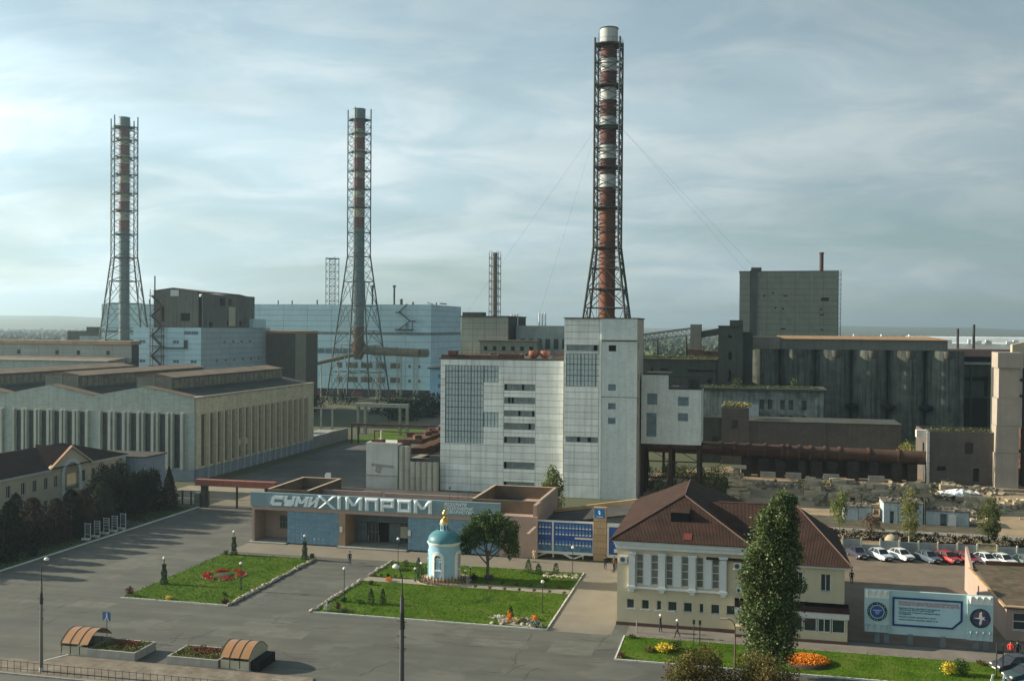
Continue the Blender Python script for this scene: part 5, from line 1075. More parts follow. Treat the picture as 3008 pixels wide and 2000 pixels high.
m_.obox((-138, 433, 42.2), (3, 1, .3), .2, 0, .3); m_.obox((-134, 440, 42.2), (3, 2, .5), .2, 0, .1); t.part('roof_pipe', m_, steel)
t = T('blue_annex', 'bright light blue three storey annex left of the central white building', 'building', (-128, 402, 0))
m_ = MB(); m_.box(-128, -100, 402, 425, 0, 14.4); t.part('wall', m_, M('light_blue_wall', (.26, .48, .62), .8, .08, .4, streak=.2, dirt=(.2, .35, .42))); m_ = MB(); m_.box(-129, -99, 401.4, 426, 14.4, 14.9); t.part('roof', m_, tar)
for z in (10.6, 6.6, 2.6): q = MB(); q.box(-124.5, -120, 401.9, 402, z, z + 1.6); t.part('window', q, glassg)
t = T('dark_shed', 'dark low shed at the edge of the wood behind the left chimney', 'shed', (-358, 480, 0))
m_ = MB(); m_.box(-358, -325, 480, 500, 0, 28.2); m_.box(-346, -325, 479.5, 500, 28.2, 30.4); t.part('wall', m_, concd); m_ = MB(); m_.box(-350, -326, 479.3, 480, 22, 25.5); t.part('pale_band', m_, M('greyblue_band', (.28, .35, .36), .9, .3, .3))

# ---------------------------------------------------------------- lattice chimneys
def chimney(name, label, u, v, top, fr, bands, levels, hw_, waist, base_hw, ang, plat, legr, mleg, mbr, flue0=0.0, cone=None, group=None, mastext=0):
    t = T(name, label, 'chimney', (u, v, 0), group=group)
    for z0, z1, mt, r in bands:
        m_ = MB(); m_.lathe([(r, z0), (r, z1)], u, v, 28); o_ = t.part('flue_ring', m_, mt)
    m_ = MB()
    z = bands[-1][0]
    for b in bands: m_.lathe([(b[3], b[1] - .15), (b[3] + .14, b[1] - .15), (b[3] + .14, b[1]), (b[3], b[1])], u, v, 24)
    z0, z1, _, r = bands[-1]; k = z1 - 5.5
    while k > z0 + 3: m_.lathe([(r, k), (r + .14, k), (r + .14, k + .2), (r, k + .2)], u, v, 24); k -= 5.5
    t.part('flue_flange', m_, mbr)
    m_ = MB(); m_.lathe([(fr - .25, top - 4), (fr - .25, top), (fr, top)], u, v, 24); t.part('flue_mouth', m_, dark)
    def P(k, z):
        h = hw_ if z >= waist else hw_ + (base_hw - hw_) * ((waist - z) / waist) ** 1.0
        a = ang + k * math.pi / 2; return Vector((u + h * math.cos(a), v + h * math.sin(a), z))
    zt = levels[0] + mastext
    for k in range(4):
        m_ = MB(); m_.tube(P(k, waist), P(k, zt), legr, 8); m_.tube(P(k, 0), P(k, waist), legr * 1.2, 8); t.part('leg', m_, mleg)
    for i in range(len(levels)):
        z = levels[i]; m_ = MB(); big = z < waist
        for k in range(4):
            a, b = P(k, z), P((k + 1) % 4, z); m_.tube(a, b, legr * .55, 5)
            c = Vector((u, v, z)); da = (c - a).normalized(); m_.tube(a, c - da * fr, legr * .45, 5)
            if i + 1 < len(levels):
                z2 = levels[i + 1]; a2, b2 = P(k, z2), P((k + 1) % 4, z2)
                if big or (z - z2) > 2.6 * hw_:   # K frames in the splayed foot
                    mm = (a + b) / 2; m2 = (a2 + b2) / 2; m_.tube(mm, a2, legr * .5, 5); m_.tube(mm, b2, legr * .5, 5); m_.tube(a2, m2, legr * .4, 4)
                    m_.tube((mm + a2) / 2, a, legr * .35, 4); m_.tube((mm + b2) / 2, b, legr * .35, 4)
                else:
                    zm = (z + z2) / 2; m_.tube(a, P((k + 1) % 4, zm), legr * .4, 5); m_.tube(P((k + 1) % 4, zm), a2, legr * .4, 5)
                    m_.tube(b, P(k, zm), legr * .4, 5); m_.tube(P(k, zm), b2, legr * .4, 5)
        t.part('bracing', m_, mbr)
        if z in plat:
            m_ = MB(); r2 = plat[z]; m_.lathe([(fr, z), (r2, z), (r2, z + .25), (fr, z + .25)], u, v, 20, False)
            for q in range(16): a = q * math.pi / 8; m_.tube((u + r2 * math.cos(a), v + r2 * math.sin(a), z), (u + r2 * math.cos(a), v + r2 * math.sin(a), z + 1.2), .04, 4)
            m_.lathe([(r2, z + 1.15), (r2, z + 1.22)], u, v, 20); t.part('platform', m_, mbr)
    m_ = MB(); a = ang + math.pi * .75 + .3
    for s in (-.22, .22): m_.tube((u + (fr + .35) * math.cos(a) + s, v + (fr + .35) * math.sin(a), 3), (u + (fr + .35) * math.cos(a) + s, v + (fr + .35) * math.sin(a), top - 1), .05, 4)
    t.part('ladder', m_, mbr)
    return t
A = tealc; Rr = redc; C = credc
b2 = [(120.3, 125.2, A, 2.55), (119.5, 120.3, A, 2.45), (116.7, 119.5, Rr, 2.4), (112.7, 116.7, C, 2.4), (108, 112.7, Rr, 2.4), (104.1, 108, C, 2.4), (99.2, 104.1, Rr, 2.4), (95.4, 99.2, C, 2.4), (91.2, 95.4, Rr, 2.4), (87, 91.2, C, 2.4), (82.6, 87, Rr, 2.4), (78.6, 82.6, C, 2.4), (74.2, 78.6, Rr, 2.4), (31.5, 74.2, A, 2.4), (24, 31.5, M('flue_rust', (.13, .085, .05), .8, .3, .3, stain=.6, stscale=.3, dirt=(.12, .07, .05)), 2.45)]
b2 = list(b2)
c2 = chimney('lattice_chimney', 'banded chimney in a steel lattice tower, the middle one with a duct at its foot', -163.6, 412, 125.2, 2.4, b2[:-1] + [], [120.4, 114.5, 106.6, 98.6, 90.7, 82.9, 72.1, 61.8, 50.9, 40.5, 29.8, 23.5, 12, .2], 5.2, 61.8, 14.5, rad(2), {120.4: 4.4, 114.5: 3.4, 106.6: 3.4, 98.6: 3.4, 90.7: 3.4, 82.9: 3.4}, .28, steel, steel, group='chimneys in steel lattice towers', mastext=4.6)
dg = M('duct_olive', (.18, .165, .10), .8, .3, .2, streak=.3, dirt=(.09, .08, .06))
m_ = MB(); m_.lathe([(2.4, 31.5), (2.4, 26), (3.0, 24), (2.6, 20), (1.6, 17.5)], -163.6, 412, 24); c2.part('flue_foot', m_, b2[-1][2])
m_ = MB(); m_.tube((-160.9, 412, 21.5), (-136, 412, 20.5), 1.75, 20); m_.tube((-136, 412, 20.5), (-133.4, 415, 20.5), 1.75, 20)
for x in (-156, -151, -146, -141): m_.tube((x - .15, 412, 21.2 - (x + 156) * .03), (x + .15, 412, 21.2 - (x + 156) * .03), 1.95, 20)
m_.tube((-165.5, 411, 19.5), (-190, 405, 13.5), .9, 10); c2.part('duct', m_, dg)
for x in (-154.3, -145.0, -137.5):
    m_ = MB()
    for dx_ in (-.8, .8):
        for dv in (-.8, .8): m_.tube((x + dx_, 412 + dv, 0), (x + dx_, 412 + dv, 19.3), .15, 5)
    for k in range(9):
        z = k * 2.1; m_.tube((x - .8, 411.2, z), (x + .8, 411.2, z + 2.1), .09, 4); m_.tube((x + .8, 411.2, z), (x - .8, 411.2, z + 2.1), .09, 4)
    c2.part('duct_support', m_, steelw)
for x in (-172, -180, -188): c2.part('duct_support', MB().tube((x, 410, 0), (x, 410, 15), .25, 6), steelw)
b1 = [(122.5, 126.8, A, 2.45), (118, 122.5, Rr, 2.35), (113.8, 118, C, 2.35), (109.6, 113.8, Rr, 2.35), (105.4, 109.6, C, 2.35), (100.9, 105.4, Rr, 2.35), (96.7, 100.9, C, 2.35), (92.5, 96.7, Rr, 2.35), (88.3, 92.5, C, 2.35), (83.4, 88.3, Rr, 2.35), (79.6, 83.4, C, 2.35), (75.1, 79.6, Rr, 2.35), (0, 75.1, tealc, 2.35)]
chimney('lattice_chimney', 'tall banded chimney in a steel lattice tower at the far left', -279.7, 415, 126.8, 2.35, b1, [122, 116.1, 108.1, 100.2, 91.8, 83.9, 73.1, 62.4, 51.7, 41.5, 30.3, 24.6, 12, .2], 7.1, 62.4, 17.5, rad(-14 - 78 + 0), {122: 4.6, 116.1: 3.4, 108.1: 3.4, 100.2: 3.4, 91.8: 3.4, 83.9: 3.4, 73.1: 3.4, 62.4: 3.4}, .28, steel, steel, group='chimneys in steel lattice towers', mastext=4.6)
Rm, Wm, Om = redm, whm, orgm; r = 1.72
bm = [(92.9, 96.2, Wm, 1.9), (89.8, 92.9, Rm, r), (86.8, 89.8, Wm, r), (83.5, 86.8, Rm, r), (80.7, 83.5, Wm, r), (77.4, 80.7, Rm, r), (74.7, 77.4, Wm, r), (71.3, 74.7, Rm, r), (68.2, 71.3, Wm, r), (65, 68.2, Rm, r), (62.1, 65, Wm, r), (57.9, 62.1, Rm, r), (0, 57.9, Om, r)]
dst = M('lattice_dark', (.075, .08, .07), .75, .3, .6)
cm = chimney('main_chimney', 'tallest red and white banded chimney in a dark lattice tower behind the white building', -29.55, 218, 96.2, r, bm, [92.5, 88.3, 83.7, 79.1, 75.0, 70.3, 66.3, 61.8, 57.6, 53.4, 49.1, 44.6, 40.2, 36.2, 28, 18, 8], 3.75, 49.1, 12.2, rad(45), {92.5: 3.0, 83.7: 2.7, 75.0: 2.7, 66.3: 2.7, 57.6: 2.7, 49.1: 2.7, 40.2: 2.9}, .22, dst, dst, group=None, mastext=1.2)
m_ = MB()
for q in ((-110, 300, 0), (-70, 290, 0), (40, 280, 0), (48, 300, 0)): m_.tube((-29.5 + (2.6 if q[0] > 0 else -2.6), 218, 75), q, .014, 4, cap=False)
cm.part('guy_wire', m_, steeld)
t = T('lattice_mast', 'distant open lattice mast left of the middle chimney', 'mast', (-256, 600, 0)); m_ = MB()
for a, b in ((-3.1, -3), (3.1, -3), (3.1, 3), (-3.1, 3)): m_.tube((-256 + a, 600 + b, 0), (-256 + a, 600 + b, 74.5), .24, 5)
t.part('leg', m_, steel); m_ = MB()
for k in range(12):
    z = 20 + k * 4.6
    for s in (-3, 3):
        m_.tube((-259.1, 600 + s, z), (-252.9, 600 + s, z + 4.6), .13, 4); m_.tube((-252.9, 600 + s, z), (-259.1, 600 + s, z + 4.6), .13, 4); m_.tube((-259.1, 600 + s, z), (-252.9, 600 + s, z), .17, 4)
m_.box(-259.5, -252.5, 596.6, 603.4, 74, 74.5); t.part('bracing', m_, steel)
t = T('small_chimney', 'distant slim banded chimney in a narrow lattice left of the main one', 'chimney', (-130, 520, 0)); m_ = MB(); m_.lathe([(1.35, 0), (1.3, 71)], -130, 520, 16); t.part('flue', m_, M('flue_small', (.13, .115, .10), .8, .2, .1)); m_ = MB()
for a, b in ((-2.5, -2.5), (2.5, -2.5), (2.5, 2.5), (-2.5, 2.5)): m_.tube((-130 + a, 520 + b, 0), (-130 + a, 520 + b, 71), .2, 5)
for k in range(12):
    z = 24 + k * 4
    for s in (-2.5, 2.5): m_.tube((-132.5, 520 + s, z), (-127.5, 520 + s, z + 4), .12, 4); m_.tube((-127.5, 520 + s, z), (-132.5, 520 + s, z + 4), .12, 4); m_.tube((-132.5, 520 + s, z), (-127.5, 520 + s, z), .2, 4)
t.part('bracing', m_, M('mast_dark', (.10, .10, .09), .8, .2, .5))

# ---------------------------------------------------------------- central white building
K = 190 / 180
def Z(z): return 32 + (z - 32) * K
cols = [-58.3, -52.1, -45.6, -39.3, -33.9]
t = T('white_panel_building', 'tall dirty white panel building with ribbon windows and glass block grids', 'industrial building', (-58.3, 190, 0)); F = front(190)
zt = Z(26.1); rb = [(-45.5, -39.4, Z(b), Z(a)) for a, b in ((21.6, 20.4), (19.2, 18.0), (16.8, 15.7), (14.5, 13.3), (12.0, 10.8), (7.4, 6.1), (3.8, 2.5))]
gb = [(-57.3, -46.7, Z(21.8), Z(24.9)), (-57.3, -49.6, Z(13.6), Z(21.8)), (-57.3, -46.7, Z(13.6), Z(16.3)), (-57.3, -49.6, Z(10.5), Z(13.6))]
m_ = MB(); holed(m_, F, -58.3, -33.9, 0, zt, rb + [(-57.3, -49.6, Z(10.5), Z(24.9)), (-49.6, -46.7, Z(13.6), Z(16.3)), (-49.6, -46.7, Z(21.8), Z(24.9))], .35); m_.box(-58.3, -57.9, 190.35, 214, 0, zt); m_.box(-58, -34, 213.6, 214, 0, zt); t.part('wall_core', m_, joint)
zr = [zt - .15]
while zr[-1] > 1.3: zr.append(zr[-1] - 1.27)
zr = [0] + sorted(zr)[1:] if zr[-1] < .5 else [0] + sorted(zr)
hol = rb + [(-57.35, -49.55, Z(10.5), Z(24.9)), (-49.6, -46.65, Z(13.6), Z(16.3)), (-49.6, -46.65, Z(21.8), Z(24.9))]
panels(t, F, cols, zr, hol, white, -.1, 0, .03)
def gblock(t, f, a, b, c, d, d0=.05, cw=.64, ch=1.2, strong=2.7):
    nx = max(1, round((b - a) / cw)); nz_ = max(1, round((d - c) / ch)); q = MB()
    for i in range(nx + 1):
        x = a + (b - a) * i / nx; r = .045 if i % 4 else .09; fbox(q, f, x - r, x + r, d0 - .04, d0 + .1, c, d)
    for i in range(nz_ + 1):
        z = c + (d - c) * i / nz_; r = .03 if i % 2 else .07; fbox(q, f, a, b, d0 - .035, d0 + .09, z - r, z + r)
    g = t.part('glass_block_grid', q, grid); q = MB(); fbox(q, f, a, b, d0 + .02, d0 + .07, c, d); t.part('pane', q, glassb, g)
gblock(t, F, -57.3, -49.6, Z(10.5), Z(24.9)); gblock(t, F, -49.55, -46.7, Z(13.6), Z(16.3)); gblock(t, F, -49.55, -46.7, Z(21.8), Z(24.9))
ribg = M('ribbon_glass', (.20, .24, .23), .35, .35, .8, spec=.6, stain=.5, stscale=1.2, dirt=(.22, .26, .25))
def ribbon(t, f, a, b, c, d, n=9):
    q = MB(); fbox(q, f, a, b, .1, .16, c, d); g = t.part('ribbon_window', q, ribg)
    q = MB()
    for i in range(n + 1): x = a + (b - a) * i / n; fbox(q, f, x - .03, x + .03, .04, .1, c, d)
    fbox(q, f, a, b, .05, .1, d - .07, d); fbox(q, f, a, b, .05, .1, c, c + .07); t.part('glazing_bar', q, frameg, g)
    for _ in range(2): i = rnd.randrange(n); x = a + (b - a) * i / n; q = MB(); fbox(q, f, x + .1, x + .1 + (b - a) / n * .6, .03, .045, c + .1, d - .05); t.part('open_light', q, dark, g)
for a, b, c, d in rb: ribbon(t, F, a, b, c, d)
m_ = MB(); m_.box(-58.6, -33.8, 189.8, 214.2, zt - .12, zt + .1); t.part('roof', m_, tar)
m_ = MB(); m_.box(-58.5, -45.8, 191, 196, zt + .1, zt + .7); m_.box(-46, -42, 191.2, 192, zt + .1, zt + .9); m_.box(-57, -55.3, 190.5, 192, zt + .7, zt + 1.5)
for i in range(14): m_.tube((-55 + i * .95, 190.6, zt), (-55 + i * .95, 190.6, zt + 1.7), .035, 4)
for z in (zt + 1.0, zt + 1.65): m_.tube((-55, 190.6, z), (-42.6, 190.6, z), .035, 4)
for i in range(9): m_.obox((rnd.uniform(-50, -41), rnd.uniform(191, 195), zt + .8), (1.4, .5, .35), rnd.uniform(0, 3), .2, .1)
m_.tube((-44, 191, zt + 1.6), (-42, 191, zt + .3), .08, 5)
t.part('roof_junk', m_, rust)
m_ = MB()
for x in (-40.4, -38.1): m_.lathe([(.5, zt), (.5, zt + .2), (.95, zt + .6), (.95, zt + 1.6), (.02, zt + 1.7)], x, 193, 14)
t.part('roof_tank', m_, M('tank_red_rust', (.24, .08, .05), .7, .3, .6, stain=.5, stscale=.8, dirt=(.14, .08, .06)))
m_ = MB()
for i in range(7): m_.tube((-36.9 + i * .4, 193, zt), (-36.2 + i * .45, 193.4, zt + 1.1 + i * .22), .1, 5)
t.part('rusty_hopper', m_, rust)
# stair tower
t = T('white_tower', 'tallest white tower block with glass block strip, attached to the right of the panel building', 'tower', (-33.4, 188, 0)); K2 = 188 / 178
def Z2(z): return 32 + (z - 32) * K2
F = front(188); uL, uM, uR = -33.4, -26.4, -19.8; tt = Z2(33.55)
trb = [(-33.05, -26.95, Z2(27.8), Z2(28.9)), (-33.05, -26.95, Z2(11.6), Z2(12.6))]; tg = (-33.1, -26.8, Z2(21.5), Z2(27.4)); tw = [(-25.1, -23.7, Z2(27.8), Z2(28.9)), (-25.1, -23.7, Z2(20.9), Z2(22)), (-25.1, -23.7, Z2(17.6), Z2(18.7)), (-25.1, -23.7, Z2(15), Z2(16.1))]
m_ = MB(); holed(m_, F, uL, uM, 0, tt, trb + [tg], .35); m_.box(uL, uL + .35, 188.35, 200, 0, tt); m_.box(uL + .35, uR, 199.6, 200, 0, tt); t.part('wall_core', m_, joint)
zz_ = [tt]; 
while zz_[-1] > 1.3: zz_.append(zz_[-1] - 1.25)
zz_ = [0] + sorted(zz_)[1:]
panels(t, F, [uL, uM - .45], zz_, trb + [tg], white, -.1, 0, .03); panels(t, left(uL), [188.1, 194, 199.9], zz_, [], white, -.1, 0, .03)
m_ = MB(); m_.box(uM - .42, uM - .03, 187.9, 188, 0, tt); m_.box(uM - .03, uM + .03, 187.99, 188.01, 0, tt); t.part('strip_pier', m_, white)
m_ = MB(); holed(m_, F, uM, uR, 0, Z2(29.6), tw, .35, -.02); m_.box(uM, uR + .02, 187.6, 188.3, Z2(29.8), tt); t.part('brick_wall', m_, whbrick)
m_ = MB(); m_.box(uM + .02, uR, 187.8, 188.2, Z2(29.6), Z2(29.8)); m_.box(uM, uR, 187.96, 187.98, Z2(19.7), Z2(19.8)); t.part('ledge', m_, concd)
swn = [(189.6, 191.4, Z2(z), Z2(z) + 1.3) for z in (28.2, 22.6, 18.4, 14.9)]; swn += []
m_ = MB(); holed(m_, right(uR), 188.35, 200, 0, tt - .05, swn, .35); t.part('side_wall', m_, M('side_beige', (.52, .47, .38), .85, .1, .5, streak=.3, dirt=(.33, .3, .25)))
for a, b, c, d in swn: window(t, right(uR), a, b, c, d, frameg, glassg, 2, 1, .15)
for a, b, c, d in trb: ribbon(t, F, a, b, c, d, 6)
gblock(t, F, *tg, cw=.7, ch=1.1)
for k, (a, b, c, d) in enumerate(tw): window(t, F, a, b, c, d, frameg, dark if k == 0 else M('tower_glass', (.16, .23, .26), .4, .3, 1), 1 if k < 2 else 3, 1, .12, .06)
m_ = MB(); m_.box(uL - .15, uR + .2, 187.5, 200.2, tt, tt + .18); t.part('roof', m_, tar)
# side block on stilts
t = T('stilted_block', 'white rendered block raised on dark rusty stilts right of the white tower', 'industrial building', (-19.5, 193, 0)); F = front(193.5); k3 = 193.5 / 182
def Z3(z): return 32 + (z - 32) * k3
u1_ = -8.3; us = -14.4; hw2 = [(-18.4, -16.5, Z3(18.3), Z3(20.3)), (-12.6, -10.6, Z3(18.2), Z3(19.8)), (-18.5, -16.6, Z3(12.6), Z3(16.8)), (-12.6, -10.7, Z3(15.5), Z3(16.9))]
m_ = MB(); holed(m_, F, -19.5, u1_, Z3(11.3), Z3(21.1), hw2, .35); holed(m_, F, -19.5, us, Z3(21.1), Z3(23.6), [], .35); m_.box(-19.5, -19.2, 193.85, 205, Z3(11.3), Z3(23)); m_.box(u1_ - .3, u1_, 193.85, 204, Z3(11.3), Z3(21)); m_.box(-19.2, u1_ - .3, 193.9, 204, Z3(11.3), Z3(11.5)); m_.box(-19.2, u1_, 203.7, 204, Z3(11.5), Z3(21)); t.part('wall', m_, whbrick)
for a, b, c, d in hw2: window(t, F, a, b, c, d, frameg, M('tower_glass', (.16, .23, .26)), 3, 2 if d - c > 3 else 1, .1, .06)
m_ = MB(); m_.box(-19.2, us + .1, 193.7, 204, Z3(23.6), Z3(23.8)); m_.box(us + .1, u1_ + .1, 193.4, 204, Z3(21.1), Z3(21.25)); t.part('roof', m_, tar)
m_ = MB()
for x in (us + .1, us + 2, us + 4): m_.tube((x, 193.6, Z3(21.2)), (x, 193.6, Z3(23.3)), .05, 4)
m_.tube((us, 193.6, Z3(23.3)), (u1_ + .8, 193.6, Z3(23.3)), .08, 5); m_.box(-10.8, -8.8, 195, 197, Z3(21.3), Z3(23)); t.part('roof_rail', m_, steeld)
m_ = MB()
for x in (-19.3, -14.0, -8.7):
    for v in (193.8, 198.8, 203.8): m_.box(x - .3, x + .3, v - .2, v + .2, 0, Z3(11.3))
m_.box(-19.5, u1_, 193.6, 194, Z3(10.6), Z3(11.3)); m_.box(-19.5, u1_, 203.4, 203.8, Z3(10.6), Z3(11.3))
for z in (3.6, 6.6): m_.box(-19.3, u1_, 193.75, 193.95, z, z + .22)
for a, b in ((-19.2, -14.1), (-14, -8.8)): m_.tube((a, 193.9, .3), (b, 193.9, 6.4), .08, 5); m_.tube((b, 193.9, 6.8), (a, 193.9, 9.6), .07, 5)
t.part('stilts', m_, M('stilt_rust', (.055, .038, .03), .9, .3, 1))
# low white annex left of the tower block
t = T('white_annex', 'low white rendered block with dark rusty conveyor roof left of the panel building', 'building', (-72.6, 188, 0)); kk = 188 / 170
def Z4(z): return 32 + (z - 32) * kk
m_ = MB(); holed(m_, front(188), -72.9, -66.4, 0, Z4(11.3), [], .4); m_.box(-72.9, -72.5, 188.4, 196, 0, Z4(11.3)); m_.box(-66.8, -66.4, 188.4, 196, 0, Z4(11)); m_.box(-72.5, -66.8, 195.6, 196, 0, Z4(11)); m_.box(-72.5, -66.8, 188.4, 195.6, Z4(10.8), Z4(11)); t.part('wall', m_, M('white_render_dirty', (.56, .56, .51), .9, .08, .6, .1, 8, streak=.3, dirt=(.35, .33, .28), stain=.55, stscale=.3)); m_ = MB(); m_.box(-73, -66.3, 187.9, 188.02, Z4(5.4), Z4(5.6)); t.part('ledge', m_, conc)
m_ = MB(); m_.obox((-69.5, 187.97, 4.6), (4.6, .03, .5), 0, 0, .06); m_.obox((-70.3, 187.96, 3.9), (1.2, .03, 1.5), 0, 0, .3); t.part('bare_patch', m_, conc)
m_ = MB()
for i in range(7):
    a = -66.3 + i * 1.17; top_ = Z4(10.8) if i < 2 else Z4(8.1)
    for zc, zd in ((0, top_ * .45), (top_ * .45 + .05, top_)):
        q = MB(); q.prism([(a + .03, 188.4), (a + .3, 188.1), (a + .85, 188.1), (a + 1.14, 188.4), (a + 1.14, 188.6), (a + .03, 188.6)], zc, zd); t.part('corrugated_slab', q, M('slab_beige', (.48, .45, .36), .9, .12, .7, .15, 8, streak=.4, dirt=(.3, .28, .22), obj=.14))
m_ = MB(); m_.box(-66.4, -58.4, 196, 225, 0, Z4(7.8)); m_.box(-62.5, -58.5, 196, 224, Z4(7.8), Z4(8.4)); t.part('rear_wall', m_, conc)
m_ = MB()
for i in range(10):
    y = 191 + i * 3.6; m_.box(-67.5, -62.5, y, y + 3.3, Z4(10.9) + .1 * (i % 2), Z4(11.7)); m_.obox((-65 + rnd.uniform(-1.5, 1.5), y + 1.5, Z4(12)), (1.4, 1.2, .9), rnd.uniform(0, 1))
m_.tube((-72, 190, Z4(11)), (-72, 190, Z4(13.2)), .18, 6); m_.tube((-72, 190, Z4(13.2)), (-61, 190, Z4(13.0)), .14, 6); m_.box(-72.2, -69.8, 189, 190.5, Z4(11), Z4(11.7)); m_.box(-66.5, -62.4, 196.5, 226, Z4(8.5), Z4(9.6))
t.part('rusty_conveyor', m_, rust)
m_ = MB(); m_.tube((-70.2, 189.3, Z4(11.2)), (-70.2, 189.3, Z4(13.3)), .22, 8); t.part('white_pipe', m_, panelc)
m_ = MB(); m_.prismv([(-60.8 - 16.5, 2.0), (-60.8 - 15.3, 2.0), (-60.8 - 15.3, 4.3), (-60.8 - 16.2, 4.3), (-60.8 - 16.5, 4.0)], 178, 178.12); 
single('white_stele', m_, whpl, 'small white upright stele beyond the entrance building roof', 'sign')
# ---------------------------------------------------------------- grey blocks behind centre
t = T('grey_panel_block', 'grey panel block behind the centre building, below the distant chimney', 'industrial building', (-85.6, 300, 0))
m_ = MB(); m_.box(-85.6, -70.7, 300.1, 325, 0, 35); t.part('wall', m_, joint)
for j in range(9):
    for i in range(4): q = MB(); a = -85.6 + i * 3.72; q.box(a + .04, a + 3.68, 300, 300.1, 18 + j * 1.89 + .03, 18 + (j + 1) * 1.89 - .03); t.part('wall_panel', q, M('beige_grey_panel', (.33, .33, .27) if 1 else 0, .9, .1, .3, streak=.4, dirt=(.2, .2, .17), obj=.08))
m_ = MB(); m_.box(-86, -70.4, 299.6, 325, 35, 35.3); m_.box(-85.5, -79, 301, 305, 35.3, 36.4); t.part('roof', m_, concd)
t = T('parapet_block', 'low beige block with a row of small dark windows behind the white panel building', 'industrial building', (-78, 296, 0))
m_ = MB(); m_.box(-78.1, -60.5, 294, 299.6, 0, 27.6); t.part('wall', m_, towerc); m_ = MB(); m_.box(-78.4, -60.2, 293.6, 299.9, 27.6, 28.0); t.part('roof', m_, tarl)
for i in range(6): q = MB(); a = -76.8 + i * 2.8; q.box(a, a + 1.1, 293.95, 294, 24.9, 26.2); t.part('window', q, dark)
t = T('green_grey_hall', 'long pale grey-green hall with arched openings left of the white tower', 'industrial building', (-69, 305, 0))
m_ = MB(); m_.box(-69.5, -40, 305.1, 330, 0, 32.4); t.part('wall', m_, M('green_grey_wall', (.28, .33, .30), .9, .15, .3, streak=.4, dirt=(.18, .21, .19)))
for i in range(7): q = MB(); a = -68 + i * 2.6; q.box(a, a + 1.4, 305, 305.1, 25.3, 28.4); t.part('opening', q, concd)
m_ = MB()
for x in (-72.5, -71.5, -70.6): m_.tube((x, 312, 28), (x, 312, 36.2), .28, 8)
for x in (-66.2, -65.2, -64.2): m_.tube((x, 325, 32), (x, 325, 36.6), .28, 8)
t.part('steel_stack', m_, M('bright_steel', (.7, .72, .7), .4, .05, 1))
# ---------------------------------------------------------------- conveyor gallery
t = T('conveyor_bridge', 'sloping lattice conveyor bridge on trestles right of the white tower', 'conveyor', (-34, 335, 0)); m_ = MB()
a, b = Vector((-50, 332, 27.2)), Vector((-17.8, 332, 31.7))
for off in (0, -1.9):
    for dv in (0, 3): m_.tube(a + Vector((0, dv, off)), b + Vector((0, dv, off)), .18, 5)
n = 22
for i in range(n):
    p, q = a.lerp(b, i / n), a.lerp(b, (i + 1) / n)
    m_.tube(p, q + Vector((0, 0, -1.9)), .1, 4); m_.tube(q, q + Vector((0, 0, -1.9)), .1, 4)
t.part('truss', m_, M('truss_grey', (.16, .17, .15))); m_ = MB(); m_.hexa([(-50, 332, 27.2), (-17.8, 332, 31.7), (-17.8, 335, 31.7), (-50, 335, 27.2), (-50, 332, 27.7), (-17.8, 332, 32.2), (-17.8, 335, 32.2), (-50, 335, 27.7)]); t.part('deck', m_, concd)
m_ = MB()
for x, z in ((-28.4, 30), (-19.2, 31.3)):
    m_.tube((x, 332, 0), (x, 332, z - 2), .35, 6); m_.tube((x, 332, z - 2), (x + 1.5, 333, 0), .25, 6)
t.part('trestle', m_, concd)
m_ = MB(); m_.box(-17.8, -14.4, 330, 336, 0, 33.2); t.part('transfer_tower', m_, M('transfer_brown', (.2, .19, .155), .9, .15, .4, streak=.4, dirt=(.12, .11, .09)))
m_ = MB(); m_.hexa([(-14.4, 332, 28.9), (-8, 332, 30), (-8, 335, 30), (-14.4, 335, 28.9), (-14.4, 332, 31), (-8, 332, 32.2), (-8, 335, 32.2), (-14.4, 335, 31)]); t.part('gallery', m_, concd)
m_ = MB(); m_.box(-18.4, -13.2, 326, 330, 0, 25.3); m_.box(-13, -8.6, 326.5, 330, 0, 24.8); t.part('hut', m_, rust)
# ---------------------------------------------------------------- dark flat building
t = T('dark_flat_building', 'long dark grey building with weeds on its flat roof and a broken window band', 'industrial building', (-27, 270, 0))
bw = [(-15.1 + i * .95, -14.4 + i * .95, 20.5, 21.1) for i in range(8)] + [(-24.8, -24.2, 20.3, 21.5), (-22.3, -20.4, 20.6, 21.4), (-14.9, -12.4, 16.8, 18.6), (-9.9, -9, 17.5, 18.8)]
m_ = MB(); holed(m_, front(270), -28, -7.8, 0, 23.7, bw, .4); m_.box(-28, -7.8, 285, 285.3, 0, 23.6); m_.box(-27.5, -8, 271.5, 271.6, 14, 23); t.part('wall', m_, concd)
m_ = MB(); m_.box(-28.2, -7.6, 269.6, 285.4, 23.7, 24.0); t.part('roof', m_, M('roof_weedy', (.14, .125, .07), .95, .4, .3, stain=.7, stscale=.3, dirt=(.25, .2, .1)))
o = foliage('roof_weeds', 'dry weeds growing along the dark flat roof', (-18, 272, 24), [(x * 2.0 - 9, 1.2, .3, 1.4, 1.6, .5) for x in range(10)], 2200, .4, lolive, 'weeds', kind='stuff')
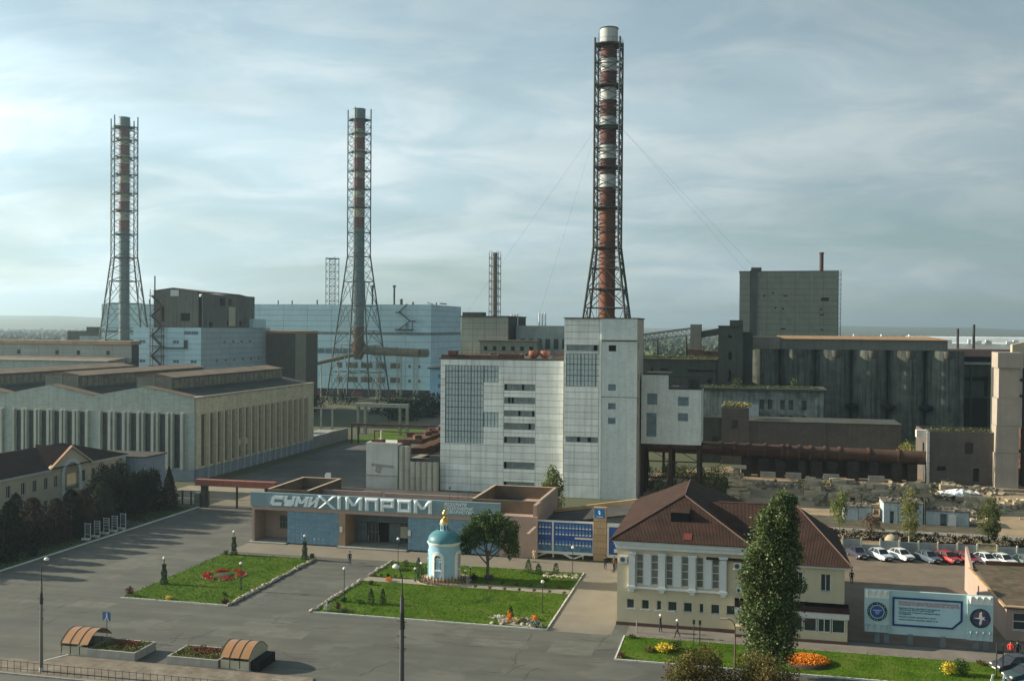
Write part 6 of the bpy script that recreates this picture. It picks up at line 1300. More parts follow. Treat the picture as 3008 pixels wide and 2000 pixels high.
# ---------------------------------------------------------------- silos
SV = 312.0
def su(px): return (px - 1504) / 2980 * SV   # helper: pixel column of the photograph to distance along the row
t = T('silo_row', 'row of huge stained dark concrete grain silos under a gallery with rusty roof', 'silo', (2, SV, 0)); Dm = 10.25; u_0 = -.6
for i in range(6):
    c = u_0 + Dm * (i + .5); m_ = MB(); m_.lathe([(Dm / 2 - .02, 0), (Dm / 2 - .02, 25.9)], c, SV + Dm / 2, 40); t.part('silo', m_, concs)
    m_ = MB(); m_.lathe([(.9, 23.4), (1.4, 23.9), (1.6, 25.8)], c + .6, SV + .9, 16); t.part('silo_cap', m_, M('cap_brown', (.11, .105, .085), .95, .2, .5)) if i else None
    if i > 2: m_ = MB(); m_.lathe([(.5, 8.2), (1.9, 9.2), (1.9, 9.8), (.4, 10.3)], u_0 + Dm * i, SV + 1.1, 14); t.part('soot_collar', m_, dark)
m_ = MB(); m_.box(54, 61, SV + 2, SV + 22, 0, 25.9); m_.box(u_0, 61, SV + 14, SV + 16, 0, 25.9); t.part('end_block', m_, concs)
m_ = MB(); m_.box(9.5, 56.4, SV + 1.5, SV + 13, 25.95, 29.0); m_.box(1, 9.5, SV + .6, SV + 12, 25.95, 29.6); t.part('gallery', m_, M('gallery_grey', (.17, .175, .15), .92, .12, .3, streak=.5, dirt=(.09, .09, .075)))
m_ = MB(); m_.hexa([(9, SV + .8, 29.0), (56.8, SV + .8, 28.9), (53, SV + 13, 29.0), (9, SV + 13, 29.0), (9, SV + 1, 29.2), (56.6, SV + 1, 29.1), (53, SV + 13, 29.9), (9, SV + 13, 29.9)]); t.part('roof', m_, M('rust_orange_roof', (.34, .20, .10), .9, .25, .3, stain=.4, stscale=.3, dirt=(.14, .12, .09)))
t = T('elevator_tower', 'square dark concrete tower left of the silos', 'tower', (-8, 298, 0))
m_ = MB(); holed(m_, front(298), -8.1, -1.2, 0, 32.6, [(-5.3, -4.3, 29.2, 30), (-5.2, -4.3, 23.0, 25.4), (-5.0, -4.4, 17.5, 20), (-5.4, -4.4, 17.0, 17.5)], .4); m_.box(-8.1, -7.7, 298.4, 310, 0, 32.6); m_.box(-1.6, -1.2, 298.4, 310, 0, 32.6); m_.box(-7.7, -1.6, 299.5, 299.6, 0, 32); m_.box(-1.2, 1.6, 303, 312, 0, 31.0); t.part('wall', m_, concd)
m_ = MB(); m_.box(-8.3, -1.0, 297.7, 310.2, 32.6, 32.8); m_.box(-5, -1.2, 303, 309, 32.8, 34.4); t.part('roof', m_, concd)
# ---------------------------------------------------------------- big concrete block
t = T('concrete_prilling_block', 'massive windowless beige-grey concrete block towering over the silos', 'tower', (-3.2, 420, 0)); kb = 420 / 400
m_ = MB(); m_.box(-3.2, 34.8, 420.12, 450, 0, 54.9); t.part('core', m_, joint)
zs = rng(29, 54.9, 11); xs = rng(-3.2, 34.8, 7)
for j in range(11):
    for i in range(7): q = MB(); q.box(xs[i] + .05, xs[i + 1] - .05, 420, 420.12, zs[j] + .05, zs[j + 1] - .05); t.part('wall_panel', q, towerc)
m_ = MB(); m_.box(.9, 3.6, 419.2, 420, 29, 55.4); m_.box(1.3, 5.4, 421, 425, 54.9, 56.6); t.part('stair_shaft', m_, concd)
m_ = MB(); m_.box(-3.4, 35, 419.8, 450.2, 54.9, 55.1); t.part('roof', m_, tar)
for x, z, w_, h in ((28.4, 43.2, 2.9, 1.1), (9.5, 46, .8, .6), (10.5, 40, .8, .6), (13.5, 39.6, .7, .7), (13.2, 31.7, 1.7, .6), (28.3, 31.5, 1.0, .5), (28, 37.4, 1.6, .5), (28, 39.4, .8, .6), (6, 44.9, 1, .5), (14, 44.9, 1.5, .4)): q = MB(); q.box(x, x + w_, 419.95, 420, z, z + h); t.part('hole', q, dark)
m_ = MB(); m_.blob((29.9, 420.0, 43.7), 1.6, 5, 10, .8); single('soot_stain', MB().box(28.6, 31.4, 419.985, 419.99, 43.1, 44.5), dark, 'black soot mark beside the hole high on the concrete block', 'soot mark')
m_ = MB(); m_.tube((28.7, 424, 55), (28.7, 424, 62.6), .8, 14); m_.tube((28.7, 424, 62.1), (28.7, 424, 62.6), 1.0, 14); t.part('roof_stack', m_, M('stack_rust', (.075, .045, .04), .8, .3, 1))
m_ = MB()
for i in range(13): z = 30 + i * 1.95; m_.box(34.9, 36.0, 421, 423, z, z + .2); m_.tube((36, 421, z), (36, 421, z + 1.1), .06, 4); m_.obox((35.5, 422, z + 1), (.9, .4, .15), 0, 0, .9)
m_.tube((36, 421, 29), (36, 421, 55.4), .12, 5); m_.tube((35, 421, 29), (35, 421, 55.4), .12, 5); t.part('stair_ladder', m_, M('stair_teal', (.08, .16, .15)))
# ---------------------------------------------------------------- right: pipe gallery, ruined hall, far white roofs
t = T('ruined_hall', 'dark gutted industrial hall behind the tall concrete shaft on the right', 'ruined building', (56, 330, 0))
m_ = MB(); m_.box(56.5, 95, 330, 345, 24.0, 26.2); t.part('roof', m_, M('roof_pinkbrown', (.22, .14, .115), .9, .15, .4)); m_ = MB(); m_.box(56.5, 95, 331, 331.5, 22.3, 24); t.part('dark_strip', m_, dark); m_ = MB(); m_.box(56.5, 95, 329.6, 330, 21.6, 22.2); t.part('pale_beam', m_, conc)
m_ = MB(); holed(m_, front(331), 56.5, 95, 8, 21.6, [(57, 70, 16.6, 17.8), (70, 90, 9.5, 18), (59, 62, 12, 14), (57, 90, 8, 11.5)], .4); t.part('wall', m_, concd); m_ = MB(); m_.box(57, 94, 340, 340.3, 0, 22); t.part('inner_wall', m_, dark)
m_ = MB()
for x in (58, 62, 66, 71, 74, 78): m_.box(x, x + .4, 330.5, 331, 0, 21)
m_.box(57, 90, 330.2, 330.8, 11.5, 12.0); t.part('column', m_, concd)
m_ = MB()
for x, h in ((63.3, 32.4), (67.9, 33.7)): m_.tube((x, 336, 26), (x, 336, h), .38, 8)
t.part('vent_pipe', m_, steeld)
t = T('white_works', 'row of low white works buildings with long pale roofs near the right horizon', 'industrial building', (95, 600, 0))
m_ = MB(); m_.box(103, 190, 600, 700, 0, 24.6); t.part('wall', m_, M('white_sheet_wall', (.85, .85, .82), .7, .1, .05)); m_ = MB(); m_.box(103, 195, 640, 720, 24.6, 27.6); t.part('roof', m_, M('pale_sheet_roof', (.7, .74, .74), .6, .2, .03, stain=.4, stscale=.05, dirt=(.7, .7, .68)))
m_ = MB()
for i in range(10): x = 105 + rnd.uniform(0, 45); m_.box(x, x + rnd.uniform(1, 4), 598, 599.5, 24.6, 25 + rnd.uniform(.3, 2))
t.part('roof_equipment', m_, whpl)
for x, w_ in ((58.4, 5.4), (73.2, .9), (87.8, 1.0)):
    m_ = MB(); m_.box(x, x + w_ * .45, 600, 604, 0, 29.2); m_.box(x, x + w_, 602, 604, 0, 28.6); single('white_pillar', m_, whpl, {58.4: 'white box-shaped tower with side arm poking above the silo roof, leftmost', 73.2: 'middle slim white pillar poking above the silo roof', 87.8: 'right slim white pillar poking above the silo roof'}[x], 'pillar')
t = T('tan_block', 'tan panelled block cut off by the right edge beyond the tall shaft', 'industrial building', (59, 262, 0)); m_ = MB(); m_.prismv([(61.5, 26.5), (70, 26.5), (70, 30.6), (61.5, 28.6)], 262, 264); t.part('gallery', m_, M('tan_gallery', (.42, .36, .26), .9, .1, .4, streak=.3, dirt=(.25, .2, .15)))
m_ = MB(); m_.box(62.5, 70, 264, 288, 0, 26.5); t.part('wall', m_, concd)
# windowed ruin in front of silos
t = T('windowed_ruin', 'ruined grey-white building with two rows of dark empty windows and grass on its roof', 'ruined building', (-11, 262, 0))
ww = [(a, a + 1.15, 11.8, 14.2) for a in (3.2, 5.2, 8.2, 10.2, 13.4)] + [(a, a + 1.15, 9.0, 10.4) for a in (8.2, 10.2, 13.4, 3.2)]
m_ = MB(); holed(m_, front(262), -11.2, 18.6, 0, 16.4, ww, .4); m_.box(-11.2, 18.6, 275, 275.4, 0, 16.3); m_.box(-11, 18.4, 263.5, 263.6, 7, 16); t.part('wall', m_, M('ruin_greywhite', (.25, .28, .25), .9, .3, .3, .2, 6, streak=.9, dirt=(.07, .08, .068), stain=.8, stscale=.35)); m_ = MB(); m_.box(-11.6, 19.4, 261.4, 275.6, 16.4, 17.0); t.part('roof', m_, concd)
foliage('roof_weeds', 'weeds and saplings growing along the roof of the windowed ruin', (4, 264, 17), [(x * 2.2 - 14, .8, .2, 1.6, 1.4, .4) for x in range(13)] + [(7.5, 1, 1.5, .9, .9, 1.6), (-6.5, 1, 1.0, 1.3, 1, 1.2)], 2600, .35, lolive, 'weeds', kind='stuff')
m_ = MB(); m_.box(0, 3.0, 261.6, 262, 7, 13); single('plaster_patch', m_, M('pale_plaster', (.45, .5, .49), .9, .1, 1), 'pale plastered pier at the left end of the dark window row', 'pier')
# brick front long wall
dkb = M('dark_brick', (.12, .105, .09), .95, .15, .4, .2, 8, streak=.4, dirt=(.07, .065, .055), brick=(.6, .22, .02))
t = T('long_brick_building', 'long windowless dark brick building behind the rusty pipe', 'brick building', (-5.8, 245, 0))
m_ = MB(); m_.box(.6, 34.4, 245, 258, 0, 10.15); t.part('wall', m_, dkb); m_ = MB(); m_.box(.5, 34.6, 244.8, 258.2, 10.15, 10.35); m_.box(18.1, 18.3, 244.9, 245, 0, 10.1); t.part('coping', m_, concd)
m_ = MB(); holed(m_, front(244.5), -5.7, .6, 0, 13.3, [(-3.4, -1.9, 8.3, 10.4)], .4); m_.box(-5.7, .6, 256, 256.4, 0, 13.2); m_.box(-5.5, .4, 245.6, 245.7, 0, 13); t.part('raised_wall', m_, dkb)
m_ = MB(); holed(m_, front(246), -11.5, -5.7, 0, 10.8, [(-7.8, -6.6, 3, 6.2)], .4); m_.box(-11.4, -5.8, 247, 247.1, 0, 10); t.part('low_wall', m_, concd)
foliage('roof_weeds', 'tall pale grass on the flat roof of the dark brick stair block', (-2.6, 249, 13.3), [(x * 1.3 - 2.4, 0, .4, 1.0, 3, .8) for x in range(5)], 1500, .35, M('dry_grass', (.25, .24, .10), .9, .3, 1, island=.4), 'weeds', kind='stuff')
t = T('brick_ruin', 'roofless dark brick ruin with empty openings in front of the tall shaft', 'ruined building', (36.8, 224.6, 0))
m_ = MB(); holed(m_, front(224.6), 36.8, 52, 0, 11, [(44.0, 45.6, 6.5, 8.8), (38.6, 40.3, 2.8, 3.7), (45.6, 46.7, 0.8, 3.5)], .45); holed(m_, left(36.8), 225.05, 240, 0, 10.6, [(229, 231, 5, 8)], .4); m_.box(37.3, 52, 239.6, 240, 0, 10.6); m_.box(37.5, 51.5, 226, 226.1, 0, 10); t.part('wall', m_, dkb)
m_ = MB()
for z in (0, 2.2, 4.4, 6.6, 8.8): m_.box(36.55, 37.1, 224.3, 224.6, z, z + 2.1)
m_.box(34.6, 36.8, 224.8, 226.5, 9.6, 11.1); t.part('quoin', m_, M('pale_plaster_white', (.6, .57, .5), .9, .15, 1))
foliage('roof_weeds', 'weeds along the top of the roofless brick ruin', (44.5, 226, 11), [(x * 1.6 - 7, 1, .1, 1.2, 2, .5) for x in range(9)], 900, .35, lolive, 'weeds', kind='stuff')
t = T('concrete_shaft', 'tall free standing concrete shaft with wider cap on the right', 'tower', (49.9, 224.2, 0))
shm = M('shaft_concrete', (.36, .31, .255), .9, .1, .4, .2, 8, streak=.3, dirt=(.22, .19, .16))
for i, (z0, z1, u0_) in enumerate(((0, 7.1, 49.3), (7.15, 12.6, 49.5), (12.65, 18.2, 49.55), (18.25, 24.4, 49.8))): m_ = MB(); m_.box(u0_, 53.7, 222.6, 227, z0, z1); t.part('shaft_section', m_, shm)
m_ = MB(); m_.box(49.5, 54.3, 222.2, 227.5, 24.4, 27.5); t.part('cap', m_, shm)
t = T('steel_rack', 'rusty steel rack and pale column right of the concrete shaft', 'steel frame', (55, 226, 0)); m_ = MB()
for x in (55.2, 58): m_.box(x, x + .5, 226, 226.6, 0, 26.5)
for z in (7, 18.3, 21.6, 25.8): m_.box(53.8, 60, 225.8, 226.8, z, z + .5)
for z in range(0, 24, 4): m_.tube((55.4, 226.2, z), (58.2, 226.2, z + 4), .12, 4)
t.part('frame', m_, M('rack_dark', (.05, .04, .035))); m_ = MB(); m_.box(54.4, 55.1, 226.2, 227.2, 12, 24.3); t.part('pale_column', m_, M('pale_plaster_white', (.6, .57, .5)))
m_ = MB(); m_.box(55.2, 62, 227.5, 236, 0, 26); t.part('dark_cladding', m_, rust)
# ---------------------------------------------------------------- rusty drum pipe
t = T('rotary_kiln', 'long rusty kiln drum lying on concrete piers across the demolition yard', 'pipe', (-22, 226, 0)); P0 = Vector((-22, 226, 5.9)); P1 = Vector((37, 226, 5.2)); rr = 1.42
pts = [0, .28, .38, .44, .5, .56, .6, .70, .80, .9, 1.0]
for i in range(len(pts) - 1): m_ = MB(); m_.tube(P0.lerp(P1, pts[i] + .001), P0.lerp(P1, pts[i + 1] - .001), rr * (1 if i % 2 else .985), 24, cap=False); t.part('drum_section', m_, M('kiln_rust', (.08, .045, .03), .85, .3, .4, .3, 6, stain=.6, stscale=.3, dirt=(.07, .04, .03), streak=.3))
for q in pts[1:-1] + [.33, .52, .65]: m_ = MB(); m_.tube(P0.lerp(P1, q - .004), P0.lerp(P1, q + .004), rr + .22, 24); t.part('drum_ring', m_, rust)
for x in (-.8, 2.5, 6.2, 11, 13.5, 17, 21, 25.5, 30, 33): t.part('pier', MB().box(x, x + rnd.uniform(1.2, 2.6), 224.8, 227.2, 0, rnd.uniform(3.6, 4.2)), M('pier_dark', (.045, .038, .032), .9, .3, 1))
for x in (-18, -10): t.part('pier', MB().box(x, x + .5, 225.5, 226.5, 0, 4.5), M('pier_dark', (.05, .04, .035)))
for x in (3, 8.3, 16, 25): t.part('pale_slab', MB().box(x, x + 3.2, 223.5, 223.8, .2, 1.4), conc)
t = T('kiln_shade_wall', 'added low wall, dark brick standing in for the shade beneath the rusty drum', 'wall', (-1, 229, 0)); t.part('wall', MB().box(-1, 35.5, 229, 229.5, 0, 3.9), M('kiln_shade_brick', (.05, .045, .04), .95, .3, .5, brick=(.6, .25, .02)))  # wall added to darken the gap under the drum; its colour carries shade
# ---------------------------------------------------------------- demolition yard
def rock(q, c, s, seed=0): q.obox(c, (s * rnd.uniform(.7, 1.5), s * rnd.uniform(.6, 1.2), s * rnd.uniform(.4, 1.0)), rnd.uniform(0, 3), rnd.uniform(-.4, .4), rnd.uniform(-.4, .4))
m_ = MB(); cl = [(13, 200, 3.5, 6), (17, 205, 3, 5), (24, 200, 5, 7), (31, 205, 6, 6), (37, 207, 5, 5), (41, 203, 4, 5), (22, 190, 6, 5), (30, 189, 6, 4), (36, 187, 4, 4), (42, 196, 4, 5), (47, 215, 3, 3), (40, 220, 5, 3), (20, 216, 6, 5), (-2, 207, 3, 6), (5, 212, 6, 4), (-14, 205, 5, 6), (30, 216, 8, 4), (48, 200, 6, 10)]
for cx, cy, sx, sy in cl:
    for _ in range(64):
        x, y = cx + rnd.gauss(0, sx * .5), cy + rnd.gauss(0, sy * .5); d = math.hypot((x - cx) / sx, (y - cy) / sy); h = max(0, 1.1 - d) * 1.3
        rock(m_, (x, y, rnd.uniform(0, .1 + h)), rnd.choice((.25, .35, .5, .8)))
single('rubble', m_, rubm, 'heaps of broken brick and concrete rubble across the demolition yard', 'rubble', kind='stuff')
bm_ = M('block_weathered', (.42, .34, .225), .95, .2, .8, .4, 6, stain=.5, stscale=.8, dirt=(.2, .19, .15), obj=.25)
blk = []
for i in range(6):
    q = MB(); w_, d, h = rnd.uniform(1.3, 3.2), rnd.uniform(.6, 1.3), rnd.uniform(.6, 1.05)
    p = [(x * w_ / 2 * rnd.uniform(.85, 1.05), y * d / 2 * rnd.uniform(.8, 1.1), z * h * rnd.uniform(.85, 1.1)) for z in (0, 1) for x, y in ((-1, -1), (1, -1), (1, 1), (-1, 1))]; q.hexa(p); blk.append(mesh('concrete_block', q, bm_))
def stack(label, c, n, spread, high, group='stacks of salvaged concrete blocks'):
    t = T('block_stack', label, 'rubble stack', (c[0], c[1], 0), group=None); k = 0
    for lv in range(high):
        for i in range(max(1, int(n * (1 - lv / (high + .6))))):
            o = bpy.data.objects.new('concrete_block', blk[rnd.randrange(6)]); COL.objects.link(o); o.parent = t.o
            f_ = 1 - lv / (high + 1); o.location = (rnd.uniform(-spread[0], spread[0]) * f_, rnd.uniform(-spread[1], spread[1]) * f_, lv * .8); o.rotation_euler = (rnd.uniform(-.06, .06), rnd.uniform(-.06, .06), rnd.choice((0, 1.57)) + rnd.uniform(-.15, .15))
for l, c, n, s, h in (('tall stack of weathered concrete blocks left of the yard, beside the green scrub', (-1.6, 196), 9, (1.6, 1.6), 8), ('long stack of blocks at the left edge of the rubble field', (12.6, 203), 26, (1.3, 7), 4), ('stack of blocks with pale ends in the middle of the rubble field', (18, 196), 18, (2.6, 6), 4),
        ('small block stack behind the middle of the rubble field', (24, 205), 14, (2, 3), 3), ('block stack with reddish bricks, right of the middle', (31.5, 203), 20, (2.6, 4.2), 4), ('low row of blocks above the white walls', (26, 187), 20, (5, 2.5), 3), ('collapsed block heap right of the white wreck', (40.5, 195), 16, (2.4, 6), 3), ('scattered blocks before the brick ruin', (40, 216), 8, (2.5, 2), 2), ('scattered blocks behind the long block stack', (20, 214), 10, (4, 3), 2), ('block heap under the stilted block', (-14, 202), 10, (3, 4), 3)): stack(l, c, n, s, h)
m_ = MB(); n = 14
vs = [(36 + i * .55 + rnd.uniform(-.1, .1), 203.5 + j * .9 + rnd.uniform(-.2, .2), .8 + .9 * math.exp(-((i - 7) / 5) ** 2 - ((j - 4) / 3) ** 2) + rnd.uniform(-.18, .22)) for j in range(8) for i in range(n)]
m_.add(vs, [(j * n + i, j * n + i + 1, (j + 1) * n + i + 1, (j + 1) * n + i) for j in range(7) for i in range(n - 1)]); single('white_tarpaulin', m_, M('tarpaulin_white', (.75, .76, .74), .6, .05, 1), 'crumpled white sheeting on the rubble heap', 'tarpaulin')
# white walled sheds in front of the rubble
ww_ = M('whitewash_old', (.42, .49, .50), .9, .15, .8, .2, 6, streak=.4, dirt=(.2, .24, .24), stain=.4, stscale=.6)
def shed(label, a, b, v, h, dp, opens=()):
    t = T('whitewashed_shed', label, 'shed', (a, v, 0)); m_ = MB(); holed(m_, front(v), a, b, 0, h, list(opens), .3); m_.box(a, a + .3, v + .3, v + dp, 0, h - .2); m_.box(b - .3, b, v + .3, v + dp, 0, h - .1); m_.box(a + .3, b - .3, v + dp - .3, v + dp, 0, h - .3); m_.box(a + .3, b - .3, v + 1.2, v + 1.3, 0, h - .4); t.part('wall', m_, ww_)
    m_ = MB(); m_.box(a - .15, b + .15, v - .15, v + dp + .1, h, h + .14)
    for _ in range(26): rock(m_, (rnd.uniform(a, b), rnd.uniform(v, v + dp), h + .15), .45)
    t.part('roof', m_, M('debris_roof', (.11, .10, .08), .95, .4, 1, stain=.6, stscale=1, dirt=(.3, .25, .17)))
    for k in range(int((b - a) / 2.2)): x = a + (k + 1) * 2.2; q = MB(); q.box(x, x + .06, v - .04, v, 0, h); t.part('wall_joint', q, joint)
shed('low whitewashed shed wall left of the birch', 16.2, 20.8, 178.5, 2.2, 4)
shed('taller whitewashed shed with dark doorway, right behind the birch', 22.3, 28.4, 177.2, 3.4, 5, [(23.3, 23.9, 0, 2.0), (25.1, 25.4, 1.4, 2.0)])
shed('long low whitewashed shed with white door leaf, right of the birch', 28.9, 35.6, 177.4, 2.3, 4, [(31.2, 32.1, 0, 1.9)])
single('door_leaf', MB().box(32.3, 33.5, 177.1, 177.25, 0, 1.9), whpl, 'bright white door leaf leaning on the long low shed', 'door')
single('pole', MB().tube((28.65, 177, 0), (28.65, 177, 4.2), .09, 6), steeld, 'dark pole between the two whitewashed sheds', 'pole')
single('buried_tank', MB().lathe([(1.1, 0), (1.05, .9), (.7, 1.4), (.01, 1.6)], 21.3, 159.5, 14), M('tank_tan', (.36, .29, .19)), 'tan domed tank behind the slab fence', 'tank')
scr = M('scrub_green', (.12, .14, .045), .9, .3, .6, island=.4, trans=.2)
foliage('scrub', 'pale green scrub between the stilts and the block stack', (-8.5, 203, 0), [(rnd.uniform(-10, 7), rnd.uniform(-8, 18), 1.0, 2.2, 2.4, rnd.uniform(1.2, 2.9)) for _ in range(26)], 18000, .3, scr, 'scrub', kind='stuff')
foliage('scrub', 'patchy weeds among the rubble heaps', (26, 203, 0), [(rnd.uniform(-16, 18), rnd.uniform(-16, 17), .25, 1.5, 1.5, rnd.uniform(.3, .9)) for _ in range(34)], 7000, .26, scr, 'scrub', kind='stuff')
foliage('scrub', 'yellow-green bushes right of the long brick building', (36.4, 246, 0), [(rnd.uniform(-1.8, 1.8), rnd.uniform(-3, 3), 3.5, 1.6, 2, 3.2) for _ in range(5)], 2400, .35, flyel if 0 else M('bush_yellow', (.26, .26, .05), .9, .3, .6, island=.4), 'scrub', kind='stuff')
foliage('scrub', 'green bushes between the chimney foot and the road', (-150, 360, 0), [(rnd.uniform(-48, 62), rnd.uniform(-42, 32), 2.0, 7, 6, rnd.uniform(2.5, 5)) for _ in range(46)], 26000, .75, ldark, 'scrub', kind='stuff')
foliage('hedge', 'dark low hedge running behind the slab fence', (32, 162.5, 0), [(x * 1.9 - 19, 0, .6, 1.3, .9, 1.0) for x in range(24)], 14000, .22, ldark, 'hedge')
# ---------------------------------------------------------------- trees
def E6(*a): return a
tree('poplar', 'tall dense green columnar poplar in front of the cream building', (2.3, 94.5, .1),
     [(.1, 0, 3.6, 2.25, 2.2, 2.6), (0, 0, 6.2, 2.65, 2.5, 3.0), (-.1, 0, 9.0, 2.7, 2.4, 3.0), (.1, 0, 11.6, 2.35, 2.2, 2.8), (.35, 0, 14.0, 1.95, 1.8, 2.2), (1.0, 0, 15.8, 1.25, 1.2, 1.5)], 62000, .21, lpop, barkm, trunk_r=.3, trunk_h=15.5, sub=30, limbs=14, asp=.75, rr=(.16, .36))
tree('autumn_tree', 'round bronze autumn tree crown at the bottom edge, left of the poplar', (-3.6, 84, 0), [(0, 0, 3.4, 2.2, 2.0, 2.5), (-1.1, 0, 2.6, 1.9, 1.8, 2.2), (1.0, .2, 2.4, 1.7, 1.7, 2.2)], 15000, .19, laut, barkm, trunk_r=.16, trunk_h=2.6, sub=22, limbs=7)
tree('autumn_tree', 'wide brown autumn tree crown at the bottom edge, under the poplar', (1.4, 84.5, 0), [(0, 0, 3.3, 2.2, 2.0, 2.5), (-1.3, 0, 2.4, 1.8, 1.8, 2.2), (1.7, .2, 2.2, 1.7, 1.7, 2.2)], 16000, .19, laut, barkm, trunk_r=.16, trunk_h=2.6, sub=22, limbs=7)
tree('shade_tree', 'spreading dark green tree with forked trunk right of the chapel', (-31.8, 124.3, .1), [(-1.9, 0, 5.3, 1.8, 1.8, 1.8), (0, 0, 6.3, 1.9, 1.9, 1.9), (2.0, 0, 5.9, 2.0, 1.9, 2.2), (-.8, .3, 6.9, 1.5, 1.5, 1.4), (1.3, 0, 7.2, 1.3, 1.4, 1.1), (2.9, .2, 4.5, 1.2, 1.3, 1.6), (-2.8, 0, 4.4, 1.1, 1.1, 1.3)], 17000, .25, lgrn, barkm, trunk_r=.24, trunk_h=3.6, sub=14, limbs=9)
tree('young_tree', 'yellow-green tree standing between the entrance building and the white building', (-30.6, 160.5, 0), [(0, 0, 4.5, 2.3, 2.1, 2.7), (.5, 0, 6.6, 1.8, 1.8, 2.2), (-.8, 0, 3.3, 1.7, 1.7, 1.9), (.3, 0, 8.2, 1.0, 1.0, 1.4)], 7000, .28, M('leaf_ygreen', (.12, .15, .035), .7, .25, .6, island=.45, trans=.25), barkm, trunk_r=.16, trunk_h=5, sub=12)
tree('birch', 'thin yellowing birch behind the slab fence', (23.9, 161, 0), [(0, 0, 4.0, 1.5, 1.4, 2.4), (.1, 0, 6.4, 1.1, 1.1, 2.2), (0, 0, 2.4, 1.2, 1.2, 1.4)], 4500, .22, lbirch, barkw, trunk_r=.09, trunk_h=7.6, sub=10)
tree('young_tree', 'bushy olive tree at the right end of the fence strip', (35.5, 164, 0), [(0, 0, 3.6, 1.7, 1.6, 2.2), (.2, 0, 5.4, 1.2, 1.2, 1.6), (.4, 0, 2.2, 1.4, 1.4, 1.4)], 4500, .25, lolive, barkm, trunk_r=.12, trunk_h=4.5, sub=10)
tree('young_tree', 'light green sapling at the corner of the maroon roof', (14.6, 168, 0), [(0, 0, 3.2, 1.2, 1.2, 2.3), (.2, 0, 5.0, .8, .8, 1.7)], 2600, .24, M('leaf_light', (.16, .2, .06), .8, .3, 1, island=.4, trans=.3), barkm, trunk_r=.08, trunk_h=5, sub=10)
tree('bare_shrub', 'brown half-bare shrub tree behind the slab fence', (18.7, 163.5, 0), [(0, 0, 2.0, 1.5, 1.4, 1.6), (.3, 0, 3.1, .9, .9, 1.0)], 1500, .2, M('leaf_brown', (.12, .075, .045), .9, .3, 1, island=.4), barkm, trunk_r=.09, trunk_h=2.5, sub=8, limbs=12)
tree('young_tree', 'small dark tree at the far right behind the fence strip', (44, 164, 0), [(0, 0, 2.6, 1.5, 1.4, 2.0)], 1800, .26, lolive, barkm, trunk_r=.1, trunk_h=3.5, sub=8)
# shaded grove by the left office building
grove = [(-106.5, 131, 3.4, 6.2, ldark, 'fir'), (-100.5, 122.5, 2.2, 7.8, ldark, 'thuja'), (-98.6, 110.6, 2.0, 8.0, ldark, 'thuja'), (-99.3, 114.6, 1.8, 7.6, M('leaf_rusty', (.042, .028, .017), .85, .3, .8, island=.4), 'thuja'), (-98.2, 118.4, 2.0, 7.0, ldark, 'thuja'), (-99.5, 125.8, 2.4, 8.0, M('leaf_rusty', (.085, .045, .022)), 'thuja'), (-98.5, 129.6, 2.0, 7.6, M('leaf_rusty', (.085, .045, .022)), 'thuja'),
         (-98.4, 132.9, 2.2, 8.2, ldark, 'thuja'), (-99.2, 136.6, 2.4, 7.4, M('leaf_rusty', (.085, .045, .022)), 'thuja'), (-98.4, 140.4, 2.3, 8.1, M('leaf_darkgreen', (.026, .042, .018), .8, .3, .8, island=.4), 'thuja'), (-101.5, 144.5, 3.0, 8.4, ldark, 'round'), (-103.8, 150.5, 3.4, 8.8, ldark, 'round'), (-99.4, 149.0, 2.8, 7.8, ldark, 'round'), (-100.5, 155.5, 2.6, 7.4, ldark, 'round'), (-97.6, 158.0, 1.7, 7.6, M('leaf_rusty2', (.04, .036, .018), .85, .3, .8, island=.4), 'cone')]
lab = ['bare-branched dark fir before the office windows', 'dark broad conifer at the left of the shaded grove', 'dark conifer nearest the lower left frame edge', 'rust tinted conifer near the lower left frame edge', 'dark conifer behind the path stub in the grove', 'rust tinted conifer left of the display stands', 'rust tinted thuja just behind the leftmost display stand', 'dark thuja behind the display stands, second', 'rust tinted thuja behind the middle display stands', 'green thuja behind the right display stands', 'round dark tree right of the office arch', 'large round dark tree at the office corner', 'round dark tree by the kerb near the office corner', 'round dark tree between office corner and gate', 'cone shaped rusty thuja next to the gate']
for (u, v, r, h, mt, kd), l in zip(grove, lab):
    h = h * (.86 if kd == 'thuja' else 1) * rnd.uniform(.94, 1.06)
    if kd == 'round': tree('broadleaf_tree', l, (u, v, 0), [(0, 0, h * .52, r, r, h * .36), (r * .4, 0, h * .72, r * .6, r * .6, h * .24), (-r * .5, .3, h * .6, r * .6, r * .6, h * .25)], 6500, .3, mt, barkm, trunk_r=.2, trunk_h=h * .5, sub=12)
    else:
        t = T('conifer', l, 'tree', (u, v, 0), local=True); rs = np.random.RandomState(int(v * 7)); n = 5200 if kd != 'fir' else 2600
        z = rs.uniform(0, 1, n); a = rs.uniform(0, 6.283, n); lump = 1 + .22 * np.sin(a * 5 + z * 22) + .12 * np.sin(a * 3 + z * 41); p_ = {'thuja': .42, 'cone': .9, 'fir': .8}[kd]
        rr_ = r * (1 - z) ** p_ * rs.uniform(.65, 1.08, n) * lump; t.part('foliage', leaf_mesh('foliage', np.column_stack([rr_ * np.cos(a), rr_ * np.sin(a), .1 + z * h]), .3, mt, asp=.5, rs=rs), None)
        m_ = MB(); m_.tube((0, 0, 0), (0, 0, h * .92), .16, 6, .03)
        if kd == 'fir':
            for i in range(26): a = rnd.uniform(0, 6.28); z = rnd.uniform(2, h * .9); m_.tube((0, 0, z), (3.2 * math.cos(a) * (1 - z / h / 1.3), 3.2 * math.sin(a) * (1 - z / h / 1.3), z + .7), .05, 4)
        t.part('trunk', m_, barkm)
